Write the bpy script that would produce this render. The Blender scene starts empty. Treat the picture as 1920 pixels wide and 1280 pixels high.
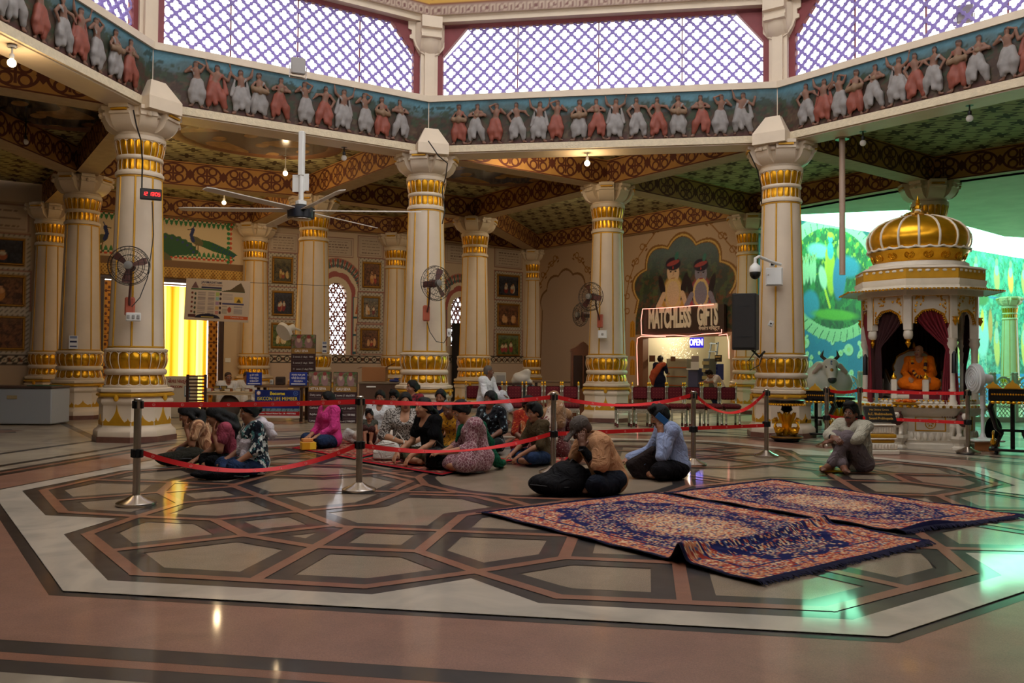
import bpy, bmesh, random
import numpy as np
from math import *
from mathutils import Vector, Matrix
SC = bpy.context.scene
COL = SC.collection
rnd = random.Random(7)
F = 1594.2923; PT = radians(1.43790423); RL = radians(.46525917); S_ = .96/.8445; HC = 1.15*S_
AL = radians(9.0338)
def rot2(a):
 return np.array([[cos(a), -sin(a)], [sin(a), cos(a)]])
RA = rot2(AL)
CAM = np.append(RA @ (-np.array([.4259*S_, 8.5164*S_])), HC)
def v3(x, y, z):
 q = RA @ np.array([x, y]); return np.array([q[0], q[1], z])
r_ = v3(1, 0, 0); d_ = v3(0, cos(PT), sin(PT)); u_ = v3(0, -sin(PT), cos(PT))
def ray(px, py):
 a, b = px-960, py-640
 X = cos(RL)*a + sin(RL)*b; Y = -sin(RL)*a + cos(RL)*b
 return r_*X/F - u_*Y/F + d_
def ground(px, py, z=0.):
 d = ray(px, py); return CAM + d*((z-CAM[2])/d[2])
def atd(px, py, dep):
 return CAM + ray(px, py)*dep
def onplane(px, py, p0, n):
 d = ray(px, py); p0 = np.array(p0, float); n = np.array(n, float)
 return CAM + d*(np.dot(p0-CAM, n)/np.dot(d, n))
def depth(p):
 return float(np.dot(np.array(p, float)-CAM, d_))
cd = bpy.data.cameras.new('camera'); cam = bpy.data.objects.new('camera', cd); COL.objects.link(cam)
cr, sr = cos(RL), sin(RL)
Xa = cr*r_ + sr*u_; Ya = -sr*r_ + cr*u_; Za = -d_
cam.matrix_world = Matrix(((Xa[0], Ya[0], Za[0], CAM[0]), (Xa[1], Ya[1], Za[1], CAM[1]), (Xa[2], Ya[2], Za[2], CAM[2]), (0, 0, 0, 1)))
cd.sensor_fit = 'HORIZONTAL'; cd.sensor_width = 36; cd.lens = F/1920*36; cd.clip_end = 200; cd.clip_start = .05
SC.camera = cam
def tag(o, label=None, cat=None, group=None, kind=None):
 if label: o['label'] = label
 if cat: o['category'] = cat
 if group: o['group'] = group
 if kind: o['kind'] = kind
 return o
def empty(name, loc=(0, 0, 0), rz=0., label=None, cat=None, group=None, mat=None, kind=None):
 o = bpy.data.objects.new(name, None); COL.objects.link(o); o.empty_display_size = .1
 if mat is not None: o.matrix_world = mat
 else:
  o.location = [float(c) for c in loc]; o.rotation_euler = (0, 0, rz)
 return tag(o, label, cat, group, kind)
def kids(o): return list(o.children)
def dup(root, loc=None, rz=None, label=None, group=None, mat=None, parent=None):
 r = root.copy(); COL.objects.link(r)
 if parent is not None: r.parent = parent
 if loc is not None: r.location = [float(c) for c in loc]
 if rz is not None: r.rotation_euler = (0, 0, rz)
 if mat is not None: r.matrix_world = mat
 if label: r['label'] = label
 if group: r['group'] = group
 for ch in kids(root):
  dup(ch, parent=r)
 return r
def frame(p, n):
 """matrix at p: X = viewer's right, Y = up, Z = normal n (horizontal)"""
 n = Vector((n[0], n[1], 0)).normalized(); x = Vector((0, 0, 1)).cross(n)
 return Matrix(((x.x, 0, n.x, p[0]), (x.y, 0, n.y, p[1]), (0, 1, 0, p[2]), (0, 0, 0, 1)))
def lin(c):
 """sRGB 0-255 triple -> linear"""
 return tuple((((x/255)/12.92) if x/255 <= .04045 else ((x/255+.055)/1.055)**2.4) for x in c)
MATS = {}
def mat(name, c=(200, 200, 200), rough=.5, metal=0., spec=.5, emit=None, es=0., var=0., vs=6., bump=0., bs=40., trans=0., alpha=1., coat=0., srgb=True):
 if name in MATS: return MATS[name]
 m = bpy.data.materials.new(name); m.use_nodes = True; MATS[name] = m
 nt = m.node_tree; b = nt.nodes['Principled BSDF']
 col = lin(c) if srgb else c
 b.inputs['Base Color'].default_value = (*col, 1); b.inputs['Roughness'].default_value = rough; b.inputs['Metallic'].default_value = metal
 b.inputs['Specular IOR Level'].default_value = spec; b.inputs['Transmission Weight'].default_value = trans; b.inputs['Coat Weight'].default_value = coat
 if emit:
  b.inputs['Emission Color'].default_value = (*lin(emit), 1); b.inputs['Emission Strength'].default_value = es
 if var > 0 or bump > 0:
  tc = nt.nodes.new('ShaderNodeTexCoord')
 if var > 0:
  n = nt.nodes.new('ShaderNodeTexNoise'); n.inputs['Scale'].default_value = vs; n.inputs['Detail'].default_value = 5
  nt.links.new(tc.outputs['Object'], n.inputs['Vector'])
  r = nt.nodes.new('ShaderNodeValToRGB'); e = r.color_ramp.elements
  e[0].position = .3; e[1].position = .7
  e[0].color = (*[x*(1-var) for x in col], 1); e[1].color = (*[min(1, x*(1+var*.6)) for x in col], 1)
  nt.links.new(n.outputs['Fac'], r.inputs['Fac']); nt.links.new(r.outputs['Color'], b.inputs['Base Color'])
 if bump > 0:
  n2 = nt.nodes.new('ShaderNodeTexNoise'); n2.inputs['Scale'].default_value = bs; n2.inputs['Detail'].default_value = 4
  nt.links.new(tc.outputs['Object'], n2.inputs['Vector'])
  bp = nt.nodes.new('ShaderNodeBump'); bp.inputs['Strength'].default_value = bump; bp.inputs['Distance'].default_value = .02
  nt.links.new(n2.outputs['Fac'], bp.inputs['Height']); nt.links.new(bp.outputs['Normal'], b.inputs['Normal'])
 return m
def emat(name, c, s):
 if name in MATS: return MATS[name]
 m = bpy.data.materials.new(name); m.use_nodes = True; MATS[name] = m
 nt = m.node_tree; nt.nodes.clear(); o = nt.nodes.new('ShaderNodeOutputMaterial'); e = nt.nodes.new('ShaderNodeEmission')
 e.inputs['Color'].default_value = (*lin(c), 1); e.inputs['Strength'].default_value = s
 nt.links.new(e.outputs[0], o.inputs[0]); return m
def vcmat(name='painted', rough=.55, spec=.3, trl=0.):
 if name in MATS: return MATS[name]
 m = bpy.data.materials.new(name); m.use_nodes = True; MATS[name] = m
 nt = m.node_tree; b = nt.nodes['Principled BSDF']; b.inputs['Roughness'].default_value = rough; b.inputs['Specular IOR Level'].default_value = spec
 a = nt.nodes.new('ShaderNodeVertexColor'); a.layer_name = 'Col'; nt.links.new(a.outputs['Color'], b.inputs['Base Color'])
 return m
class X:
 """small expression wrapper over math nodes"""
 def __init__(s, nt, v): s.nt = nt; s.v = v
 def op(s, o, b=None, c=None):
  n = s.nt.nodes.new('ShaderNodeMath'); n.operation = o
  for i, q in enumerate((s, b, c)):
   if q is None: continue
   if isinstance(q, X): s.nt.links.new(q.v, n.inputs[i])
   else: n.inputs[i].default_value = float(q)
  return X(s.nt, n.outputs[0])
 def __add__(s, b): return s.op('ADD', b)
 def __sub__(s, b): return s.op('SUBTRACT', b)
 def __mul__(s, b): return s.op('MULTIPLY', b)
 def __truediv__(s, b): return s.op('DIVIDE', b)
 def abs(s): return s.op('ABSOLUTE')
 def sin(s): return s.op('SINE')
 def cos(s): return s.op('COSINE')
 def frac(s): return s.op('FRACT')
 def lt(s, b): return s.op('LESS_THAN', b)
 def gt(s, b): return s.op('GREATER_THAN', b)
 def min(s, b): return s.op('MINIMUM', b)
 def max(s, b): return s.op('MAXIMUM', b)
 def sqrt(s): return s.op('SQRT')
 def atan2(s, b): return s.op('ARCTAN2', b)
 def pp(s, p): return s.op('PINGPONG', p)
def hyp(a, b): return (a*a + b*b).sqrt()
def patmat(name, fn, c0, c1, rough=.6, spec=.3, metal=0, coord='UV', noise=.12, c2=None):
 """fn(x, y, z) -> X mask (or tuple of two masks); mix c0 -> c1 (-> c2)"""
 if name in MATS: return MATS[name]
 m = bpy.data.materials.new(name); m.use_nodes = True; MATS[name] = m
 nt = m.node_tree; b = nt.nodes['Principled BSDF']; b.inputs['Roughness'].default_value = rough; b.inputs['Specular IOR Level'].default_value = spec; b.inputs['Metallic'].default_value = metal
 tc = nt.nodes.new('ShaderNodeTexCoord'); sp = nt.nodes.new('ShaderNodeSeparateXYZ'); nt.links.new(tc.outputs[coord], sp.inputs[0])
 k = fn(X(nt, sp.outputs[0]), X(nt, sp.outputs[1]), X(nt, sp.outputs[2]))
 ks = k if isinstance(k, tuple) else (k,)
 prev = None
 for q, col in zip(ks, (c1, c2)):
  mx = nt.nodes.new('ShaderNodeMix'); mx.data_type = 'RGBA'
  nt.links.new(q.v, mx.inputs[0])
  if prev is None: mx.inputs[6].default_value = (*lin(c0), 1)
  else: nt.links.new(prev, mx.inputs[6])
  mx.inputs[7].default_value = (*lin(col), 1); prev = mx.outputs[2]
 if noise:
  n = nt.nodes.new('ShaderNodeTexNoise'); n.inputs['Scale'].default_value = 7; n.inputs['Detail'].default_value = 6
  nt.links.new(tc.outputs['Object'], n.inputs['Vector'])
  mr = nt.nodes.new('ShaderNodeMapRange'); mr.inputs[3].default_value = 1-noise*1.6; mr.inputs[4].default_value = 1+noise*1.2
  nt.links.new(n.outputs['Fac'], mr.inputs[0])
  mm = nt.nodes.new('ShaderNodeMix'); mm.data_type = 'RGBA'; mm.blend_type = 'MULTIPLY'; mm.inputs[0].default_value = 1
  nt.links.new(prev, mm.inputs[6]); nt.links.new(mr.outputs[0], mm.inputs[7]); prev = mm.outputs[2]
 nt.links.new(prev, b.inputs['Base Color'])
 return m
def clothmat(name, c0, c1=None, c2=None, scale=14., thr=.52, rough=.85, kind='noise', c0v=.15):
 """printed fabric: blotchy print of c1 / c2 on c0"""
 if name in MATS: return MATS[name]
 m = bpy.data.materials.new(name); m.use_nodes = True; MATS[name] = m
 nt = m.node_tree; b = nt.nodes['Principled BSDF']; b.inputs['Roughness'].default_value = rough; b.inputs['Specular IOR Level'].default_value = .2
 b.inputs['Sheen Weight'].default_value = .15
 tc = nt.nodes.new('ShaderNodeTexCoord'); prev = None
 n0 = nt.nodes.new('ShaderNodeTexNoise'); n0.inputs['Scale'].default_value = 9; nt.links.new(tc.outputs['Object'], n0.inputs['Vector'])
 mx = nt.nodes.new('ShaderNodeMix'); mx.data_type = 'RGBA'; nt.links.new(n0.outputs['Fac'], mx.inputs[0])
 a = lin(c0); mx.inputs[6].default_value = (*[x*(1-c0v) for x in a], 1); mx.inputs[7].default_value = (*[min(1, x*(1+c0v)) for x in a], 1); prev = mx.outputs[2]
 for i, c in enumerate((c1, c2)):
  if c is None: continue
  if kind == 'voronoi':
   t = nt.nodes.new('ShaderNodeTexVoronoi'); t.inputs['Scale'].default_value = scale*(1+.37*i); t.feature = 'F1'; o = t.outputs['Distance']; op = 'LESS_THAN'
  elif kind == 'stripe':
   t = nt.nodes.new('ShaderNodeTexWave'); t.inputs['Scale'].default_value = scale; t.inputs['Distortion'].default_value = .6; o = t.outputs['Fac']; op = 'GREATER_THAN'
  elif kind == 'edge':
   t = nt.nodes.new('ShaderNodeTexVoronoi'); t.feature = 'DISTANCE_TO_EDGE'; t.inputs['Scale'].default_value = scale*(1+.3*i); o = t.outputs['Distance']; op = 'LESS_THAN'
  else:
   t = nt.nodes.new('ShaderNodeTexNoise'); t.inputs['Scale'].default_value = scale*(1+.4*i); t.inputs['Detail'].default_value = 2; o = t.outputs['Fac']; op = 'GREATER_THAN'
  nt.links.new(tc.outputs['Object'], t.inputs['Vector'])
  th = nt.nodes.new('ShaderNodeMath'); th.operation = op; th.inputs[1].default_value = thr+.06*i*(1 if op == 'GREATER_THAN' else -1); nt.links.new(o, th.inputs[0])
  m2 = nt.nodes.new('ShaderNodeMix'); m2.data_type = 'RGBA'; nt.links.new(th.outputs[0], m2.inputs[0]); nt.links.new(prev, m2.inputs[6]); m2.inputs[7].default_value = (*lin(c), 1); prev = m2.outputs[2]
 nt.links.new(prev, b.inputs['Base Color']); return m
class MB:
 def __init__(s): s.v = []; s.f = []; s.m = []; s.uv = {}; s.T = None
 def add(s, vs, fs, m=0, uvs=None):
  b = len(s.v)
  if s.T is not None: vs = [tuple(s.T @ Vector(v)) for v in vs]
  s.v.extend([tuple(float(c) for c in v) for v in vs])
  for i, f in enumerate(fs):
   if uvs is not None: s.uv[len(s.f)] = uvs[i]
   s.f.append(tuple(b+j for j in f)); s.m.append(m)
  return s
 def box(s, c, d, m=0, rz=0., taper=1.):
  x, y, z = d[0]/2, d[1]/2, d[2]/2; vs = []
  for k, zz in enumerate((-z, z)):
   t = taper if k else 1.
   for a, b in ((-x, -y), (x, -y), (x, y), (-x, y)):
    a, b = a*t, b*t
    vs.append((c[0]+a*cos(rz)-b*sin(rz), c[1]+a*sin(rz)+b*cos(rz), c[2]+zz))
  return s.add(vs, [(3, 2, 1, 0), (4, 5, 6, 7), (0, 1, 5, 4), (1, 2, 6, 5), (2, 3, 7, 6), (3, 0, 4, 7)], m)
 def bbox(s, c, d, bev, m=0, rz=0.):
  """box with chamfered vertical edges and top/bottom edges"""
  x, y, z = d[0]/2, d[1]/2, d[2]/2; b = min(bev, x*.9, y*.9, z*.9); rings = []
  for zz, k in ((-z, b), (-z+b, 0), (z-b, 0), (z, b)):
   X_, Y_ = x-k, y-k; r = []
   for a, e in ((-X_+b, -Y_), (X_-b, -Y_), (X_, -Y_+b), (X_, Y_-b), (X_-b, Y_), (-X_+b, Y_), (-X_, Y_-b), (-X_, -Y_+b)):
    r.append((c[0]+a*cos(rz)-e*sin(rz), c[1]+a*sin(rz)+e*cos(rz), c[2]+zz))
   rings.append(r)
  return s.rings(rings, m)
 def rings(s, R, m=0, cap0=True, cap1=True, closed=True):
  n = len(R[0]); vs = [p for r in R for p in r]; fs = []
  for i in range(len(R)-1):
   for j in range(n if closed else n-1):
    k = (j+1) % n
    fs.append((i*n+j, i*n+k, (i+1)*n+k, (i+1)*n+j))
  if cap0: fs.append(tuple(range(n-1, -1, -1)))
  if cap1: fs.append(tuple((len(R)-1)*n+j for j in range(n)))
  return s.add(vs, fs, m)
 def lathe(s, prof, n=24, c=(0, 0, 0), m=0, cap0=True, cap1=True, ph=0.):
  return s.rings([[(c[0]+r*cos(2*pi*j/n+ph), c[1]+r*sin(2*pi*j/n+ph), c[2]+z) for j in range(n)] for r, z in prof], m, cap0, cap1)
 def tube(s, path, r, n=8, m=0, cap=True):
  P = [Vector([float(c) for c in p]) for p in path]; R = []
  rs = r if hasattr(r, '__len__') else [r]*len(P)
  up = None
  for i, p in enumerate(P):
   t = (P[min(i+1, len(P)-1)]-P[max(i-1, 0)])
   t = t.normalized() if t.length > 1e-9 else Vector((0, 0, 1))
   if up is None: up = Vector((0, 0, 1)) if abs(t.z) < .9 else Vector((1, 0, 0))
   a = t.cross(up)
   if a.length < 1e-6: a = t.cross(Vector((0, 1, 0)))
   a.normalize(); b = a.cross(t).normalized(); up = b
   R.append([tuple(p+(a*cos(2*pi*j/n)+b*sin(2*pi*j/n))*rs[i]) for j in range(n)])
  return s.rings(R, m, cap, cap)
 def sph(s, c, r, n=12, m=0, rot=None):
  rr = r if hasattr(r, '__len__') else (r, r, r); h = max(4, n//2); R = []
  for i in range(h+1):
   t = pi*i/h; k = max(sin(t), .02)
   R.append([(rr[0]*k*cos(2*pi*j/n), rr[1]*k*sin(2*pi*j/n), -rr[2]*cos(t)) for j in range(n)])
  if rot is not None: R = [[tuple(rot @ Vector(p)) for p in q] for q in R]
  R = [[(p[0]+c[0], p[1]+c[1], p[2]+c[2]) for p in q] for q in R]
  return s.rings(R, m)
 def prism(s, poly, z0, z1, m=0):
  n = len(poly); a = sum(poly[i][0]*poly[(i+1) % n][1]-poly[(i+1) % n][0]*poly[i][1] for i in range(n))
  if a < 0: poly = poly[::-1]
  return s.rings([[(p[0], p[1], z0) for p in poly], [(p[0], p[1], z1) for p in poly]], m)
 def strip(s, path, w, th=.004, m=0, up=None):
  """flat ribbon following path, standing (width vertical) unless up given per point"""
  R = []; P = [Vector([float(c) for c in p]) for p in path]
  for i, p in enumerate(P):
   t = (P[min(i+1, len(P)-1)]-P[max(i-1, 0)]).normalized()
   u = Vector(up[i]) if up else Vector((0, 0, 1)); nn = t.cross(u)
   nn = nn.normalized() if nn.length > 1e-6 else Vector((1, 0, 0))
   ww = w[i] if hasattr(w, '__len__') else w
   R.append([tuple(p+u*ww/2+nn*th/2), tuple(p+u*ww/2-nn*th/2), tuple(p-u*ww/2-nn*th/2), tuple(p-u*ww/2+nn*th/2)])
  return s.rings(R, m)
 def build(s, name, mats, parent=None, smooth=35., loc=None, mw=None):
  me = bpy.data.meshes.new(name); me.from_pydata(s.v, [], s.f)
  for mm in (mats if isinstance(mats, (list, tuple)) else [mats]): me.materials.append(mm)
  me.polygons.foreach_set('material_index', s.m)
  if s.uv:
   ul = me.uv_layers.new(name='UVMap')
   for i, uv in s.uv.items():
    for li, c in zip(me.polygons[i].loop_indices, uv): ul.data[li].uv = c
  if smooth:
   me.polygons.foreach_set('use_smooth', [True]*len(me.polygons))
   try: me.set_sharp_from_angle(angle=radians(smooth))
   except Exception: pass
  me.update()
  o = bpy.data.objects.new(name, me); COL.objects.link(o)
  if parent is not None: o.parent = parent
  if loc is not None: o.location = [float(c) for c in loc]
  if mw is not None: o.matrix_world = mw
  return o
def gridmesh(name, P, mats, cols=None, parent=None, thick=0., smooth=True, mw=None, flip=False, keep=None):
 """P: (ny, nx, 3) array of points, row 0 at the bottom; optional (ny, nx, 3) colours; thick closes the sheet"""
 ny, nx = P.shape[:2]; v = P.reshape(-1, 3)
 i = np.arange((ny-1)*(nx-1)); r, c = i//(nx-1), i % (nx-1); a = r*nx+c
 q = np.stack([a, a+1, a+nx+1, a+nx], 1)
 if keep is not None: q = q[keep[:-1, :-1].ravel()]
 if flip: q = q[:, ::-1]
 fmat = np.zeros(len(q), int)
 vc = None if cols is None else cols.reshape(-1, 3)
 if thick:
  e1 = np.gradient(P, axis=1); e2 = np.gradient(P, axis=0); nn = np.cross(e1, e2); nn /= (np.linalg.norm(nn, axis=2, keepdims=True)+1e-9)
  if flip: nn = -nn
  v2 = (P-nn*thick).reshape(-1, 3); N = len(v); v = np.concatenate([v, v2])
  idx = np.arange(N).reshape(ny, nx); loop = np.concatenate([idx[0, :-1], idx[:-1, -1], idx[-1, :0:-1], idx[:0:-1, 0]]); nl = np.roll(loop, -1)
  side = np.stack([loop, loop+N, nl+N, nl], 1)
  if flip: side = side[:, ::-1]
  fmat = np.concatenate([fmat, np.full(len(q)+len(side), 1 if len(mats) > 1 else 0)])
  q = np.concatenate([q, q[:, ::-1]+N, side])
  if vc is not None: vc = np.concatenate([vc, vc*.8])
 me = bpy.data.meshes.new(name); me.vertices.add(len(v)); me.vertices.foreach_set('co', v.astype(np.float32).ravel())
 me.loops.add(len(q)*4); me.loops.foreach_set('vertex_index', q.astype(np.int32).ravel()); me.polygons.add(len(q)); me.polygons.foreach_set('loop_start', np.arange(len(q), dtype=np.int32)*4)
 for mm in mats: me.materials.append(mm)
 me.polygons.foreach_set('material_index', fmat.astype(np.int32))
 me.update(calc_edges=True); me.validate()
 me.polygons.foreach_set('use_smooth', [smooth]*len(me.polygons))
 if vc is not None:
  at = me.color_attributes.new('Col', 'FLOAT_COLOR', 'POINT'); at.data.foreach_set('color', np.concatenate([vc, np.ones((len(vc), 1))], 1).astype(np.float32).ravel())
 o = bpy.data.objects.new(name, me); COL.objects.link(o)
 if parent is not None: o.parent = parent
 if mw is not None: o.matrix_world = mw
 return o
class Canvas:
 """numpy painting, coordinates in metres: x 0..w, y 0..h (up)"""
 def __init__(s, w, h, nx, c=(200, 190, 170)):
  s.w, s.h = w, h; s.nx = nx; s.ny = max(3, int(round(nx*h/w))); s.X, s.Y = np.meshgrid(np.linspace(0, w, s.nx), np.linspace(0, h, s.ny))
  s.a = np.empty((s.ny, s.nx, 3)); s.a[:] = lin(c); s.rng = np.random.default_rng(3)
 def put(s, k, c, op=1.):
  k = np.asarray(k, float)[..., None]*op; s.a = s.a*(1-k)+np.array(lin(c))*k; return s
 def rect(s, x0, y0, x1, y1, c): return s.put((s.X >= x0) & (s.X <= x1) & (s.Y >= y0) & (s.Y <= y1), c)
 def ell(s, cx, cy, rx, ry, c, rot=0., soft=0., op=1.):
  dx, dy = s.X-cx, s.Y-cy; a = (dx*cos(rot)+dy*sin(rot))/rx; b = (-dx*sin(rot)+dy*cos(rot))/ry; d = np.hypot(a, b)
  return s.put(np.clip((1-d)/soft+.5, 0, 1) if soft else d < 1, c, op)
 def ring(s, cx, cy, rx, ry, w, c):
  d = np.hypot((s.X-cx)/rx, (s.Y-cy)/ry); return s.put(np.abs(d-1)*min(rx, ry) < w, c)
 def poly(s, pts, c, op=1.):
  ins = np.zeros(s.X.shape, bool); n = len(pts)
  for i in range(n):
   (x0, y0), (x1, y1) = pts[i], pts[(i+1) % n]
   if y0 == y1: continue
   k = ((s.Y >= min(y0, y1)) & (s.Y < max(y0, y1))) & (s.X < x0+(s.Y-y0)*(x1-x0)/(y1-y0)); ins ^= k
  return s.put(ins, c, op)
 def line(s, pts, w, c, op=1.):
  k = np.zeros(s.X.shape, bool)
  for (x0, y0), (x1, y1) in zip(pts[:-1], pts[1:]):
   dx, dy = x1-x0, y1-y0; L = dx*dx+dy*dy+1e-12; t = np.clip(((s.X-x0)*dx+(s.Y-y0)*dy)/L, 0, 1)
   k |= np.hypot(s.X-x0-t*dx, s.Y-y0-t*dy) < w/2
  return s.put(k, c, op)
 def noise(s, sc, seed=0, oct=3):
  r = np.random.default_rng(seed); out = np.zeros(s.X.shape); amp = 1.
  for o in range(oct):
   for _ in range(5):
    a = r.uniform(0, 2*pi); f = sc*2**o*r.uniform(.6, 1.4); out += amp*np.sin((s.X*cos(a)+s.Y*sin(a))*f*2*pi+r.uniform(0, 6.28))
   amp *= .6
  return out/5
 def blotch(s, sc, thr, c, seed=0, op=1., where=None):
  k = s.noise(sc, seed) > thr
  if where is not None: k = k & where
  return s.put(k, c, op)
 def speckle(s, amt, seed=1):
  r = np.random.default_rng(seed); s.a *= 1+amt*(r.random((s.ny, s.nx, 1))-.5)*2; s.a = np.clip(s.a, 0, 1); return s
 def panel(s, name, m=None, parent=None, z=0., cx=0., cy=0., mw=None, thick=.0, keep=None):
  P = np.stack([s.X-s.w/2+cx, s.Y-s.h/2+cy, np.full(s.X.shape, z)], 2)
  return gridmesh(name, P, [m or vcmat()], s.a, parent, thick, False, mw, keep=keep)
def text(s, size, m, parent=None, loc=(0, 0, 0), name='lettering', ext=.002, align='CENTER', mw=None, bold=0., sx=1., shear=0.):
 cu = bpy.data.curves.new(name, 'FONT'); cu.body = s; cu.size = size; cu.align_x = align; cu.align_y = 'CENTER'; cu.extrude = ext; cu.offset = bold; cu.resolution_u = 3; cu.shear = shear
 t = bpy.data.objects.new(name, cu); COL.objects.link(t)
 dg = bpy.context.evaluated_depsgraph_get(); me = bpy.data.meshes.new_from_object(t.evaluated_get(dg)); bpy.data.objects.remove(t)
 me.materials.clear(); me.materials.append(m); me.name = name
 for p in me.polygons: p.material_index = 0
 if sx != 1: me.transform(Matrix.Diagonal((sx, 1, 1, 1)))
 o = bpy.data.objects.new(name, me); COL.objects.link(o)
 if parent is not None: o.parent = parent
 o.location = loc
 if mw is not None: o.matrix_world = mw
 return o
def rotm(yaw=0, pitch=0, roll=0):
 return np.array(Matrix.Rotation(yaw, 3, 'Z') @ Matrix.Rotation(pitch, 3, 'X') @ Matrix.Rotation(roll, 3, 'Y'))
class Fig:
 def __init__(s): s.p = []
 def cap(s, a, b, ra, rb=None, m=0, k=.02, tag=None, sub=False):
  s.p.append(('c', np.array(a, float), np.array(b, float), float(ra), float(ra if rb is None else rb), m, k, tag, sub)); return s
 def ell(s, c, r, m=0, R=None, k=.02, tag=None, sub=False):
  s.p.append(('e', np.array(c, float), np.array(r, float), R, None, m, k, tag, sub)); return s
 def box(s, c, h, rd, m=0, R=None, k=.01, tag=None, sub=False):
  s.p.append(('b', np.array(c, float), np.array(h, float), R, rd, m, k, tag, sub)); return s
 def bounds(s, q):
  if q[0] == 'c':
   r = max(q[3], q[4]); return np.minimum(q[1], q[2])-r, np.maximum(q[1], q[2])+r
  e = float(np.max(q[2])) if q[3] is not None and q[0] == 'e' else None
  h = q[2] if q[3] is None else (np.full(3, e) if q[0] == 'e' else np.full(3, np.linalg.norm(q[2])))
  if q[0] == 'b': h = h+q[4]
  return q[1]-h, q[1]+h
 @staticmethod
 def dist(q, P):
  if q[0] == 'c':
   a, b = q[1], q[2]; ab = b-a; L = max(float(ab@ab), 1e-12); t = np.clip(((P-a)@ab)/L, 0, 1)
   return np.sqrt(np.maximum(((P-a-t[..., None]*ab)**2).sum(-1), 1e-12))-(q[3]+(q[4]-q[3])*t)
  d = P-q[1]
  if q[3] is not None: d = d@q[3]
  if q[0] == 'e':
   r = q[2]; k0 = np.sqrt((((d/r))**2).sum(-1)+1e-12); k1 = np.sqrt(((d/(r*r))**2).sum(-1)+1e-12); return k0*(k0-1)/k1
  w = np.abs(d)-q[2]; return np.sqrt((np.maximum(w, 0)**2).sum(-1))+np.minimum(w.max(-1), 0)-q[4]
 def mesh(s, name, mats, vox=.008, parent=None, fold=0., fs=14., seed=0, clipz=None, stretch=(1, 1, 1)):
  un = [q for q in s.p if not q[8]]
  lo = np.min([s.bounds(q)[0] for q in un], 0)-3*vox-fold; hi = np.max([s.bounds(q)[1] for q in un], 0)+3*vox+fold
  if clipz is not None: lo[2] = max(lo[2], clipz-2*vox)
  n = np.ceil((hi-lo)/vox).astype(int)+1; G = np.full(n, .25, np.float32)
  ax = [lo[i]+vox*np.arange(n[i]) for i in range(3)]
  for q in s.p:
   b0, b1 = s.bounds(q); mg = max(q[6]*1.0, vox*2)+vox+fold
   i0 = np.clip(np.floor((b0-mg-lo)/vox).astype(int), 0, n); i1 = np.clip(np.ceil((b1+mg-lo)/vox).astype(int)+1, 0, n)
   if (i1 <= i0).any(): continue
   g = np.stack(np.meshgrid(ax[0][i0[0]:i1[0]], ax[1][i0[1]:i1[1]], ax[2][i0[2]:i1[2]], indexing='ij'), -1)
   d = s.dist(q, g).astype(np.float32); sl = tuple(slice(i0[i], i1[i]) for i in range(3)); f = G[sl]; k = max(q[6], 1e-4)
   if q[8]:
    d = -d; h = np.clip(.5-.5*(d-f)/k*-1, 0, 1); h = np.clip(.5+.5*(d-f)/k, 0, 1); G[sl] = f*(1-h)+d*h+k*h*(1-h)
   else:
    h = np.clip(.5+.5*(f-d)/k, 0, 1); G[sl] = f*(1-h)+d*h-k*h*(1-h)
  if fold or clipz is not None: gx, gy, gz = np.meshgrid(*ax, indexing='ij', sparse=True)
  if fold:
   r = np.random.default_rng(seed); w = 0
   for _ in range(4):
    v = r.normal(size=3); v /= np.linalg.norm(v); v = v*fs*r.uniform(.7, 1.6)/np.array(stretch); w = w+np.sin(gx*v[0]+gy*v[1]+gz*v[2]+r.uniform(0, 6.3)+1.3*np.sin(gx*v[2]*.6+gz*v[0]*.5+gy*3))
   G = G+(fold*w/2).astype(np.float32)
  if clipz is not None: G = np.maximum(G, (clipz-gz)+0*gx+0*gy).astype(np.float32)
  G[0] = G[-1] = .1; G[:, 0] = G[:, -1] = .1; G[:, :, 0] = G[:, :, -1] = .1
  ins = G < 0; N = [k-1 for k in n]; cnt = np.zeros(N, np.uint8)
  offs = [(i, j, k) for i in (0, 1) for j in (0, 1) for k in (0, 1)]
  for o in offs: cnt += ins[o[0]:N[0]+o[0], o[1]:N[1]+o[1], o[2]:N[2]+o[2]]
  act = (cnt > 0) & (cnt < 8); ci = np.argwhere(act); ids = np.full(N, -1, np.int64); ids[act] = np.arange(len(ci))
  cv = np.stack([G[ci[:, 0]+o[0], ci[:, 1]+o[1], ci[:, 2]+o[2]] for o in offs], 1)
  acc = np.zeros((len(ci), 3)); c = np.zeros(len(ci))
  for a in range(8):
   for b in range(a+1, 8):
    df = np.abs(np.array(offs[a])-np.array(offs[b]))
    if df.sum() != 1: continue
    fa, fb = cv[:, a], cv[:, b]; k = (fa < 0) != (fb < 0); t = np.where(k, fa/np.where(k, fa-fb, 1), 0)
    acc += np.where(k[:, None], np.array(offs[a])+t[:, None]*(np.array(offs[b])-np.array(offs[a])), 0); c += k
  V = lo+vox*(ci+acc/np.maximum(c, 1)[:, None]); Q = []
  for axn in range(3):
   e = [0, 0, 0]; e[axn] = 1
   A = ins[:n[0]-e[0], :n[1]-e[1], :n[2]-e[2]]; B = ins[e[0]:, e[1]:, e[2]:]; ij = np.argwhere(A != B)
   if not len(ij): continue
   u, w = [(1, 2), (2, 0), (0, 1)][axn]; du = np.zeros(3, int); du[u] = 1; dw = np.zeros(3, int); dw[w] = 1
   ok = (ij[:, u] > 0) & (ij[:, w] > 0) & (ij[:, u] < N[u]) & (ij[:, w] < N[w]) & (ij[:, axn] < N[axn]); ij = ij[ok]
   g4 = [ids[tuple((ij-du-dw).T)], ids[tuple((ij-dw).T)], ids[tuple(ij.T)], ids[tuple((ij-du).T)]]
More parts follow.
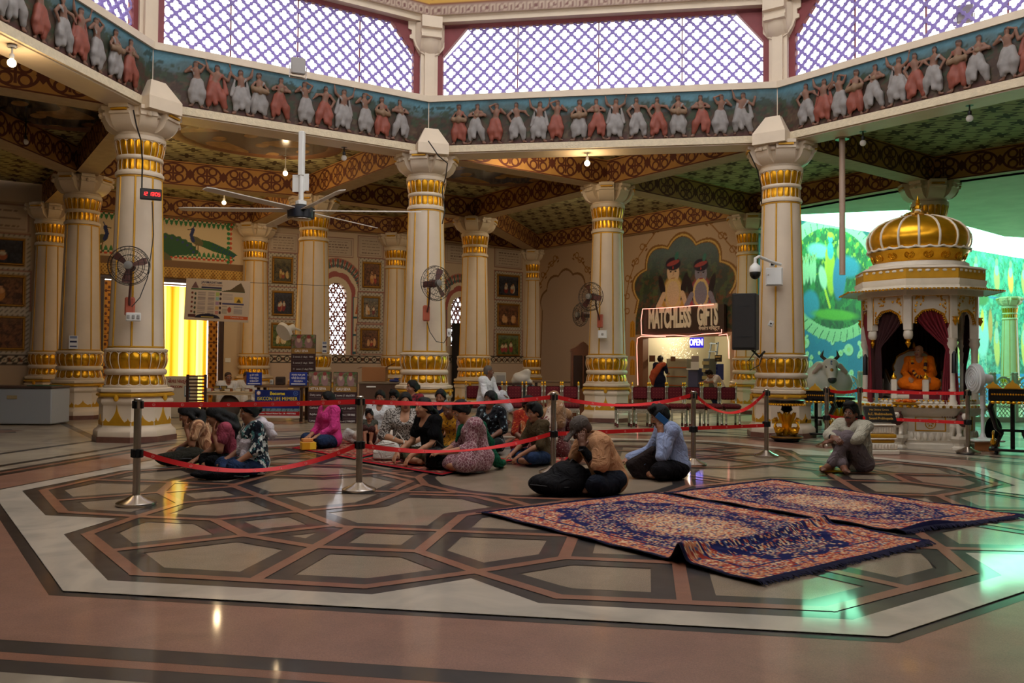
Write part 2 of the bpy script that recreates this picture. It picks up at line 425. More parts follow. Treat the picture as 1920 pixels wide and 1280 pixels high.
   q = np.stack(g4, 1); fl = ~A[tuple(ij.T)]; q[fl] = q[fl][:, ::-1]; Q.append(q[(q >= 0).all(1)])
  Q = np.concatenate(Q)
  mi = np.zeros(len(Q), np.int32)
  if len(mats) > 1:
   ctr = V[Q].mean(1); best = np.full(len(Q), 1e9)
   for q in un:
    d = s.dist(q, ctr)-q[5]*1e-4; k = d < best; best[k] = d[k]; mi[k] = q[5]
  me = bpy.data.meshes.new(name); me.vertices.add(len(V)); me.vertices.foreach_set('co', V.astype(np.float32).ravel())
  me.loops.add(len(Q)*4); me.loops.foreach_set('vertex_index', Q.astype(np.int32).ravel()); me.polygons.add(len(Q)); me.polygons.foreach_set('loop_start', np.arange(len(Q), dtype=np.int32)*4)
  for mm in mats: me.materials.append(mm)
  me.polygons.foreach_set('material_index', mi); me.update(calc_edges=True); me.polygons.foreach_set('use_smooth', [True]*len(Q))
  o = bpy.data.objects.new(name, me); COL.objects.link(o)
  if parent is not None: o.parent = parent
  return o
# ================================================================== shared materials
M_white = mat('cream_paint', (214, 195, 170), .42, var=.06, vs=3, spec=.4)
M_gold = mat('gold_leaf', (222, 160, 28), .27, metal=.75, var=.12, vs=12)
M_goldp = mat('gold_paint', (205, 150, 28), .45, metal=.25, var=.1, vs=8)
M_golddk = mat('old_gold', (150, 105, 30), .4, metal=.6, var=.2, vs=20)
M_wall = mat('wall_paint', (196, 172, 146), .7, var=.06, vs=1.5)
M_skirt = mat('brown_marble', (112, 74, 62), .3, var=.2, vs=9)
M_dark = mat('dark_wood', (58, 32, 22), .4, var=.2, vs=5)
M_black = mat('black_plastic', (14, 14, 15), .4)
M_steel = mat('brushed_steel', (190, 180, 168), .24, metal=1., var=.05)
M_wht = mat('white_plastic', (222, 220, 214), .4)
M_red = mat('red_webbing', (214, 12, 14), .6, var=.05)
M_wire = mat('black_cable', (20, 18, 18), .5)
M_bulb = emat('lit_bulb', (255, 226, 170), 12.)
M_bulboff = mat('unlit_bulb', (225, 222, 215), .2)
# ================================================================== plan (hall axes: x along the far side of the octagon, y away from the camera)
V1, V2, V3, V4 = (-7.23, 3.17), (-3.3, 6.68), (3.49, 6.69), (7.45, 3.05)
V0, V5, V6, V7 = (-7.25, -3.5), (7.45, -3.5), (3.4, -7.3), (-3.3, -7.3)
A0, A1, A2, A3, A4 = (.13, 9.96), (-3.79, 13.94), (-7.2, 10.51), (-11.44, 7.56), (7.25, 10.48)
A5, A6, A7 = (11.4, 7.5), (10.6, .1), (-10.4, .1)
P1, P2, P3, P4, P5 = (-14.6, 10.65), (-10.59, 14.28), (-6.95, 16.73), (-3.06, 20.94), (3.82, 14.29)
DOME_EYE = .6
ZL = 5.36      # underside of the beams
def stone(name, c, rough=.13, var=.12, vs=3., speck=0., c2=None):
 m = bpy.data.materials.new(name); m.use_nodes = True; MATS[name] = m
 nt = m.node_tree; b = nt.nodes['Principled BSDF']; b.inputs['Specular IOR Level'].default_value = .4; b.inputs['Coat Weight'].default_value = .5; b.inputs['Coat Roughness'].default_value = .07; rough = .4
 tc = nt.nodes.new('ShaderNodeTexCoord'); n = nt.nodes.new('ShaderNodeTexNoise'); n.inputs['Scale'].default_value = vs; n.inputs['Detail'].default_value = 8; n.inputs['Distortion'].default_value = 1.2
 nt.links.new(tc.outputs['Object'], n.inputs['Vector'])
 r = nt.nodes.new('ShaderNodeValToRGB'); e = r.color_ramp.elements; col = lin(c); d = lin(c2) if c2 else [x*(1-var) for x in col]
 e[0].position = .36; e[1].position = .62; e[0].color = (*d, 1); e[1].color = (*[min(1, x*(1+var*.5)) for x in col], 1); nt.links.new(n.outputs['Fac'], r.inputs['Fac']); prev = r.outputs['Color']
 if speck:
  v = nt.nodes.new('ShaderNodeTexNoise'); v.inputs['Scale'].default_value = 170; v.inputs['Detail'].default_value = 2; nt.links.new(tc.outputs['Object'], v.inputs['Vector'])
  mr = nt.nodes.new('ShaderNodeMapRange'); mr.inputs[1].default_value = .3; mr.inputs[2].default_value = .7; mr.inputs[3].default_value = 1-speck; mr.inputs[4].default_value = 1+speck; nt.links.new(v.outputs['Fac'], mr.inputs[0])
  mm = nt.nodes.new('ShaderNodeMix'); mm.data_type = 'RGBA'; mm.blend_type = 'MULTIPLY'; mm.inputs[0].default_value = 1; nt.links.new(prev, mm.inputs[6]); nt.links.new(mr.outputs[0], mm.inputs[7]); prev = mm.outputs[2]
 nt.links.new(prev, b.inputs['Base Color'])
 n3 = nt.nodes.new('ShaderNodeTexNoise'); n3.inputs['Scale'].default_value = 2.2; n3.inputs['Detail'].default_value = 3; nt.links.new(tc.outputs['Object'], n3.inputs['Vector'])
 m3 = nt.nodes.new('ShaderNodeMapRange'); m3.inputs[3].default_value = rough*.75; m3.inputs[4].default_value = rough*1.35; nt.links.new(n3.outputs['Fac'], m3.inputs[0]); nt.links.new(m3.outputs[0], b.inputs['Roughness'])
 return m
F_beige = stone('beige_granite', (142, 124, 104), .15, .1, 3, .35)
F_dark = stone('charcoal_stone', (40, 33, 32), .12, .25, 4)
F_pink = stone('pink_granite', (140, 92, 70), .15, .12, 5, .18)
F_white = stone('white_marble', (196, 184, 166), .12, .1, 1.6, c2=(168, 158, 144))
F_brown = stone('brown_granite', (150, 108, 90), .19, .12, 2.5, .2)
F_far = stone('cream_marble', (178, 164, 142), .12, .1, 1.2, c2=(150, 136, 118))
fl = MB()
def sidept(k, a, t):
 th = radians(45*k); return (a*cos(th)-t*sin(th), a*sin(th)+t*cos(th))
def octag(ap): R = ap/cos(pi/8); return [(R*cos(pi/8+pi/4*k), R*sin(pi/8+pi/4*k)) for k in range(8)]
def poly(pts, z, m):
 a = sum(pts[i][0]*pts[(i+1) % len(pts)][1]-pts[(i+1) % len(pts)][0]*pts[i][1] for i in range(len(pts)))
 if a < 0: pts = pts[::-1]
 fl.add([(p[0], p[1], z) for p in pts], [tuple(range(len(pts)))], m)
def band(p, q, w, z, m, ext=0.):
 d = np.array(q)-np.array(p); L = np.linalg.norm(d); d = d/L; n = np.array([-d[1], d[0]])*w/2; p = np.array(p)-d*ext; q = np.array(q)+d*ext
 poly([tuple(p+n), tuple(p-n), tuple(q-n), tuple(q+n)], z, m)
Zs = lambda i: .0006*i
fl.box((0, 5, -.15), (50, 50, .3), 5)
for a_, m_ in ((6.43, 1), (6.30, 2), (6.215, 1), (6.07, 4)): poly(octag(a_), Zs(1+[6.43, 6.30, 6.215, 6.07].index(a_)), m_)
poly(octag(5.36), Zs(5), 1); poly(octag(5.285), Zs(6), 3)
star = []
for k in range(8):
 hv = 5.035*tan(pi/8)
 star += [sidept(k, 5.035, -hv), sidept(k, 5.035, -.47), sidept(k, 4.585, 0), sidept(k, 5.035, .47)]
poly(star, Zs(7), 1)
inner = []
for k in range(8):
 hv = 4.68*tan(pi/8); inner += [sidept(k, 4.68, -hv), sidept(k, 4.68, -.62), sidept(k, 4.26, 0), sidept(k, 4.68, .62)]
poly(inner, Zs(8), 0)
vray = lambda k, r: (r*cos(radians(45*k+22.5)), r*sin(radians(45*k+22.5)))
segs = []
for k in range(8):
 S = lambda a, t, k=k: sidept(k, a, t); N = lambda a, t, k=k: sidept(k+1, a, t)
 hv = 4.86*tan(pi/8)
 outline = [(S(4.86, -hv), S(4.89, -.56)), (S(4.89, -.56), S(4.42, 0)), (S(4.42, 0), S(4.89, .56)), (S(4.89, .56), S(4.86, hv))]
 segs += [(o, 1) for o in outline]
 for t in (-1, 1):
  segs += [((S(4.42, 0), S(3.94, .5*t)), 0), ((S(3.94, .5*t), S(3.94, 1.25*t)), 0), ((S(4.86, 1.25*t), S(3.2, 1.25*t)), 0), ((S(3.94, .5*t), S(2.54, .5*t)), 0), ((S(2.54, .5*t), S(1.55, -.32*t)), 0)]
  segs += [((S(1.93, .2*t), vray(k if t > 0 else k-1, 1.62)), 0)]
 segs += [((S(3.94, 1.25), N(3.94, -1.25)), 0), ((vray(k-1, 3.21/cos(pi/8)), vray(k, 3.21/cos(pi/8))), 0), ((S(1.5, .3), N(1.5, -.3)), 0), ((S(1.5, -.3), S(1.5, .3)), 0)]
for i, ((p, q), o) in enumerate(segs): band(p, q, .36, .0054+i*2.5e-5, 1, .07)
for k in range(8):
 poly([sidept(k, 5.035, -.47), sidept(k, 4.585, 0), sidept(k, 5.035, .47)], .0095, 3)
o1, o2 = octag(5.285), octag(5.035)
for k in range(8): poly([o1[k], o1[(k+1) % 8], o2[(k+1) % 8], o2[k]], .0095, 3)
for i, ((p, q), o) in enumerate(segs): band(p, q, .085, .0098+i*1.5e-5, 2, .03)
for (p, q) in ((V1, A3), (V1, A2), (V2, A2), (V2, A0), (V3, A0), (V3, A4), (A0, A1), (A0, P5), (A2, A1), (A3, A2), (V1, V0), (V1, V2), (V2, V3), (V3, V4), (A4, P5), (A4, A5), (V4, A5)):
 d = np.array(q)-np.array(p); n = np.array([-d[1], d[0]])/np.linalg.norm(d)
 for s in (-.5, .5): band(np.array(p)+n*s, np.array(q)+n*s, .14, Zs(1), 1)
for c in ((-10.6, 3.9), (-6.6, 7.4), (-2.9, 10.3), (3.6, 10.2), (7.3, 7.2)):
 for j in range(2): poly([(c[0]+.62*cos(pi/4*i*2+pi/4*j)*(1 if i >= 0 else 1), c[1]+.62*sin(pi/2*i+pi/4*j)) for i in range(4)], Zs(2+j), 1 if j == 0 else 2)
fo = fl.build('floor', [F_beige, F_dark, F_pink, F_white, F_brown, F_far], smooth=0); tag(fo, 'polished stone floor with inlaid star octagon', 'floor', kind='structure')
NL = 18
def petals(mb, z0, z1, r0, r1, up, n=NL, m=0, bulge=.03):
 """ring of lobed lotus leaves between z0 and z1; profile swells"""
 R = []; K = 7; seg = n*8
 for i in range(K+1):
  t = i/K; z = z0+(z1-z0)*t; base = r0+(r1-r0)*t + bulge*sin(pi*t)
  ring = []
  for j in range(seg):
   a = 2*pi*j/seg; w = abs(cos(a*n/2)); k = .022*(w**.6)*(1-.15*t)
   ring.append(((base+k-.022)*cos(a), (base+k-.022)*sin(a), z))
  R.append(ring)
 mb.rings(R, m, False, False)
def ribs(mb, z0, z1, r0, r1, n=NL, m=0, bulge=.03, w=.007, tipup=True):
 """raised white edges between the leaves, closed by small arches"""
 for j in range(n):
  a = 2*pi*(j+.5)/n; path = []
  for i in range(7):
   t = i/6; base = r0+(r1-r0)*t+bulge*sin(pi*t)-.012; path.append((base*cos(a), base*sin(a), z0+(z1-z0)*t))
  mb.tube(path, w, 4, m)
  a2 = 2*pi*(j+1.5)/n; zz = z1 if tipup else z0; bb = (r1 if tipup else r0); dz = (z0-z1 if tipup else z1-z0)*.16; arch = []
  for i in range(7):
   t = i/6; aa = a+(a2-a)*t; q = bb-.004; arch.append((q*cos(aa), q*sin(aa), zz+dz*abs(2*t-1)**2.2))
  mb.tube(arch, w, 4, m)
def octr(af, ch):
 """chamfered square half-size af with chamfer ch"""
 return [(-af+ch, -af), (af-ch, -af), (af, -af+ch), (af, af-ch), (af-ch, af), (-af+ch, af), (-af, af-ch), (-af, -af+ch)]
def spade(mb, T, w, h, m, main=True):
 """gold painted leaf on a plinth face: tall spike between two small ones"""
 mb.T = T; pr = []
 def blade(cx, hw, hh, y0=0.):
  L = []
  for i in range(9):
   t = i/8; L.append((cx-hw*(1-t)**2.2-(.012 if t > .9 else 0), y0+hh*t))
  Rr = [(2*cx-x, y) for x, y in L[::-1]]; return L+Rr[1:]
 sh = [(-w/2, 0), (w/2, 0), (w/2, .05), (-w/2, .05)]
 mb.prism(sh, 0, .006, m)
 mb.prism(blade(0, w*.3, h, .05), 0, .012, m)
 for sg in (-1, 1): mb.prism(blade(sg*w*.42, w*.14, h*.24, .05), 0, .008, m)
 mb.T = None
def make_column(loc, label, group='ring of lotus columns', wedge=None):
 root = empty('column', (loc[0], loc[1], 0), 0, label, 'column', group)
 p = MB(); oc = lambda a, z: [(x, y, z) for x, y in octr(a, a*.5)]
 p.rings([oc(.575, 0), oc(.575, .09)], 1)
 p.rings([oc(a, z) for a, z in [(.56, .09), (.56, .16), (.545, .19), (.51, .22), (.49, .26), (.485, .58), (.495, .595), (.515, .62), (.52, .65), (.51, .68), (.485, .70), (.485, .715)]], 0)
 p.rings([oc(a, z) for a, z in ((.485, .775), (.52, .80), (.52, .84), (.49, .86))], 0)
 pl = p.build('plinth', [M_white, M_skirt], root, 30)
 g = MB(); g.rings([oc(a, z) for a, z in ((.505, .715), (.53, .73), (.53, .755), (.505, .775))], 0)
 for k in range(8):
  th = pi/4*k-pi/2; dist = .487 if k % 2 == 0 else .487*(2-.5)/sqrt(2)
  n = Vector((cos(th), sin(th), 0)); x = Vector((0, 0, 1)).cross(n)
  T = Matrix(((x.x, 0, n.x, n.x*dist), (x.y, 0, n.y, n.y*dist), (0, 1, 0, .265), (0, 0, 0, 1)))
  w = .46 if k % 2 == 0 else .33
  spade(g, T, w, .29 if k % 2 == 0 else .12, 0)
  if k % 2 == 0: g.sph((n.x*(dist+.03), n.y*(dist+.03), .70), (.045, .045, .06), 8, 0)
 g.build('gold_ornament', M_goldp, pl, 40)
 b = MB(); b.lathe([(.44, .85), (.485, .86), (.49, .885), (.465, .9)], 40, m=0); b.build('base_ring', M_white, root)
 b = MB(); petals(b, .895, 1.065, .455, .425, False, bulge=.015); o = b.build('lower_lotus_band', M_gold, root, 60)
 r = MB(); ribs(r, .895, 1.065, .47, .44, bulge=.015, tipup=False); r.build('leaf_rim', M_white, o)
 b = MB(); b.lathe([(.42, 1.06), (.455, 1.068), (.472, 1.095), (.475, 1.115), (.472, 1.135), (.455, 1.16), (.42, 1.165)], 40); b.build('torus_ring', M_white, root, 60)
 b = MB(); petals(b, 1.16, 1.44, .43, .455, True, bulge=.035); o = b.build('upper_lotus_band', M_gold, root, 60)
 r = MB(); ribs(r, 1.16, 1.44, .442, .472, bulge=.035); r.build('leaf_rim', M_white, o)
 b = MB(); b.lathe([(.45, 1.43), (.48, 1.445), (.485, 1.47), (.455, 1.49), (.42, 1.5)], 40); b.build('rim_ring', M_white, root)
 s = MB(); n = 48; RR = []
 for z, rr in ((1.49, .425), (1.55, .422), (4.28, .345), (4.30, .345)):
  RR.append([(rr*(1-.012*(1-abs(cos(4*2*pi*j/n)))) * cos(2*pi*j/n), rr*(1-.012*(1-abs(cos(4*2*pi*j/n))))*sin(2*pi*j/n), z) for j in range(n)])
 s.rings(RR); sh = s.build('shaft', M_white, root, 25)
 f = MB()
 for j in range(8):
  a = 2*pi*(j+.5)/8
  q = [( .418*cos(a), .418*sin(a), 1.52), (.339*cos(a), .339*sin(a), 4.27)]
  f.tube(q, .017, 6, 0)
 f.lathe([(.418, 1.5), (.434, 1.505), (.434, 1.525), (.418, 1.53)], 40); f.lathe([(.335, 4.255), (.352, 4.262), (.352, 4.285), (.335, 4.29)], 40)
 f.build('gold_fillet', M_goldp, sh, 40)
 b = MB(); b.lathe([(.34, 4.285), (.372, 4.295), (.378, 4.325), (.372, 4.35), (.345, 4.375)], 40); b.build('neck_ring', M_white, root)
 b = MB(); petals(b, 4.365, 4.55, .335, .335, False, bulge=.006); o = b.build('lower_neck_lotus', M_gold, root, 60)
 r = MB(); ribs(r, 4.365, 4.55, .345, .345, bulge=.006, tipup=False, w=.006); r.build('leaf_rim', M_white, o)
 b = MB(); b.lathe([(.33, 4.545), (.355, 4.555), (.362, 4.585), (.355, 4.615), (.33, 4.625)], 40); b.build('neck_torus', M_white, root, 60)
 b = MB(); petals(b, 4.615, 4.86, .34, .38, True, bulge=.01); o = b.build('upper_neck_lotus', M_gold, root, 60)
 r = MB(); ribs(r, 4.615, 4.86, .35, .392, bulge=.01, w=.006); r.build('leaf_rim', M_white, o)
 c = MB(); c.lathe([(.37, 4.85), (.395, 4.865), (.395, 4.93), (.36, 4.95), (.37, 4.98), (.41, 5.04), (.45, 5.12), (.47, 5.2), (.47, 5.22)], 40)
 c.rings([[(x, y, z) for x, y in octr(a, .22*a/.44)] for a, z in ((.45, 5.2), (.47, 5.215), (.47, 5.26), (.445, 5.27), (.445, ZL+.05))])
 cp = c.build('capital', M_white, root, 35)
 br = MB()
 for k in range(8):
  th = pi/4*k; n = Vector((cos(th), sin(th), 0)); t = Vector((-sin(th), cos(th), 0)); w = .17 if k % 2 == 0 else .13
  pr = [(.36, 4.98), (.42, 5.0), (.5, 5.06), (.55, 5.14), (.565, 5.2), (.6, 5.21), (.6, 5.25), (.57, 5.255), (.57, 5.29), (.62, 5.3), (.62, ZL), (.36, ZL)]
  br.rings([[tuple(n*a+t*(w*s)+Vector((0, 0, z))) for a, z in pr] for s in (-1, 1)], 0)
  if k % 2 == 0: br.box(tuple(n*.6+Vector((0, 0, 5.275))), (.05, .26, .03), 1, th)
  else: br.sph(tuple(n*.6+Vector((0, 0, 5.23))), .045, 8, 0)
 br.build('bracket', [M_white, M_goldp], cp, 30)
 if wedge is not None:
  a = wedge; n = Vector((cos(a), sin(a), 0)); t = Vector((-sin(a), cos(a), 0)); w = MB()
  q = lambda d, s, z: tuple(n*d+t*s+Vector((0, 0, z)))
  w.rings([[q(.3, -.3, ZL-.06), q(.67, -.3, ZL-.06), q(.67, .3, ZL-.06), q(.3, .3, ZL-.06)], [q(.3, -.3, ZL+.14), q(.67, -.3, ZL+.14), q(.67, .3, ZL+.14), q(.3, .3, ZL+.14)], [q(.3, -.13, ZL+.47), q(.46, -.13, ZL+.47), q(.46, .13, ZL+.47), q(.3, .13, ZL+.47)]])
  w.build('corbel', M_white, cp, 20)
 return root
c0 = make_column(V1, 'tall cream and gold column at left holding red digital clock and cage fan', wedge=atan2(-V1[1], -V1[0]))
def colcopy(p, label, group='aisle lotus columns', corbel=None):
 r = dup(c0, (p[0], p[1], 0), 0, label, group)
 for ch in kids(r):
  for g in kids(ch):
   if g.name.startswith('corbel'):
    if corbel is None: bpy.data.objects.remove(g)
    else: g.rotation_euler = (0, 0, corbel-atan2(-V1[1], -V1[0]))
 return r
ringang = lambda p: atan2(-p[1], -p[0])
colcopy(V2, 'cream and gold column behind the seated women, black cage fan on its shaft', 'ring of lotus columns', ringang(V2))
colcopy(V3, 'cream and gold column carrying black loudspeaker, white junction box and dome camera', 'ring of lotus columns', ringang(V3))
colcopy(A0, 'cream and gold column left of the lit shop front, two cage fans at its side')
colcopy(A1, 'cream and gold column behind the white shirted man on the maroon chairs')
colcopy(A2, 'cream and gold column behind the tall dark price board')
colcopy(A3, 'cream and gold column beside the white chest freezer, small notice on shaft')
colcopy(A4, 'cream column rising behind the gold dome of the shrine')
GP = 'pilaster columns along the painted walls'
colcopy(P1, 'wall pillar between the left paintings and the freezer', GP)
colcopy(P2, 'wall pillar right of the peacock panel', GP)
colcopy(P3, 'wall pillar between the two arched jali windows', GP)
colcopy(P4, 'thin far wall pillar in the back corner', GP)
colcopy(P5, 'wall pillar right of the lit shop, behind the loudspeaker', GP)
SKYB = mat('frieze_ground', (70, 60, 48), .7)
def frieze_paint(L, seed):
 c = Canvas(L, .9, int(L*36), (84, 62, 48)); c.rng = np.random.default_rng(seed)
 h = c.Y/.9
 n = c.noise(1.2, seed)*.12
 c.put(np.clip((h+n-.62)*9, 0, 1), (92, 116, 118)); c.put(np.clip((h+n-.8)*9, 0, 1), (98, 146, 160))
 c.blotch(2.2, .15, (52, 64, 46), seed+1, .8, (h > .45+n) & (h < .82+n)); c.blotch(4, .2, (66, 80, 54), seed+2, .8, (h > .1) & (h < .8))
 c.blotch(2.5, .25, (104, 78, 58), seed+3, .7, h < .5); c.put(np.clip((.14-h+n*.3)*14, 0, 1), (92, 52, 44)); c.blotch(5, .3, (120, 104, 78), seed+4, .5, h < .3)
 c.a *= .62; c.speckle(.1, seed); return c
SKIN = mat('relief_skin', (118, 80, 60), .6, var=.15, vs=8)
W_ = mat('relief_white', (134, 127, 122), .6, var=.18, vs=10); O_ = mat('relief_orange', (132, 64, 46), .6, var=.18, vs=10); DK = mat('relief_dark', (60, 44, 38), .7); DR = mat('relief_drum', (120, 92, 66), .6)
def relief(kind):
 """0.72 m high dancing figure, facing +Z of its frame laid in XY (x right, y up), half sunk in the wall"""
 f = Fig(); k = .012
 P = lambda x, y, z=.03: (x, y, z)
 sw = {'dance': .05, 'drum': 0., 'kirtan': -.03, 'flute': .03, 'arms': 0., 'back': .02}[kind]
 f.cap(P(sw, .40), P(0, .56), .052, .062, 0, k); f.ell(P(.005, .665), (.04, .05, .04), 0, k=.008); f.cap(P(0, .58), P(0, .64), .025, .025, 0, .01); f.ell(P(.004, .69), (.041, .032, .041), 3, k=.004)
 f.ell(P(.0, .66, .07), (.012, .016, .012), 0, k=.006)
 st = {'dance': (-.13, .13), 'drum': (-.1, .09), 'kirtan': (-.12, .12), 'flute': (-.05, .1), 'arms': (-.12, .08), 'back': (-.08, .14)}[kind]
 for i, x in enumerate(st):
  hx = sw+(-.03, .03)[i]; kx = (hx+x)/2+(-.02, .025)[i]; ky = .22
  f.cap(P(hx, .38), P(kx, ky, .045), .075, .07, 1, .03); f.cap(P(kx, ky, .045), P(x, .09), .07, .045, 1, .03)
  f.cap(P(x, .1), P(x+(.01), .03), .022, .018, 0, .006); f.cap(P(x, .02), P(x+(-.05, .05)[i], .012, .04), .018, .014, 0, .006)
 f.ell(P(sw, .36), (.095, .05, .06), 1, k=.02); f.cap(P(sw+.01, .36, .06), P(sw-.02, .12, .06), .03, .045, 1, .03)
 sh = [(-.075, .565), (.075, .565)]
 el, ha = {'dance': (((-.17, .5), (.16, .62)), ((-.2, .62), (.2, .76))), 'drum': (((-.14, .47), (.14, .47)), ((-.12, .4), (.12, .4))), 'kirtan': (((-.15, .5), (.15, .5)), ((-.04, .5), (.04, .5))),
   'flute': (((-.17, .52), (.14, .66)), ((-.08, .6), (.02, .7))), 'arms': (((-.16, .62), (.16, .62)), ((-.19, .75), (.19, .75))), 'back': (((-.16, .48), (.17, .54)), ((-.1, .38), (.24, .46)))}[kind]
 for a, b, c in zip(sh, el, ha):
  f.cap(P(*a), P(*b, .05), .028, .024, 0, .012); f.cap(P(*b, .05), P(*c, .06), .023, .018, 0, .006); f.ell(P(*c, .06), (.02, .024, .018), 0, k=.006)
 if kind == 'drum': f.cap(P(-.11, .42, .1), P(.11, .44, .1), .045, .045, 4, .003); f.ell(P(0, .43, .1), (.06, .068, .06), 4, k=.01)
 if kind in ('arms', 'dance'):
  for s in (-1, 1): f.cap(P(.09*s, .58, .02), P(.15*s, .3, .02), .02, .035, 1, .01)
 if kind == 'kirtan': f.ell(P(0, .5, .1), (.035, .035, .012), 4, k=.003)
 f.cap(P(-.08, .57, .06), P(.06, .4, .07), .012, .016, 1, .008)
 return f
RK = ['dance', 'drum', 'kirtan', 'flute', 'arms', 'back']; REL = {}
for i, k_ in enumerate(RK):
 o = relief(k_).mesh('relief_dancer', [SKIN, W_, DK, DK, DR], .014, None, .006, 60, i, stretch=(1, 3, 1)); me = o.data; bpy.data.objects.remove(o)
 m2 = me.copy(); m2.materials[1] = O_; REL[k_] = (me, m2)
LAT = bpy.data.materials.new('lattice_bloom_tint'); LAT.use_nodes = True; nt = LAT.node_tree; b_ = nt.nodes['Principled BSDF']; b_.inputs['Base Color'].default_value = (*lin((160, 146, 188)), 1); b_.inputs['Roughness'].default_value = .7  # violet puts window bloom and colour fringing into the bars' own colour
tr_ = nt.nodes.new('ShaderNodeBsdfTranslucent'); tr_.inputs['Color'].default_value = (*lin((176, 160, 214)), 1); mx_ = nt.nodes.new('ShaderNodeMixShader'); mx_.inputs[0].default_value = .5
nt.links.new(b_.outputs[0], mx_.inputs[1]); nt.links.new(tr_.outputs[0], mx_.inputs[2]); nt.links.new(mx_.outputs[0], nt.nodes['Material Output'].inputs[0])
M_rfr = mat('maroon_frame', (128, 58, 60), .6, var=.1)
LIP = mat('lip_plaster', (214, 196, 164), .7, var=.1, vs=14, bump=.5, bs=30)
BAND = patmat('gold_border_band', lambda x, y, z: ((hyp((x*2.6).frac()-.5, (y-.32)*2.4)-.33).abs().lt(.09)).max(y.lt(.08)).max((y-.62).abs().lt(.03)), (196, 152, 70), (150, 116, 96), .6)
def lattice(mb, w, h, cut):
 """diagonal grille of quatrefoil openings in a w x h panel with its two upper corners cut; local x,y, thickness in z"""
 s = .265; nx = int(w/s)+2; ny = int(h/(s/1))+2; th = .04
 def inside(x, y): return abs(x) < w/2 and 0 < y < h and not (h-y < cut and abs(x) > w/2-(cut-(h-y))*1.0)
 for iy in range(-1, 2*ny+1):
  for ix in range(-nx//2-1, nx//2+2):
   cx = (ix+.5*(iy % 2))*s; cy = iy*s/2
   if not inside(cx, min(max(cy, .02), h-.02)): continue
   out = []; inn = []
   for j in range(24):
    a = 2*pi*j/24; d = (s/2)/(abs(cos(a))+abs(sin(a))); out.append((cx+d*cos(a), cy+d*sin(a)))
    q = .060+.036*abs(cos(2*a)); inn.append((cx+q*cos(a), cy+q*sin(a)))
   cl = lambda p: (min(max(p[0], -w/2), w/2), min(max(p[1], 0), h))
   out = [cl(p) for p in out]; inn = [cl(p) for p in inn]
   vs = [(p[0], p[1], z) for z in (-th/2, th/2) for p in out]+[(p[0], p[1], z) for z in (-th/2, th/2) for p in inn]; fs = []
   for j in range(24):
    k = (j+1) % 24
    fs += [(24+j, 24+k, 72+k, 72+j), (j, 48+j, 48+k, k), (48+j, 72+j, 72+k, 48+k)]
   mb.add(vs, fs, 0)
ringV = [V0, V1, V2, V3, V4, V5, V6, V7]
IN = .27
def offset_poly(P, d):
 R = []
 n = len(P)
 for i in range(n):
  a, b, c = np.array(P[i-1]), np.array(P[i]), np.array(P[(i+1) % n])
  def nrm(p, q):
   e = q-p; e = e/np.linalg.norm(e); m = np.array([-e[1], e[0]])
   if np.dot(m, -(p+q)/2) < 0: m = -m
   return m
  n1, n2 = nrm(a, b), nrm(b, c); m = (n1+n2); m = m/np.dot(m, n1); R.append(tuple(b+m*d))
 return R
inn = offset_poly(ringV, IN); outp = offset_poly(ringV, -.25); lip = offset_poly(ringV, IN+.05); back = offset_poly(ringV, -.2)
kseq = ['back', 'drum', 'kirtan', 'flute', 'dance', 'arms', 'drum', 'kirtan', 'flute', 'back', 'arms', 'flute', 'drum', 'kirtan', 'arms', 'back']
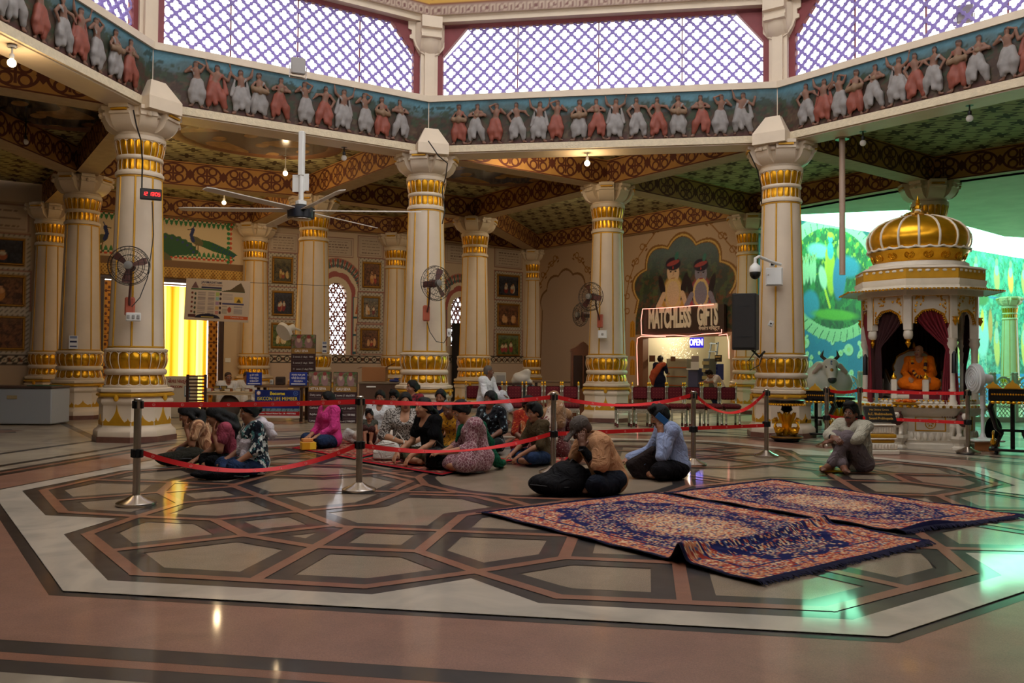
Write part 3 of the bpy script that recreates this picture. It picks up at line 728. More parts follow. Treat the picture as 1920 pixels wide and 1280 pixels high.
for i in range(8):
 j = (i+1) % 8; vis = i in (0, 1, 2, 3)
 a, b = inn[i], inn[j]; ao, bo = outp[i], outp[j]; la, lb = lip[i], lip[j]
 m = MB()
 def blk(pa, pb, pc, pd, z0, z1, mi):
  m.rings([[(*pa, z0), (*pb, z0), (*pc, z0), (*pd, z0)], [(*pa, z1), (*pb, z1), (*pc, z1), (*pd, z1)]], mi)
 blk(a, b, bo, ao, ZL, 6.4, 0); blk(la, lb, bo, ao, ZL+.02, ZL+.15, 1); blk(la, lb, bo, ao, 6.38, 6.5, 0)
 blk(offset_poly(ringV, IN-.06)[i], offset_poly(ringV, IN-.06)[j], back[j], back[i], 7.98, 8.1, 0); blk(a, b, back[j], back[i], 8.1, 8.35, 2)
 bm_ = m.build('trim_%d' % (i+1), [M_white, LIP, M_white], smooth=0)
 d = np.array(b)-np.array(a); L = float(np.linalg.norm(d)); mid = (np.array(a)+np.array(b))/2; nn = -mid/np.linalg.norm(mid); e = d/L; nn = np.array([-e[1], e[0]]);
 if np.dot(nn, -mid) < 0: nn = -nn
 tag(bm_, 'ring beam segment with painted relief frieze of dancers', 'beam', kind='structure')
 if not vis: continue
 T = frame((*mid, 0), nn)
 fp = frieze_paint(L-.02, 10+i); fp.panel('frieze_painting', None, bm_, mw=T @ Matrix.Translation((0, 5.94, .004)))
 nfig = {0: 14, 1: 11, 2: 15, 3: 13}[i]; pitch = (L-.9)/nfig
 for q in range(nfig):
  me = REL[kseq[(q+i*3) % len(kseq)]][1 if (q*7+i*3) % 5 < 2 else 0]
  o = bpy.data.objects.new('relief_dancer', me); COL.objects.link(o); o.parent = bm_
  o.matrix_world = T @ Matrix.Translation(((q-(nfig-1)/2)*pitch+rnd.uniform(-.05, .05), 5.53+rnd.uniform(-.01, .01), .006)) @ Matrix.Diagonal(((1 if rnd.random() < .6 else -1)*1.02, 1.09, .8, 1))
 P0 = np.array(ringV[i]); P1_ = np.array(ringV[j]); Lw = float(np.linalg.norm(P1_-P0))-.46; midw = (P0+P1_)/2
 Tw = frame((*midw, 6.5), nn); root = empty('window_%d' % (i+1), mat=Tw, label='clerestory window filled with quatrefoil lattice', cat='window', kind='structure')
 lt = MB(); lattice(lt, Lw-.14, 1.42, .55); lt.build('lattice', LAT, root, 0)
 fr = MB()
 H_ = 1.46
 for sx in (-1, 1):
  fr.box((sx*(Lw/2-.03), H_/2, 0), (.13, H_, .1))
  fr.add([(sx*(Lw/2-.62), H_, -.05), (sx*(Lw/2-.62), H_, .05), (sx*(Lw/2-.08), H_-.62, .05), (sx*(Lw/2-.08), H_-.62, -.05), (sx*(Lw/2), H_, -.05), (sx*(Lw/2), H_, .05)], [(0, 1, 2, 3), (0, 3, 4), (1, 5, 2)] if sx > 0 else [(3, 2, 1, 0), (4, 3, 0), (2, 5, 1)])
 fr.box((0, H_, 0), (Lw, .12, .1)); fr.box((0, .0, 0), (Lw, .05, .1))
 for x in np.linspace(-Lw/2, Lw/2, 5)[1:-1]: fr.box((x, H_/2, -.03), (.022, H_, .03))
 fr.build('frame', M_rfr, root, 0)
 bd = Canvas(L, .5, 200, (196, 152, 70));
 bd.put(bd.Y < .2, (150, 124, 110));
 for q in range(int(L/.12)): bd.ell(q*.12+.06, .09, .05, .08, (182, 160, 140)); bd.ell(q*.12+.06, .08, .022, .05, (120, 84, 78))
 bd.put((bd.Y > .2) & (bd.Y < .225), (120, 70, 50)); bd.blotch(5, .5, (150, 60, 40), 5, .9, (bd.Y > .3) & (bd.Y < .42))
 bd.panel('painted_band', None, bm_, mw=frame((*mid, 0), nn) @ Matrix.Translation((0, 8.35, .006)))
pr = None
for i in (1, 2, 3, 4):
 p = np.array(ringV[i]); a = ringang(p); n = Vector((cos(a), sin(a), 0)); t = Vector((-sin(a), cos(a), 0))
 lab = {1: 'left clerestory pier over the clock column', 2: 'clerestory pier over the column with the black fan', 3: 'clerestory pier over the loudspeaker column', 4: 'clerestory pier at the right end, mostly out of view'}[i]
 if pr is None:
  root = empty('clerestory_pier', (p[0], p[1], 6.45), a, lab, 'pier', 'clerestory piers'); s = MB()
  s.rings([[(x*.17, y*.17, z) for x, y in ((-1, -1), (1, -1), (1, 1), (-1, 1))] for z in (0, 1.9)]); s.rings([[(x*.12+.1, y*.1, z) for x, y in ((-1, -1), (1, -1), (1, 1), (-1, 1))] for z in (.05, .95)])
  s.build('shaft', M_white, root, 0); c = MB()
  for k in range(4):
   th = pi/2*k; nn = Vector((cos(th), sin(th), 0)); tt = Vector((-sin(th), cos(th), 0))
   pf = [(.1, .9), (.2, .95), (.28, 1.05), (.33, 1.18), (.4, 1.2), (.4, 1.26), (.36, 1.28), (.36, 1.36), (.43, 1.38), (.43, 1.6), (.1, 1.6)]
   c.rings([[tuple(nn*q+tt*(.2*sg)+Vector((0, 0, z))) for q, z in pf] for sg in (-1, 1)])
  c.lathe([(.2, .9), (.26, .96), (.33, 1.08), (.36, 1.2), (.36, 1.5)], 16); c.build('capital', M_white, root, 30); pr = root
 else: dup(pr, (p[0], p[1], 6.45), a, lab)
dm = MB(); d0 = offset_poly(ringV, .2); k8 = lambda s, z: [(x*s, y*s, z) for x, y in d0]
dm.rings([k8(1.06, 8.8), k8(1., 8.8), k8(.93, 9.8), k8(.74, 11.2), k8(DOME_EYE, 12.2), k8(DOME_EYE, 12.5), k8(.8, 11.6), k8(1.06, 9.8)], 0, False, False)
tag(dm.build('ceiling_dome', mat('dome_plaster', (214, 200, 180), .7), smooth=0), 'unseen plaster dome above the lattice windows, shaped to limit daylight', 'dome', kind='structure')  # out of view; opening sized to cut the daylight from above
def rings_(x, y, per):
 u = (x/per).frac()-.5; u = u*per; v = y-.27
 au, av = u.abs(), v.abs()
 r1 = (hyp(au-.13, av-.105)-.085).abs().lt(.02)
 oct_ = (hyp(au*.72, av)-.225).abs().lt(.018).max((au.max(av)-.24).abs().lt(.0))
 cross = (au.lt(.022)).min(av.lt(.17)).max(av.lt(.02).min(au.lt(.15)))
 dia = (((u.abs()*-1)+per/2) + av*.8).lt(.1)
 return r1.max(oct_).max(cross).max(dia).max((v.abs()-.255).abs().lt(.012))
M_beam = patmat('stencilled_beam', lambda x, y, z: rings_(x, y, .74), (170, 124, 66), (92, 48, 34), .65, noise=.15)
M_soff = mat('beam_soffit', (176, 152, 120), .7, var=.1)
def beam(p, q, label, zt=5.92, w=.46):
 p, q = np.array(p), np.array(q); d = q-p; L = float(np.linalg.norm(d)); d = d/L; n = np.array([-d[1], d[0]])*w/2; m = MB()
 for sg in (-1, 1):
  a, b = (p, q) if sg < 0 else (q, p); nn = n*sg
  m.add([(*(a+nn), ZL), (*(b+nn), ZL), (*(b+nn), zt), (*(a+nn), zt)], [(0, 1, 2, 3)], 0, [[(0, 0), (L, 0), (L, zt-ZL), (0, zt-ZL)]])
 m.add([(*(p+n), ZL), (*(q+n), ZL), (*(q-n), ZL), (*(p-n), ZL)], [(0, 1, 2, 3)], 1)
 m.add([(*(p+n), zt), (*(q+n), zt), (*(q-n), zt), (*(p-n), zt)], [(3, 2, 1, 0)], 1)
 m.add([(*(p+n), ZL), (*(p-n), ZL), (*(p-n), zt), (*(p+n), zt), (*(q+n), ZL), (*(q-n), ZL), (*(q-n), zt), (*(q+n), zt)], [(0, 1, 2, 3), (7, 6, 5, 4)], 1)
 o = m.build('trim_%d' % (20+beam.n), [M_beam, M_soff], smooth=0); beam.n += 1
 return tag(o, label, 'beam', kind='structure')
beam.n = 0
for p, q in ((V2, A0), (V3, A0), (A0, A1), (A0, P5), (V2, A2), (V1, A3), (A3, A2), (A2, A1), (V1, A7), (V3, A4), (V4, A5), (A4, A5), (A4, P5), (V4, A6), (A3, P1), (A2, P2), (A1, P3), (A1, P4), (P1, P2), (P2, P3), (P3, P4), (P4, P5), (A3, A7)):
 beam(p, q, 'stencilled ceiling beam between two columns')
def starpat(x, y, z):
 s = .84; h = .46; row = y/h; fr = row.frac(); par = ((row-fr)*.5).frac(); a = ((x/s+par).frac()-.5)*s; q = (fr-.5)*h
 st = hyp(a, q).lt((q.atan2(a)*6).cos()*.06+.15); wv = (((row+.5).frac()-.5)*h-(x*2*pi/s).sin()*.05).abs().lt(.018)
 a2 = ((x/s+par+.5).frac()-.5)*s; leaf = hyp(a2, (q.abs()-.07)*1.6).lt(.07)
 return st.max(wv).max(leaf)
M_ceil = patmat('stencilled_ceiling', starpat, (170, 162, 118), (70, 54, 36), .7, coord='Object', noise=.12)
cm = MB(); Zc = 5.92
def wedge_poly(P):
 cm.add([(x, y, Zc) for x, y in P]+[(x, y, Zc+.15) for x, y in P], [tuple(range(len(P)))]+[tuple(range(2*len(P)-1, len(P)-1, -1))], 0)
O = outp
for P in ([O[1], O[2], A2, A3], [O[2], O[3], P5, A0, A1, A2], [A2, A1, P3, P2], [A1, P4, P3], [A0, P5, P4, A1], [O[3], O[4], A5, A4, P5], [O[0], O[1], A3, P1, (-19, 6.8), (-19, -4)], [A3, A2, P2, P1], [O[4], O[5], (11.5, -4), A5], [A5, (11.5, -4), (19, -4), (19, 15)], [O[5], O[6], O[7], O[0], (-19, -4), (-19, -16), (19, -16), (19, -4), (11.5, -4)]):  # unseen rear and right bays are closed over to keep the aisles dark
 a = sum(P[i][0]*P[(i+1) % len(P)][1]-P[(i+1) % len(P)][0]*P[i][1] for i in range(len(P)))
 wedge_poly(P if a < 0 else P[::-1])
tag(cm.build('ceiling', [M_ceil], smooth=0), 'stencilled aisle ceiling', 'ceiling', kind='structure')
# ================================================================== outer walls
class Wall:
 def __init__(s, L, R, h=5.95):
  s.L = np.array(L, float); s.R = np.array(R, float); d = s.R-s.L; s.len = float(np.linalg.norm(d)); d = d/s.len; s.d = d; s.n = np.array([d[1], -d[0]]); s.h = h
  s.T = frame((*s.L, 0), s.n); s.n3 = np.array([*s.n, 0])
 def px(s, x, y, off=0.):
  p = onplane(x, y, np.array([*s.L, 0])+s.n3*off, s.n3); q = p[:2]-s.L; return float(q@s.d), float(p[2])
 def at(s, x, y, off=0.):
  """matrix at local x, y on the wall face"""
  return s.T @ Matrix.Translation((x, y, off))
 def rect(s, x0, y0, x1, y1, off=0.):
  cx, cy = s.px((x0+x1)/2, (y0+y1)/2, off); a = s.px(x0, (y0+y1)/2, off); b = s.px(x1, (y0+y1)/2, off); c = s.px((x0+x1)/2, y0, off); d = s.px((x0+x1)/2, y1, off)
  return cx, cy, b[0]-a[0], c[1]-d[1]
 def build(s, name, m, holes=(), th=.3, z0=0., label=None):
  xs = sorted({0., s.len, *[h[0] for h in holes], *[h[2] for h in holes]}); ys = sorted({z0, s.h, *[h[1] for h in holes], *[h[3] for h in holes]}); mb = MB()
  for i in range(len(xs)-1):
   for j in range(len(ys)-1):
    cx, cy = (xs[i]+xs[i+1])/2, (ys[j]+ys[j+1])/2
    if any(h[0] < cx < h[2] and h[1] < cy < h[3] for h in holes): continue
    mb.box((cx, cy, -th/2-.003), (xs[i+1]-xs[i], ys[j+1]-ys[j], th))
  o = mb.build(name, [m], smooth=0, mw=s.T); return tag(o, label or 'painted wall of the hall', 'wall', kind='structure')
 def skin(s, cv, parent, holes=(), name='wall_painting'):
  k = np.ones(cv.X.shape, bool); e = cv.w/cv.nx/2
  for h in holes: k &= ~((cv.X+e > h[0]) & (cv.X+e < h[2]) & (cv.Y+e > h[1]) & (cv.Y+e < h[3]))
  o = cv.panel(name, None, None, 0, cv.w/2, cv.h/2, keep=k); o.parent = parent; return o
WA = Wall((-19.2, 6.9), P1); WB = Wall(P1, P2); WC = Wall(P2, P3); WD = Wall(P3, P4); WE = Wall(P4, P5); WF = Wall((4.0, 13.95), (15.2, 25.2), 5.4)
def picture(wl, x0, y0, x1, y1, label, seed, pal, group='framed paintings on the walls'):
 cx, cy, w, h = wl.rect(x0, y0, x1, y1, .03); root = empty('framed_painting', mat=wl.at(cx, cy, .012), label=label, cat='painting', group=group); f = MB(); t = .05
 for a, b, c, d in ((0, h/2-t/2, w, t), (0, -h/2+t/2, w, t), (-w/2+t/2, 0, t, h-2*t), (w/2-t/2, 0, t, h-2*t)): f.bbox((a, b, .02), (c, d, .05), .012)
 f.build('frame', M_golddk, root, 0); iw, ih = w-2*t, h-2*t; c = Canvas(iw, ih, 44, pal[0]); r = np.random.default_rng(seed)
 for i in range(7): c.blotch(1.4/iw*(1+.4*i), .25, pal[1+i % 2], seed*7+i, .55)
 c.put(np.clip((c.Y/ih-.75)*4, 0, 1), pal[3], .7)
 for i in range(r.integers(2, 5)):
  x = iw*(.2+.6*r.random()); hh = ih*r.uniform(.3, .55); b = ih*.12; cl = pal[4+int(r.integers(0, 3))]
  c.ell(x, b+hh*.4, iw*.09, hh*.42, cl, r.uniform(-.2, .2), .2); c.ell(x, b+hh*.7, iw*.075, hh*.2, pal[5], 0, .3); c.ell(x, b+hh*.97, iw*.042, hh*.1, (176, 128, 96), 0, .2); c.ell(x, b+hh*1.06, iw*.045, hh*.06, (60, 44, 30), 0, .2)
 c.speckle(.18, seed); c.panel('canvas', None, root, .02); return root
PALS = [[(60, 52, 40), (96, 84, 52), (40, 40, 34), (120, 110, 80), (150, 110, 50), (190, 160, 100), (140, 70, 50)], [(38, 38, 46), (60, 58, 66), (28, 26, 30), (70, 70, 84), (160, 90, 60), (180, 170, 150), (120, 40, 40)],
  [(84, 56, 40), (130, 84, 56), (58, 38, 28), (110, 80, 56), (180, 120, 60), (200, 150, 100), (150, 60, 50)], [(70, 84, 46), (110, 120, 60), (48, 60, 34), (120, 130, 110), (170, 120, 50), (210, 190, 150), (150, 60, 60)],
  [(98, 90, 80), (140, 124, 100), (66, 60, 56), (110, 116, 120), (200, 150, 90), (206, 180, 150), (120, 60, 60)]]
def dado(c, y0, y1, x0=0., x1=99.):
 k = (c.X >= x0) & (c.X <= x1); h = y1-y0
 c.put(k & (c.Y > y0) & (c.Y < y1), (66, 58, 54)); c.put(k & (c.Y > y0+.03) & (c.Y < y1-.03), (188, 170, 146)); p = h*.95
 u = ((c.X/p) % 1-.5)*p; v = c.Y-(y0+y1)/2
 c.put(k & (np.hypot(u, v) < h*.2), (120, 66, 40)); c.put(k & (np.hypot(u, v) < h*.1), (50, 44, 40)); c.put(k & (np.abs(np.hypot(np.abs(u)-p*.5, v)-h*.3) < .018) & (np.abs(v) < h*.4), (60, 54, 48)); c.put(k & (np.hypot(np.abs(u)-p*.5, v) < h*.1), (58, 74, 60))
def matt(c, wl, x0, y0, x1, y1, w=.12):
 cx, cy, ww, h = wl.rect(x0, y0, x1, y1); a, b = cx-ww/2-w, cx+ww/2+w; d, e = cy-h/2-w, cy+h/2+w
 c.rect(a-.03, d-.03, b+.03, e+.03, (140, 96, 84)); c.rect(a, d, b, e, (176, 166, 150)); k = (c.X > a) & (c.X < b) & (c.Y > d) & (c.Y < e)
 c.put(k & ((np.sin(c.X*52)*np.sin(c.Y*52)) > .45), (110, 104, 96)); c.rect(cx-ww/2-.025, cy-h/2-.025, cx+ww/2+.025, cy+h/2+.025, (150, 116, 66))
def script(c, wl, x0, y0, x1, y1, lines=5, seed=0):
 cx, cy, w, h = wl.rect(x0, y0, x1, y1); c.rect(cx-w/2-.06, cy-h/2-.06, cx+w/2+.06, cy+h/2+.06, (136, 104, 94)); c.rect(cx-w/2-.035, cy-h/2-.035, cx+w/2+.035, cy+h/2+.035, (186, 166, 146)); c.rect(cx-w/2, cy-h/2, cx+w/2, cy+h/2, (150, 130, 116)); c.rect(cx-w/2+.02, cy-h/2+.02, cx+w/2-.02, cy+h/2-.02, (176, 158, 140))
 r = np.random.default_rng(seed)
 for i in range(lines):
  y = cy+h*(.32-.66*i/max(1, lines-1)); x = cx-w*.38
  while x < cx+w*.36:
   l = r.uniform(.04, .13); c.rect(x, y-.012, min(x+l, cx+w*.4), y+.014, (112, 90, 82)); x += l+.03
cA = Canvas(WA.len, 5.4, 150, (170, 148, 124))
for r_y in ((445, 495), (515, 573), (592, 655)): matt(cA, WA, -60, r_y[0], 47, r_y[1])
script(cA, WA, -60, 385, 50, 428, 5, 1); x_, y_ = WA.px(20, 674); dado(cA, y_-.14, y_+.12)
wa = WA.build('wall_left', M_wall, label='left wall with stacked framed paintings'); WA.skin(cA, wa)
for i, (a, b, t_) in enumerate(((445, 495, 'top'), (515, 573, 'middle'), (592, 655, 'bottom'))):
 picture(WA, -60, a, 47, b, '%s of the three dark framed paintings at the far left edge' % t_, 20+i, PALS[(1, 2, 2)[i]])
dx0, dz1 = WB.px(186, 527)[0], WB.px(330, 528)[1]; dx1 = WB.px(411, 600)[0]
hB = [(dx0, 0, dx1, dz1)]; cB = Canvas(WB.len, 5.4, 380, (196, 172, 140));
px0, py0 = WB.px(180, 400); px1 = WB.px(436, 420)[0]; pyb = WB.px(436, 492)[1]; pyt = WB.px(436, 417)[1]
cB.rect(px0, pyb, px1, pyt, (206, 186, 150));
for a in np.arange(px0, px1, .13):
 for yy, sg in ((pyt-.1, -1), (pyb+.1, 1)): cB.poly([(a-.055, yy), (a+.055, yy), (a+.03, yy+sg*.1), (a, yy+sg*.15), (a-.03, yy+sg*.1)], (44, 120, 66)); cB.ell(a+.065, yy-sg*.03, .03, .03, (34, 96, 54))
 cB.ell(a, pyt-.03, .05, .03, (170, 60, 34)); cB.ell(a, pyb+.03, .05, .03, (190, 70, 40))
for b in np.arange(pyb, pyt, .14): cB.ell(px1-.04, b, .035, .05, (190, 70, 40)); cB.ell(px1-.11, b, .05, .05, (44, 120, 66))
def peacock(cx, cy, s, fan=False, fl=1):
 if fan:
  for i in range(13):
   a = radians(20+i*11); cB.poly([(cx, cy), (cx+s*.95*cos(a-.1), cy+s*.62*sin(a-.1)), (cx+s*cos(a), cy+s*.66*sin(a)), (cx+s*.95*cos(a+.1), cy+s*.62*sin(a+.1))], (34, 84, 50)); cB.ell(cx+s*.85*cos(a), cy+s*.55*sin(a), .035, .035, (40, 60, 110))
 else:
  cB.poly([(cx, cy+.1*s), (cx+fl*.5*s, cy+.02*s), (cx+fl*1.25*s, cy-.26*s), (cx+fl*1.5*s, cy-.42*s), (cx+fl*1.3*s, cy-.5*s), (cx+fl*.6*s, cy-.34*s), (cx+fl*.05*s, cy-.14*s)], (38, 92, 50))
  for i in range(9): cB.ell(cx+fl*(.6+.1*i)*s, cy-(.08+.045*i)*s, .03*s, .03*s, (30, 60, 104)); cB.ell(cx+fl*(.55+.1*i)*s, cy-(.2+.035*i)*s, .03*s, .03*s, (30, 60, 104))
 cB.ell(cx, cy, .26*s, .14*s, (96, 92, 58), -.5*fl); cB.line([(cx-fl*.13*s, cy), (cx-fl*.2*s, cy+.2*s), (cx-fl*.14*s, cy+.4*s)], .12*s, (24, 40, 96)); cB.ell(cx-fl*.15*s, cy+.42*s, .07*s, .06*s, (24, 40, 96)); cB.line([(cx-fl*.2*s, cy+.42*s), (cx-fl*.32*s, cy+.4*s)], .035*s, (60, 50, 40)); cB.line([(cx-fl*.13*s, cy+.48*s), (cx-fl*.08*s, cy+.58*s)], .03*s, (24, 40, 96))
 for q in (-.03, .06): cB.line([(cx+q*s, cy-.12*s), (cx+(q-.02)*s, cy-.46*s), (cx+(q-.1)*s, cy-.48*s)], .035*s, (110, 76, 40))
q = WB.px(369, 452); peacock(q[0], q[1], .78); q = WB.px(305, 478); peacock(q[0], q[1]-.05, 1.05, True); q = WB.px(196, 448); peacock(q[0]-.1, q[1], .8, False, -1)
ly = WB.px(380, 503)[1]; cB.rect(px0, ly-.02, WB.len, pyb-.06, (120, 88, 56))
gy1, gy0 = WB.px(380, 505)[1], dz1+.02; cB.rect(px0, gy0, WB.len-.3, gy1, (168, 120, 40)); k = (cB.Y > gy0) & (cB.Y < gy1)
cB.put(k & (np.abs(((cB.X/.3) % 1-.5)*.3) < (cB.Y-gy0)*.45) , (196, 152, 70)); cB.put(k & (np.sin(cB.X*70)*np.sin(cB.Y*60) > .3), (120, 82, 30))
wb = WB.build('wall_door', M_wall, hB, label='wall with peacock panel above the curtained doorway'); WB.skin(cB, wb, hB)
q = WB.px(427, 675)
sw = MB(); sw.box((0, 0, .01), (.16, .12, .02)); tag(sw.build('switch_plate', M_wht, smooth=0, mw=WB.at(q[0], q[1])), 'small white switch plate on wall beside the door frame', 'switch')
CURT = bpy.data.materials.new('yellow_curtain'); CURT.use_nodes = True; nt = CURT.node_tree; nt.nodes.clear()
o_ = nt.nodes.new('ShaderNodeOutputMaterial'); a_ = nt.nodes.new('ShaderNodeBsdfDiffuse'); t_ = nt.nodes.new('ShaderNodeBsdfTranslucent'); x_ = nt.nodes.new('ShaderNodeMixShader'); x_.inputs[0].default_value = .72
vc = nt.nodes.new('ShaderNodeVertexColor'); vc.layer_name = 'Col'
for s_ in (a_, t_): nt.links.new(vc.outputs[0], s_.inputs[0])
nt.links.new(a_.outputs[0], x_.inputs[1]); nt.links.new(t_.outputs[0], x_.inputs[2]); nt.links.new(x_.outputs[0], o_.inputs[0])
cw = dx1-dx0-.36; nx = 260; xs = np.linspace(0, cw, nx); zs = np.linspace(.03, dz1-.12, 20); Xg, Zg = np.meshgrid(xs, zs)
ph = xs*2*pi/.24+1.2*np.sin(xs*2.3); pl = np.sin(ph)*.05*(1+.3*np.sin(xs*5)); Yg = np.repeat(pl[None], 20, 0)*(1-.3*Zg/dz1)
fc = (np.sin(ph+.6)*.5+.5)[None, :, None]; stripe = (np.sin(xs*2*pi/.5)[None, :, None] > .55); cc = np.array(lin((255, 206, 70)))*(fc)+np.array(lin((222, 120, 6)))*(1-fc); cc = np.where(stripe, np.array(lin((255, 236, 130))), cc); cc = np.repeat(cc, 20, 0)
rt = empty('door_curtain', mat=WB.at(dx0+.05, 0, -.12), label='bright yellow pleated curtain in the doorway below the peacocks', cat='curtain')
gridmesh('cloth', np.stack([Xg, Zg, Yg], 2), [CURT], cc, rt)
rl = MB(); rl.tube([(-.05, dz1-.08, 0), (cw+.3, dz1-.08, 0)], .02); rl.build('rail', M_golddk, rt)
dr = empty('door_1', mat=WB.at(0, 0, 0), label='dark wood doorway with carved gold door leaves', cat='door', kind='structure'); m = MB()
for x in (dx0+.06, dx1+.05): m.bbox((x, dz1/2, .02), (.14, dz1, .16), .02)
m.bbox(((dx0+dx1)/2, dz1+.03, .02), (dx1-dx0+.3, .12, .16), .02); m.build('frame', M_dark, dr, 0)
GD = patmat('carved_gold_door', lambda x, y, z: ((x*38).sin()*(y*30).sin()).gt(.35).max((y*2.2).frac().lt(.06)), (196, 130, 40), (96, 50, 20), .4, coord='Object', metal=.3)
for x, w in ((dx1-.16, .26), (dx0+.2, .22)):
 m = MB(); m.box((x, dz1/2, -.06), (w, dz1-.1, .05))
 for i in range(7): m.bbox((x, .3+i*(dz1-.5)/6.5, -.03), (w-.08, .32, .03), .012)
 m.build('door_leaf', GD, dr, 0)
def jali(mb, w, h, s, m=0):
 nx = int(w/s)+1; ny = int(h/(s*.87))+1
 for iy in range(ny):
  for ix in range(nx+1):
   cx = -w/2+(ix+.5*(iy % 2))*s; cy = (iy+.5)*s*.87; n = 12; hexs = []
   for j in range(n):
    a = 2*pi*j/n+pi/6; hexs.append((cx+s*.5/max(abs(cos(((a) % (pi/3))-pi/6)), .5)*cos(a), cy+s*.5/max(abs(cos(((a) % (pi/3))-pi/6)), .5)*sin(a)))
   q = s*(.36 if (ix+2*iy) % 3 else .24); inn_ = [(cx+q*cos(2*pi*j/n+pi/6), cy+q*sin(2*pi*j/n+pi/6)) for j in range(n)]
   vs = [(min(max(p[0], -w/2), w/2), min(max(p[1], 0), h), z) for z in (0, .04) for p in hexs]+[(min(max(p[0], -w/2), w/2), min(max(p[1], 0), h), z) for z in (0, .04) for p in inn_]
   fs = []
   for j in range(n): k = (j+1) % n; fs += [(n+j, n+k, 3*n+k, 3*n+j), (2*n+j, 3*n+j, 3*n+k, 2*n+k), (j, 2*n+j, 2*n+k, k)]
   mb.add(vs, fs, m)
def archpts(cx, w, y0, ys, n=16, cusp=.0):
 """opening outline: straight sides to ys, then semicircle-ish pointed arch"""
 P = [(cx-w/2, y0), (cx+w/2, y0)]
 for i in range(n+1):
  a = pi*i/n; r = w/2*(1+cusp*abs(sin(a*4.5))); P.append((cx+r*cos(a), ys+r*1.25*sin(a)))
 return P
M_jali = mat('jali_stone', (150, 92, 86), .6, var=.1)
def jaliwall(wl, name, wx0, wx1, wy0, wy1, pics, scr, label, num, blk=False):
 c = Canvas(wl.len, 5.4, 280, (188, 166, 142)); cx, cy, w, h = wl.rect(wx0, wy0, wx1, wy1); y0, y1 = cy-h/2, cy+h/2; ys = y1-w*.62
 for k_, col in ((1.25, (166, 110, 96)), (1.05, (200, 182, 156)), (.92, (60, 96, 104)), (.8, (206, 190, 164)), (.5, (156, 84, 80)), (.3, (206, 188, 160))): c.poly(archpts(cx, w+k_, y0-.02, ys, 24, .08 if col in ((156, 84, 80),) else 0), col)
 th = np.arctan2(c.Y-ys, c.X-cx); rr = np.hypot(c.X-cx, (c.Y-ys)/1.25); kk = (c.Y > ys) & (rr > w/2+.38) & (rr < w/2+.6); c.put(kk & (np.sin(th*46) > .1), (84, 92, 86)); c.put(kk & (np.sin(th*46) < -.75), (150, 60, 50))
 for sg in (-1, 1):
  xx = cx+sg*(w/2+.33); c.rect(xx-.13, y0, xx+.13, ys, (64, 100, 108)); c.rect(xx-.1, y0+.03, xx+.1, ys-.03, (206, 186, 156))
  for yy in np.arange(y0+.3, ys-.1, .55): c.rect(xx-.13, yy-.27, xx+.13, yy-.2, (48, 90, 100)); c.poly([(xx-.06, yy-.12), (xx+.06, yy-.12), (xx+.03, yy+.05), (xx, yy+.18), (xx-.03, yy+.05)], (184, 96, 44))
 for a in pics: matt(c, wl, *a[:4])
 for i, a in enumerate(scr): script(c, wl, *a, 5, num*10+i)
 d = wl.px((wx0+wx1)/2, 674)[1]; dado(c, d-.12, d+.14); c.rect(0, 0, 99, d-.13, (186, 164, 144))
 e = wl.len/c.nx; hole = [(cx-w/2, y0, cx+w/2, ys)]
 for i in range(10):
  yy = ys+(y1-ys)*i/10; q = w/2*sqrt(max(0, 1-((i+.5)/10)**2)); hole.append((cx-q, yy, cx+q, yy+(y1-ys)/10))
 wo = wl.build(name, M_wall, hole, label=label); wl.skin(c, wo, hole)
 r = empty('window_%d' % num, mat=wl.at(cx, y0, -.12), label='arched jali window glowing with daylight', cat='window', kind='structure'); m = MB(); jali(m, w, y1-y0, .17); m.build('lattice', M_jali, r, 0)
 for a in pics: picture(wl, *a[:4], a[4], a[5], PALS[a[6]])
jaliwall(WC, 'wall_back_left', 610, 650, 530, 664, [(511, 482, 549, 530, 'portrait painting at the top left of the price board wall', 1, 0), (511, 546, 550, 591, 'dark group painting under the top left portrait', 2, 1), (509, 606, 549, 652, 'green landscape painting behind the small white wall fan', 3, 3), (680, 492, 714, 539, 'portrait painting right of the jali window, uppermost', 4, 2), (679, 556, 712, 597, 'pale painting right of the jali window, middle one', 5, 4), (676, 616, 711, 656, 'brown painting right of the jali window, lowest', 6, 2)], [(507, 440, 556, 470), (600, 448, 660, 478), (674, 446, 716, 480)], 'wall with arched jali window and framed paintings', 11)
jaliwall(WD, 'wall_back_right', 846, 880, 556, 648, [(933, 516, 974, 556, 'dark night painting uppermost beside the back corner pillar', 7, 1), (933, 570, 974, 612, 'crowd painting in the middle beside the back corner pillar', 8, 2), (932, 626, 974, 667, 'bright green dance painting lowest beside the corner pillar', 9, 3)], [(838, 460, 895, 492), (930, 470, 977, 500)], 'wall with arched jali window beside the back corner', 12)
cx, cy, w, h = WD.rect(846, 652, 868, 740, .1); bp = MB(); bp.box((0, 0, .04), (w, 2.6, .06)); bp.box((0, 0, .07), (w-.1, 2.5, .01)); tag(bp.build('black_panel', M_black, smooth=0, mw=WD.at(cx, 1.32, .12)), 'tall black panel standing under the half hidden jali window', 'panel')
cE = Canvas(WE.len, 5.4, 500, (178, 150, 122)); q0 = WE.px(1012, 700); q1 = WE.px(1110, 700); nt_ = WE.px(1060, 462)
cE.rect(0, 0, 99, .2, (120, 92, 76))
def scallop(cx, w, y0, ys, yt, n=5, dp=.12):
 P = [(cx-w/2, y0), (cx+w/2, y0), (cx+w/2, ys)]
 for i in range(61):
  a = pi*i/60; k = 1-dp*(1-abs(sin(a*n/1.0)))*.9; P.append((cx+w/2*k*cos(a), ys+(yt-ys)*k*sin(a)))
 return P
ncx, nw = (q0[0]+q1[0])/2, q1[0]-q0[0]
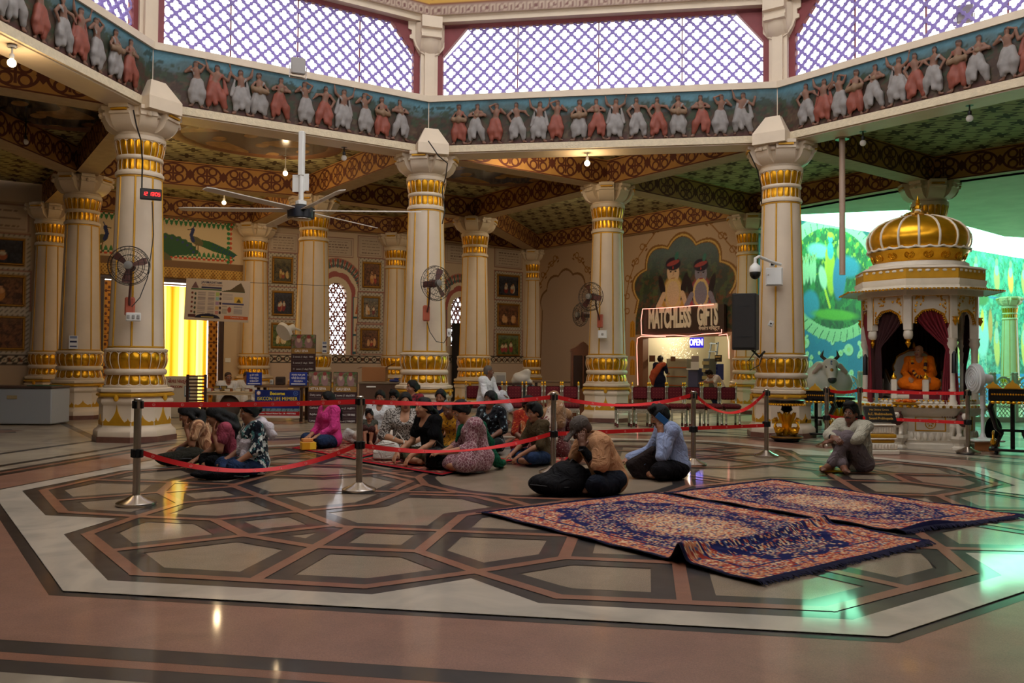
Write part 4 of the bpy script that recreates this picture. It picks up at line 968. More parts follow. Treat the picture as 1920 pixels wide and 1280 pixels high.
cE.poly(scallop(ncx, nw+.12, 0, 3.2, 4.6), (120, 86, 56)); cE.poly(scallop(ncx, nw, 0, 3.15, 4.52), (170, 146, 126))
ml, mr_ = WE.px(1187, 600), WE.px(1381, 600); mt = WE.px(1285, 443)[1]; mcx, mw_ = (ml[0]+mr_[0])/2, mr_[0]-ml[0]; my0 = WE.px(1187, 628)[1]
for k_, col in ((.16, (128, 88, 44)), (.09, (196, 160, 90)), (.03, (120, 80, 40))): cE.poly(scallop(mcx, mw_+k_*2, my0-.0, 3.3, mt+k_, 5, .16), col)
ins = cE.a.copy(); sav = cE.a.copy(); cE.a[:] = lin((62, 66, 58))
cE.blotch(.9, .1, (50, 62, 40), 3, .7); cE.blotch(1.6, .2, (84, 96, 58), 4, .6); cE.blotch(2.5, .3, (96, 64, 48), 5, .6); cE.put(np.clip((cE.Y-3.9)*1.3, 0, 1), (92, 108, 112), .8); cE.blotch(3, .3, (120, 70, 50), 8, .5, cE.Y < 3.4)
def fig2(px_, sk, hd, g=1.42):
 E_ = lambda x, y, rx, ry, c, rot=0., soft=0.: cE.ell(px_+x*g, 2.55+(y-2.6)*g, rx*g, ry*g, c, rot, soft)
 L_ = lambda P, w_, c: cE.line([(px_+x*g, 2.55+(y-2.6)*g) for x, y in P], w_*g, c)
 E_(0, 2.9, .36, .7, hd, 0, .15); E_(0, 3.2, .26, .34, sk, 0, .15); E_(-.3, 3.35, .08, .3, (40, 30, 34), .3, .2); E_(.3, 3.35, .08, .3, (40, 30, 34), -.3, .2)
 E_(0, 3.66, .17, .22, sk, .1, .1); E_(0, 3.84, .21, .14, (44, 36, 52), 0, .15); E_(0, 3.86, .18, .05, (150, 66, 66), .2, .2); cE.ring(px_, 2.55+.62*g, .2*g, .3*g, .035, (206, 176, 120)); L_([(-.26, 3.2), (-.42, 2.95), (-.1, 2.8)], .13, sk); L_([(.26, 3.2), (.4, 2.9), (.1, 2.7)], .12, sk)
 for x in (-.07, .07): E_(x, 3.68, .028, .016, (30, 24, 24)); L_([(x-.04, 3.72), (x+.04, 3.725)], .014, (40, 28, 26))
 L_([(0, 3.68), (.012, 3.61), (-.012, 3.6)], .014, (130, 92, 70)); L_([(-.045, 3.54), (.045, 3.54)], .022, (150, 70, 66)); E_(0, 3.76, .012, .03, (190, 60, 50)); E_(.1, 4.0, .05, .09, (60, 110, 100), -.3, .2)
fig2(WE.px(1262, 500)[0], (204, 172, 142), (190, 146, 66)); fig2(WE.px(1314, 515)[0], (126, 120, 136), (160, 60, 70), 1.32)
cE.speckle(.12); paint = cE.a.copy(); cE.a = sav; mk = Canvas(WE.len, 5.4, 500, (0, 0, 0)); mk.poly(scallop(mcx, mw_, my0, 3.3, mt, 5, .16), (255, 255, 255)); kk = mk.a[..., :1] > .5; cE.a = np.where(kk, paint, cE.a)
rs = np.random.default_rng(5)
def scroll(pts, c=(140, 96, 46)):
 cE.line(pts, .04, c)
 for (x, y) in pts[1:]:
  s = rs.choice((-1, 1)); cE.ring(x+.08*s, y+.06, .09, .09, .018, c); cE.ell(x-.07*s, y+.08, .07, .035, c, .8*s); cE.ell(x-.1*s, y-.05, .06, .03, (120, 78, 36), -.6*s)
for sg, cx_, w_, yt_, ys_ in ((-1, mcx, mw_, mt, 3.3), (1, mcx, mw_, mt, 3.3), (-1, ncx, nw, 4.52, 3.2), (1, ncx, nw, 4.52, 3.2)):
 scroll([(cx_+sg*(w_/2*k+.34), ys_+(yt_-ys_+.1)*z) for k, z in ((1.02, -.55), (1.0, -.2), (1.0, .05), (.92, .35), (.8, .62), (.6, .85), (.35, 1.1), (.12, 1.22))])
sx0, sx1 = WE.px(1197, 680)[0], WE.px(1369, 680)[0]; sz1 = WE.px(1285, 631)[1]; hE = [(sx0, 0, sx1, sz1)]
for xg in (WE.px(1115, 600)[0], WE.px(1186, 600)[0], WE.px(1389, 600)[0]):
 cE.rect(xg-.14, .9, xg+.14, 2.9, (176, 150, 122))
 for yy in (1.15, 1.75, 2.35): cE.poly([(xg-.12, yy-.2), (xg+.12, yy-.2), (xg+.1, yy+.25), (xg, yy+.33), (xg-.1, yy+.25)], (188, 132, 34)); cE.line([(xg-.06, yy-.18), (xg-.05, yy+.2)], .02, (130, 88, 26)); cE.line([(xg+.06, yy-.18), (xg+.05, yy+.2)], .02, (130, 88, 26))
we = WE.build('wall_shop', M_wall, hE, label='wall with large mural above the shop opening'); WE.skin(cE, we, hE)
cF = Canvas(WF.len, 5.4, 600, (8, 136, 190));
def FX(x, y): return WF.px(x, y)
def FE(x, y, rx, ry, c, rot=0., soft=0., op=1.):
 a = FX(x, y); b = FX(x+rx, y); d = FX(x, y-ry); cF.ell(a[0], a[1], b[0]-a[0], d[1]-a[1], c, rot, soft, op)
def FL(pts, w, c): cF.line([FX(*p) for p in pts], w, c)
def FP(pts, c): cF.poly([FX(*p) for p in pts], c)
cF.put(np.clip((cF.Y-3)*.6, 0, 1), (16, 96, 120)); cF.blotch(.5, .2, (34, 150, 190), 3, .5)
rb = np.random.default_rng(11)
for i in range(64):
 x = rb.uniform(1496, 1680); y = rb.uniform(628, 735); s = rb.choice((2.5, 3.5, 4.5, 6, 8.5), p=(.3, .25, .2, .15, .1)); FE(x+1, y+1, s, s*1.35, (30, 110, 120)); FE(x, y, s, s*1.3, (206, 226, 206), 0, .1); FE(x, y, s*.4, s*.55, (196, 214, 160))
FE(1566, 523, 92, 116, (186, 212, 176));
for i in range(44):
 a = 2*pi*i/44; FL([(1566+80*cos(a), 523+100*sin(a)), (1566+93*cos(a+.05), 523+118*sin(a+.05))], .035, (96, 130, 110))
FE(1566, 522, 76, 94, (36, 112, 66)); sv = cF.a.copy(); cF.blotch(1.5, .1, (70, 150, 80), 6, .7); cF.blotch(2.5, .25, (28, 80, 56), 7, .7); cF.blotch(3.2, .4, (196, 190, 70), 8, .8, cF.Y > 3.9)
aa = FX(1566, 522); rx_ = FX(1566+76, 522)[0]-aa[0]; ry_ = FX(1566, 428)[1]-aa[1]; inm = (np.hypot((cF.X-aa[0])/rx_, (cF.Y-aa[1])/ry_) < 1)[..., None]; cF.a = np.where(inm, cF.a, sv)
FE(1535, 470, 20, 14, (170, 214, 220), 0, .4); FE(1590, 500, 22, 20, (60, 140, 190), 0, .4); FE(1520, 570, 16, 26, (60, 150, 200), .3, .3); FE(1566, 590, 40, 10, (120, 180, 70), 0, .4)
for x, y in ((1508, 510), (1514, 506), (1521, 509), (1527, 505)): FE(x, y, 3.5, 24, (196, 210, 186), 0, .2); FE(x, y-25, 3, 4, (160, 150, 110)); FL([(x, y-14), (x-3, y-30)], .05, (190, 200, 170)); FL([(x, y-14), (x+3, y-30)], .05, (190, 200, 170))
FE(1557, 505, 9, 48, (214, 200, 60), .05, .2); FE(1557, 470, 6, 16, (90, 170, 210), 0, .2); FE(1557, 448, 4.5, 7, (90, 160, 200)); FE(1557, 440, 6, 5, (220, 190, 60)); FE(1574, 520, 12, 42, (60, 130, 190), -.1, .2); FE(1574, 472, 5, 14, (200, 170, 120), 0, .2); FE(1575, 454, 4, 6, (210, 180, 140)); FL([(1550, 470), (1546, 540), (1556, 575)], .1, (230, 214, 70)); FE(1543, 520, 7, 22, (220, 226, 214), .3, .3)
def scene(x0, x1, y0, y1, pal, seed, nf):
 a, b = FX(x0, (y0+y1)/2), FX(x1, (y0+y1)/2); c_, d_2 = FX((x0+x1)/2, y1)[1], FX((x0+x1)/2, y0)[1]; k = (cF.X > a[0]) & (cF.X < b[0]) & (cF.Y > c_) & (cF.Y < d_2); cF.put(k, pal[0])
 for i in range(5): cF.blotch(.9+.5*i, .15, pal[1+i % (len(pal)-2)], seed+i, .6, k)
 for i in range(nf):
  x = a[0]+(b[0]-a[0])*(i+.7)/(nf+.4); y = c_+(d_2-c_)*.35; hh = (d_2-c_)*.5
  cF.ell(x, y, .22, hh*.5, pal[-1] if i % 2 else (190, 190, 110), .1, .25); cF.ell(x, y+hh*.32, .15, hh*.22, (160, 190, 180), 0, .2); cF.ell(x, y+hh*.62, .11, .14, (150, 170, 130), 0, .2)
GP_ = [(30, 130, 120), (60, 170, 150), (20, 100, 90), (120, 200, 170), (40, 110, 70), (230, 210, 90)]
scene(1640, 1850, 545, 700, [(40, 150, 140), (70, 180, 170), (150, 210, 190), (30, 110, 80), (230, 210, 90)], 60, 6); scene(1640, 1850, 440, 540, GP_, 50, 6); scene(1850, 1960, 465, 560, GP_, 70, 4); scene(1850, 1960, 565, 700, GP_, 80, 4)
FE(1842, 630, 12, 40, (150, 214, 214), 0, .3); FE(1842, 600, 3.5, 20, (220, 200, 70), 0, .3); FE(1838, 555, 16, 18, (60, 130, 70), 0, .3); FE(1857, 610, 4, 30, (190, 150, 80), 0, .3)
cF.a = cF.a**1.15*.85; cF.speckle(.08); wf = WF.build('wall_green', mat('green_wall', (120, 170, 150), .7), label='mural wall of the green lit court'); WF.skin(cF, wf)
m = MB(); m.box((17.2, 25.3, 2.9), (4.2, .3, 5.8)); tag(m.build('wall_court_end', mat('green_wall', (120, 170, 150)), smooth=0), 'end wall of the green court', 'wall', kind='structure')
q = atd(1894, 690, 27.5); cc2 = colcopy((q[0], q[1]), 'slender green lit column at the far right of the court'); cc2.scale = (.62, .62, .66)
for nm, c, d in (('wall_rear', (0, -16.2, 2.95), (38.6, .3, 5.9)), ('wall_side_left', (-19.2, -4.6, 2.95), (.3, 23, 5.9)), ('wall_side_right', (19.2, 2., 2.95), (.3, 36, 5.9))):
 m = MB(); m.box(c, d); tag(m.build(nm, M_wall, smooth=0), 'plain unseen outer wall of the hall, added to keep it dark', 'wall', kind='structure')  # unseen walls put in to shut out daylight from behind the camera
GL = emat('green_skylight_sheet', (146, 255, 200), 9.)
def court_roof():
 m = MB(); m.add([(3.9, 14.45, 6.), (7.7, 13.75, 6.), (12., 18.85, 6.), (19, 22.3, 6.), (19, 25.2, 5.45), (15.3, 25.3, 5.42), (4.1, 14.1, 5.42)], [(0, 1, 2, 6), (2, 3, 5, 6), (3, 4, 5)], 0)
 return m.build('window_20', GL, smooth=0)
tag(court_roof(), 'white glowing translucent roof over the green court', 'skylight', kind='structure')
sl = MB(); sl.prism([P5, (7.7, 13.7), (12., 18.8), (19, 22.2), (19, 15), A5, A4], ZL+.0, 5.9); tag(sl.build('ceiling_court', mat('court_soffit', (190, 196, 176), .8, var=.12, vs=2), smooth=0), 'plain slab overhanging the green court', 'ceiling', kind='structure')
# ================================================================== furniture and fittings
def gp(x, y, z=0.): return ground(x, y, z)
def facing(p, deg=0.):
 """rotation so that local -Y looks at the camera (deg turns it towards the picture's right)"""
 d = CAM[:2]-np.array(p[:2]); return atan2(d[1], d[0])+pi/2+radians(deg)
FZ = .0
def rugpatch(name, corners, nu, nv, colfn, hfn, label, group, fringe=None, z0=.016, cat='rug'):
 """corners: pixel corners in order A(u0,v0) B(u1,v0) C(u1,v1) D(u0,v1)"""
 A, B, C_, D = [gp(*c)[:2] for c in corners]; u = np.linspace(0, 1, nu); v = np.linspace(0, 1, nv); U, V = np.meshgrid(u, v)
 P = (1-U)[..., None]*(1-V)[..., None]*A+U[..., None]*(1-V)[..., None]*B+U[..., None]*V[..., None]*C_+(1-U)[..., None]*V[..., None]*D
 Z = z0+hfn(U, V); W = np.concatenate([P, Z[..., None]], 2); col = colfn(U, V, float(np.linalg.norm(B-A)), float(np.linalg.norm(D-A)))
 cr_ = np.cross(np.append(B-A, 0), np.append(D-A, 0))[2]; o = gridmesh(name, W, [vcmat('woven_rug', .95, .1), mat('rug_back', (40, 36, 52), .95)], col, None, .008, True, flip=cr_ < 0)
 tag(o, label, cat, group)
 if fringe:
  fm = MB(); rr = random.Random(3)
  for k in range(len(fringe[0])):
   pass
 return o, W
def hashn(a, b, s):
 q = np.sin(a*127.1+b*311.7+s*74.7)*43758.5453; return q-np.floor(q)
def persian(U, V, Lu, Lv):
 x = np.abs(U-.5)*Lu; y = np.abs(V-.5)*Lv; eu, ev = Lu/2-x, Lv/2-y; e = np.minimum(eu, ev)
 cs = .0145; i, j = np.floor(x/cs), np.floor(y/cs); h1 = hashn(i, j, 1); h2 = hashn(np.floor(x/.036), np.floor(y/.036), 2)
 wob = .06*np.sin(x*13)*np.sin(y*11)+.03*np.sin(x*31+y*17)
 r = np.hypot(x/(Lu*.40), y/(Lv*.36)); sup = (x/(Lu*.43))**2.4+(y/(Lv*.37))**2.4+wob*1.4; med = np.hypot(x/(Lu*.2), y/(Lv*.19))+wob*1.6; core = np.hypot(x/(Lu*.07), y/(Lv*.07))
 red, cream, navy, tan_, blue, pink = [np.array(lin(c)) for c in ((150, 54, 44), (206, 176, 140), (26, 28, 74), (186, 120, 84), (70, 82, 118), (190, 112, 90))]
 def pick(pal, w):
  cw = np.cumsum(w); out = np.zeros(U.shape+(3,)); lo = 0
  for c, t in zip(pal, cw): out[(h1 >= lo) & (h1 < t)] = c; lo = t
  return out
 col = pick([red, cream, tan_, blue, pink], [.34, .26, .2, .1, .1001]); field = pick([navy, cream, tan_, blue, red], [.52, .18, .1, .12, .0801]); medc = pick([cream, tan_, red, blue, navy], [.36, .26, .16, .12, .1001]); corec = pick([cream, blue, red, tan_, navy], [.5, .2, .1, .1, .1001])
 k = (sup < 1); col = np.where(k[..., None], field, col); nav = k & (np.abs(np.sin(r*9+wob*9)) < .45); col = np.where((nav & (h2 < .72))[..., None], navy, col); col = np.where((med < 1)[..., None], medc, col); col = np.where((core < 1)[..., None], corec, col)
 vine = np.abs(np.sin(x*16+2*np.sin(y*9))*np.sin(y*18+2*np.sin(x*8))) < .12; col = np.where((vine & ~k)[..., None], np.where((h2 > .5)[..., None], blue*.8, red*.8), col)
 bd = (e < .28) & (e > .05); col = np.where((bd & (np.abs(e-.25) < .012))[..., None], navy, col); col = np.where((bd & (np.abs(e-.08) < .012))[..., None], tan_, col)
 mot = np.hypot(((np.where(eu < ev, y, x)/.22) % 1-.5)*.22, e-.165) < .06; col = np.where((mot & bd)[..., None], pick([tan_, red, cream, blue, navy], [.3, .3, .2, .1, .1001]), col)
 col = np.where((e < .035)[..., None], np.array(lin((22, 22, 52))), col); return col*(1-.25*(h2[..., None]-.5))
def fold1(U, V):
 d = (U-.785+.085*V+.012*np.sin(V*9)); a = np.exp(-(d/.018)**2)*(.055+.05*np.exp(-(V/.18)**2)); d2 = (U-.80-.03*(V-.4)+.01*np.sin(V*13)); b = np.exp(-(d2/.016)**2)*.04*np.clip(1-np.abs(V-.45)*1.6, 0, 1); c = .008*np.sin(V*40+U*20)*np.exp(-((U-.77)/.09)**2)
 ed = .012*np.exp(-(np.minimum(V, 1-V)/.02)**2)*np.abs(np.sin(U*17)); return a+b+np.abs(c)+ed+.002*np.sin(U*23+V*9)**2
def fold2(U, V): return .002*np.sin(U*21+V*7)**2+.016*np.exp(-(np.minimum(V, 1-V)/.02)**2)*np.abs(np.sin(U*13+.6))+.05*np.exp(-((U-.985)/.016)**2)*np.exp(-((V-.25)/.2)**2)
GR = 'navy bordered persian rugs in front'
RUG1, W1 = rugpatch('persian_rug', [(903, 966), (1418, 1099), (1741, 1021), (1222, 927)], 430, 260, persian, fold1, 'nearer navy bordered persian rug with a rumpled fold across it', GR, z0=.026)
RUG2, W2 = rugpatch('persian_rug', [(1247, 929), (1688, 1003), (1916, 971), (1446, 903)], 400, 230, persian, fold2, 'farther navy bordered persian rug lying flat behind the rumpled one', GR, z0=.024)
def fringe(W, side, rug, n=240, L=.055, seed=1):
 m = MB(); rr = random.Random(seed); e = W[:, -1] if side == 'u1' else W[:, 0]; i_ = W[:, -2] if side == 'u1' else W[:, 1]; N = len(e)
 for k in range(n):
  t = (k+.5)/n*(N-1); a = int(t); q = e[a]; d = e[a]-i_[a]; d = d/np.linalg.norm(d); tt = np.array([-d[1], d[0], 0]); l = L*rr.uniform(.5, 1.3); off = rr.uniform(-.3, .3); zz = q[2]
  p0 = q+tt*rr.uniform(-.003, .003); p1 = q+(d+tt*off)*l*.5; p2 = q+(d+tt*off*1.6)*l; p1[2] = zz*.6+.008; p2[2] = .016
  m.tube([p0, p1, p2], [.0045, .004, .002], 4)
 o = m.build('fringe', mat('navy_fringe', (26, 24, 56), .9), rug); return o
for W_r, rg, sd in ((W1, RUG1, 1), (W2, RUG2, 2)): fringe(W_r, 'u1', rg, seed=sd); fringe(W_r, 'u0', rg, seed=sd+5)
def redrug(U, V, Lu, Lv):
 x, y = U*Lu, V*Lv; e = np.minimum(np.minimum(x, Lu-x), np.minimum(y, Lv-y)); h = hashn(np.floor(x/.03), np.floor(y/.03), 4); P = [np.array(lin(c)) for c in ((150, 30, 34), (176, 140, 110), (90, 40, 40), (60, 60, 60))]
 c = np.where((h < .4)[..., None], P[0], np.where((h < .66)[..., None], P[1], np.where((h < .85)[..., None], P[2], P[3]))); c = np.where(((e > .1) & (e < .14))[..., None], P[2], c); return np.where((e < .07)[..., None], np.array(lin((160, 22, 30))), c)
flat = lambda U, V: .002*np.sin(U*9+V*5)**2
GR2 = 'red patterned rugs under the seated group'
rugpatch('red_rug', [(547, 842), (664, 863), (770, 838), (650, 822)], 60, 60, redrug, flat, 'red patterned rug under the woman in the pink kurta', GR2, z0=.022)
rugpatch('red_rug', [(667, 867), (828, 894), (962, 866), (800, 836)], 70, 70, redrug, flat, 'red patterned rug under the front row of seated women', GR2, z0=.026)
rugpatch('red_rug', [(985, 874), (1066, 869), (1078, 838), (998, 842)], 60, 60, redrug, flat, 'red patterned rug under the boy in the olive shirt', GR2, z0=.022)
def stanchion(x, y, label, low=True):
 p = gp(x, y); root = empty('stanchion', p, 0, label, 'barrier post', 'steel barrier posts'); b = MB(); b.lathe([(.165, .005), (.17, .012), (.17, .032), (.155, .042), (.09, .066), (.045, .095), (.034, .1)], 32); b.build('base', M_steel, root, 40)
 s = MB(); s.lathe([(.032, .095), (.032, .93)], 20); s.build('pole', M_steel, root, 40); h = MB(); h.lathe([(.035, .87), (.036, .875), (.036, .955), (.03, .962)], 20, m=0)
 h.build('head', M_black if False else M_steel, root, 40); c = MB()
 for k in range(4): c.bbox((.04*cos(pi/2*k), .04*sin(pi/2*k), .905), (.022, .03, .07), .004, rz=pi/2*k)
 c.build('belt_slot', M_black, root, 0)
 if low:
  c = MB(); c.lathe([(.037, .43), (.039, .435), (.039, .505), (.037, .51)], 20)
  for k in range(4): c.bbox((.044*cos(pi/2*k), .044*sin(pi/2*k), .47), (.022, .034, .075), .004, rz=pi/2*k)
  c.build('collar', M_black, root, 30)
 return p
SP = {}
for k, x, y, l in (('a', 255, 948, 'nearest steel barrier post at the left, in front of the big column'), ('b', 673, 922, 'steel barrier post left of the white handbag'), ('c', 1037, 888, 'steel barrier post between the boy in olive and the man in the cap'), ('d', 1300, 873, 'steel barrier post behind the man phoning in the blue shirt'),
    ('e', 1437, 857, 'steel barrier post in front of the loudspeaker column'), ('f', 1550, 838, 'steel barrier post beside the gold swan pedestal'), ('g', 1612, 836, 'steel barrier post behind the head of the moustached man'), ('h', 1815, 850, 'steel barrier post right of the shrine, before the pedestal fan')):
 SP[k] = stanchion(x, y, l)
M_emb = mat('belt_emblem', (240, 150, 140), .6)
def belt(a, b, z0, z1, sag, label, twist=0., n=24, emb=0):
 A, B = np.array(SP[a]), np.array(SP[b]); d = B-A; L = np.linalg.norm(d[:2]); d = d/L; side = np.array([-d[1], d[0], 0.]); pts, ups = [], []
 A2, B2 = A+d*.05, B-d*.05
 for i in range(n+1):
  t = i/n; p = A2+(B2-A2)*t; p[2] = z0+(z1-z0)*t-sag*4*t*(1-t); pts.append(p); an = twist*sin(pi*t)**2; ups.append(tuple(np.array([0, 0, 1])*cos(an)+side*sin(an)))
 m = MB(); m.strip(pts, .048, .0025, 0, ups); o = m.build('barrier_belt', M_red, smooth=30); tag(o, label, 'barrier belt', 'red barrier belts')
 if emb:
  s = -1 if np.dot(side[:2], CAM[:2]-A[:2]) < 0 else 1
  for q in range(emb):
   t = (q+.5)/emb; i = int(t*n); p = np.array(pts[i])+side*s*.004; u = np.array(ups[i])
   if abs(u[2]) < .6: continue
   e = MB()
   for rr_ in (.013, .007): e.tube([p+d*rr_*cos(g)+u*rr_*sin(g) for g in np.linspace(0, 2*pi, 9)], .0012, 4)
   e.build('emblem', M_emb, o)
 return o
belt('a', 'b', .905, .905, .012, 'upper red belt stretched between the two nearest posts', emb=9); belt('a', 'b', .47, .46, .2, 'lower red belt sagging before the three girls at left', .9, emb=7)
belt('b', 'c', .905, .905, .045, 'upper red belt in front of the seated women, half twisted', 1.1, emb=10); belt('b', 'c', .46, .47, .12, 'lower red belt sagging across the seated women', 1.25, emb=8)
belt('c', 'd', .905, .905, .11, 'upper red belt sagging before the column left of the shop', 1.0, emb=6); belt('c', 'e', .47, .45, -.0, 'lower red belt running behind the cap man to the loudspeaker column', emb=12)
belt('d', 'e', .905, .905, .25, 'upper red belt drooping before the maroon chairs at right', 1.0, emb=4); belt('f', 'g', .905, .905, .03, 'short upper red belt left of the shrine'); belt('g', 'h', .905, .905, .015, 'upper red belt across the shrine below the statue', emb=6)
belt('f', 'g', .5, .46, .02, 'short lower red belt left of the shrine'); belt('g', 'h', .46, .46, .0, 'lower red belt across the lions of the shrine base', emb=6)
M_mar = patmat('maroon_cushion', lambda x, y, z: ((x*16).frac()-.5).abs().lt(.1).min(((z*16+y*16).frac()-.5).abs().lt(.1)), (92, 18, 26), (150, 74, 56), .8, coord='Object', noise=.1)
M_silv = mat('silver_leaf', (196, 190, 172), .32, metal=.85, var=.12, vs=14)
M_lobe = mat('carved_dark_red', (90, 30, 26), .5)
def turned(m, x, y, z0, z1, r, mi=0, fin=False):
 h = z1-z0; P = [(r*.7, 0), (r*1.1, .02*h), (r*.8, .06*h), (r*1.25, .1*h), (r*.9, .14*h), (r, .3*h), (r*1.15, .33*h), (r, .36*h), (r*.95, .62*h), (r*1.2, .65*h), (r*.95, .68*h), (r, .92*h), (r*1.2, .95*h), (r*.9, h)]
 m.lathe([(a, z0+b) for a, b in P], 10, (x, y, 0), mi)
def make_chair(label, group):
 r = empty('temple_chair', (0, 0, 0), 0, label, 'chair', group); w, d = .352, .42
 s = MB(); s.bbox((0, 0, .43), (w, d, .1), .035); s.build('seat', M_mar, r, 30); b = MB(); b.bbox((0, d/2+.02, .69), (w-.05, .07, .27), .03); b.build('backrest', M_mar, r, 30)
 a = MB(); a.box((0, -d/2+.03, .35), (w-.04, .03, .05), 0); a.box((0, -d/2+.03, .30), (w-.06, .02, .02), 0)
 for i in range(5): a.tube([(-.12+.06*i+.022*cos(g), -d/2+.015, .325+.018*sin(g)) for g in np.linspace(0, 2*pi, 9)], .005, 4, 0)
 a.box((0, 0, .37), (w-.02, d-.04, .04), 1); a.build('apron', [M_silv, M_lobe], r, 0)
 for sx in (-1, 1):
  for sy in (-1, 1):
   l = MB(); turned(l, sx*(w/2-.035), sy*(d/2-.04), .07, .38, .022); l.lathe([(.015, 0), (.028, .02), (.02, .05), (.026, .07)], 10, (sx*(w/2-.035), sy*(d/2-.04), 0), 1); l.build('leg', [M_silv, M_lobe], r)
  p = MB(); turned(p, sx*(w/2-.01), d/2+.02, .48, .84, .02); p.build('back_post', M_silv, r)
  f = MB(); f.lathe([(.02, .84), (.026, .85), (.014, .865), (.024, .885), (.02, .905), (.006, .925)], 10, (sx*(w/2-.01), d/2+.02, 0)); f.build('finial', M_gold, r)
 return r
ch0 = None
def chair(x, y, label, group='row of maroon temple chairs', back=True):
 global ch0
 p = gp(x, y); rz = facing((0, 8))  # rows run square to the hall's long view
 rz = facing(p) if False else -AL*0+radians(-9)*0+facing(p)*0+AL
 d = p+np.array([*v3(0, .2, 0)[:2], 0])
 if ch0 is None: ch0 = make_chair(label, group); ch0.location = d; ch0.rotation_euler = (0, 0, AL); return ch0
 r = dup(ch0, d, AL, label, group)
 if not back:
  for c in kids(r):
   if c.name.startswith(('backrest', 'back_post', 'finial')): bpy.data.objects.remove(c)
 return r
for i, x in enumerate((886, 925, 964, 1002, 1038, 1072)):
 chair(x, 800, ['maroon chair left of the white shirted man, beside the column', 'maroon chair under the white shirted man', 'maroon chair right next to the white shirted man', 'second maroon chair right of the white shirted man', 'third maroon chair right of the white shirted man', 'maroon chair touching the left side of the middle column'][i])
chair(1171, 801, 'backless maroon seat touching the right side of the middle column', back=False)
for i, x in enumerate((1206, 1240, 1273, 1307, 1341, 1375)):
 chair(x, 801, ['leftmost high backed maroon chair before the shop entrance', 'second maroon chair from the left before the shop', 'third maroon chair from the left before the shop', 'fourth maroon chair before the shop, near the post', 'fifth maroon chair before the shop, under the loudspeaker', 'last maroon chair, against the loudspeaker column'][i])
def cagefan(x, y, r_px, dep, yaw, label, col=(92, 50, 44), arm=None, basey=None):
 p = atd(x, y, dep); R = r_px*dep/F; rz = facing(p, yaw); root = empty('cage_fan', p, rz, label, 'fan', 'black cage wall fans'); c = MB(); wr = .0045
 for q, rr in ((-.11, .16), (-.12, .5), (-.1, .78), (-.05, .96), (0, 1.), (.06, .9), (.1, .6), (.11, .25)): c.tube([(R*rr*cos(g), q, R*rr*sin(g)) for g in np.linspace(0, 2*pi, 33)], wr, 4, cap=False)
 for k in range(28):
  g = 2*pi*k/28; prof = [(.16, -.11), (.5, -.12), (.78, -.1), (.96, -.05), (1., 0), (.9, .06), (.6, .1), (.25, .11)]; c.tube([(R*a*cos(g), b, R*a*sin(g)) for a, b in prof], wr*.6, 3, cap=False)
 c.build('cage', mat('fan_wire', (40, 36, 34), .5, metal=.4), root); m = MB(); mc = mat('fan_brown', col, .5)
 for k in range(3):
  g = 2*pi*k/3+.5+yaw*.02; ax = Vector((cos(g), 0, sin(g))); t = Vector((-sin(g), 0, cos(g))); Y = Vector((0, 1, 0)); R_ = []
  for s, w, tw in ((.14, .05, .5), (.4, .09, .4), (.7, .12, .3), (.88, .1, .25)):
   e = (t*cos(tw)+Y*sin(tw))*w*1.6*R*2; q = ax*R*s; R_.append([tuple(q+e*.5+Y*.003), tuple(q-e*.5+Y*.003), tuple(q-e*.5-Y*.003), tuple(q+e*.5-Y*.003)])
  b = MB(); b.rings(R_); b.build('blade', mc, root, 0)
 h = MB(); h.lathe([(.02, -.13), (.06, -.12), (.065, -.06), (.03, -.05)], 16); h.T = None; o = h.build('hub', mat('fan_hub', (120, 116, 110), .4), root); o.rotation_euler = (pi/2*0, 0, 0); o.rotation_euler = (-pi/2, 0, 0)
 mo = MB(); mo.tube([(0, .04, 0), (0, .3, 0)], [.075, .06], 14); mo.build('motor', mc, root)
 if arm is not None:
  q = atd(*arm, dep+.28); v = Matrix.Rotation(-rz, 3, 'Z') @ Vector(q-p); a = MB(); a.tube([(0, .18, 0), (0, .2, v.z*.4), tuple(v+Vector((0, -.04, .1))), tuple(v)], .018, 8); a.build('arm', mc, root); b = MB(); b.bbox(tuple(v+Vector((0, .03, -.02))), (.15, .06, .3), .02); b.build('wall_bracket', mat('fan_orange', (186, 92, 66), .5), root, 0)
 return root
cagefan(242, 498, 37, 13.1, -8, 'black cage fan on the left column under the digital clock', arm=(243, 572)); cagefan(817, 531, 33, 15.9, 35, 'black cage fan on the column above the seated women', arm=(801, 585))
cagefan(1108, 556, 27, 18.6, -35, 'pale cage fan on the column left of the shop, nearer of the pair', arm=(1124, 600)); cagefan(1089, 590, 22, 20.0, -60, 'smaller far cage fan beside the shop side column, lower of the pair', (70, 66, 60))
def wallbox(x0, y0, x1, y1, dep, label, cat, m, th=.06, name='box', detail=None, rz=None):
 p = atd((x0+x1)/2, (y0+y1)/2, dep); w, h = (x1-x0)*dep/F, (y1-y0)*dep/F; root = empty(name, p, facing(p) if rz is None else rz, label, cat); b = MB(); b.bbox((0, 0, 0), (w, th, h), min(.012, th*.3)); b.build('body', m, root, 0)
 return root, w, h
def onroot(root, m, name, mats, smooth=0): return m.build(name, mats, root, smooth)
ro, w, h = wallbox(237, 586, 263, 602, 13.35, 'white switch box under the orange fan bracket on left column', 'switch box', M_wht, .08, 'switch_box'); m = MB()
for i in range(3): m.bbox((-.07+.07*i, -.045, 0), (.04, .02, .06), .005)
m.build('rocker', mat('grey_plastic', (150, 146, 140), .5), ro, 0)
ro, w, h = wallbox(838, 616, 846, 632, 16.3, 'small white socket box right side of the column with the fan', 'switch box', M_wht, .08, 'switch_box'); m = MB(); m.bbox((0, -.045, 0), (.03, .02, .05), .005); m.build('rocker', mat('grey_plastic', (150, 146, 140), .5), ro, 0)
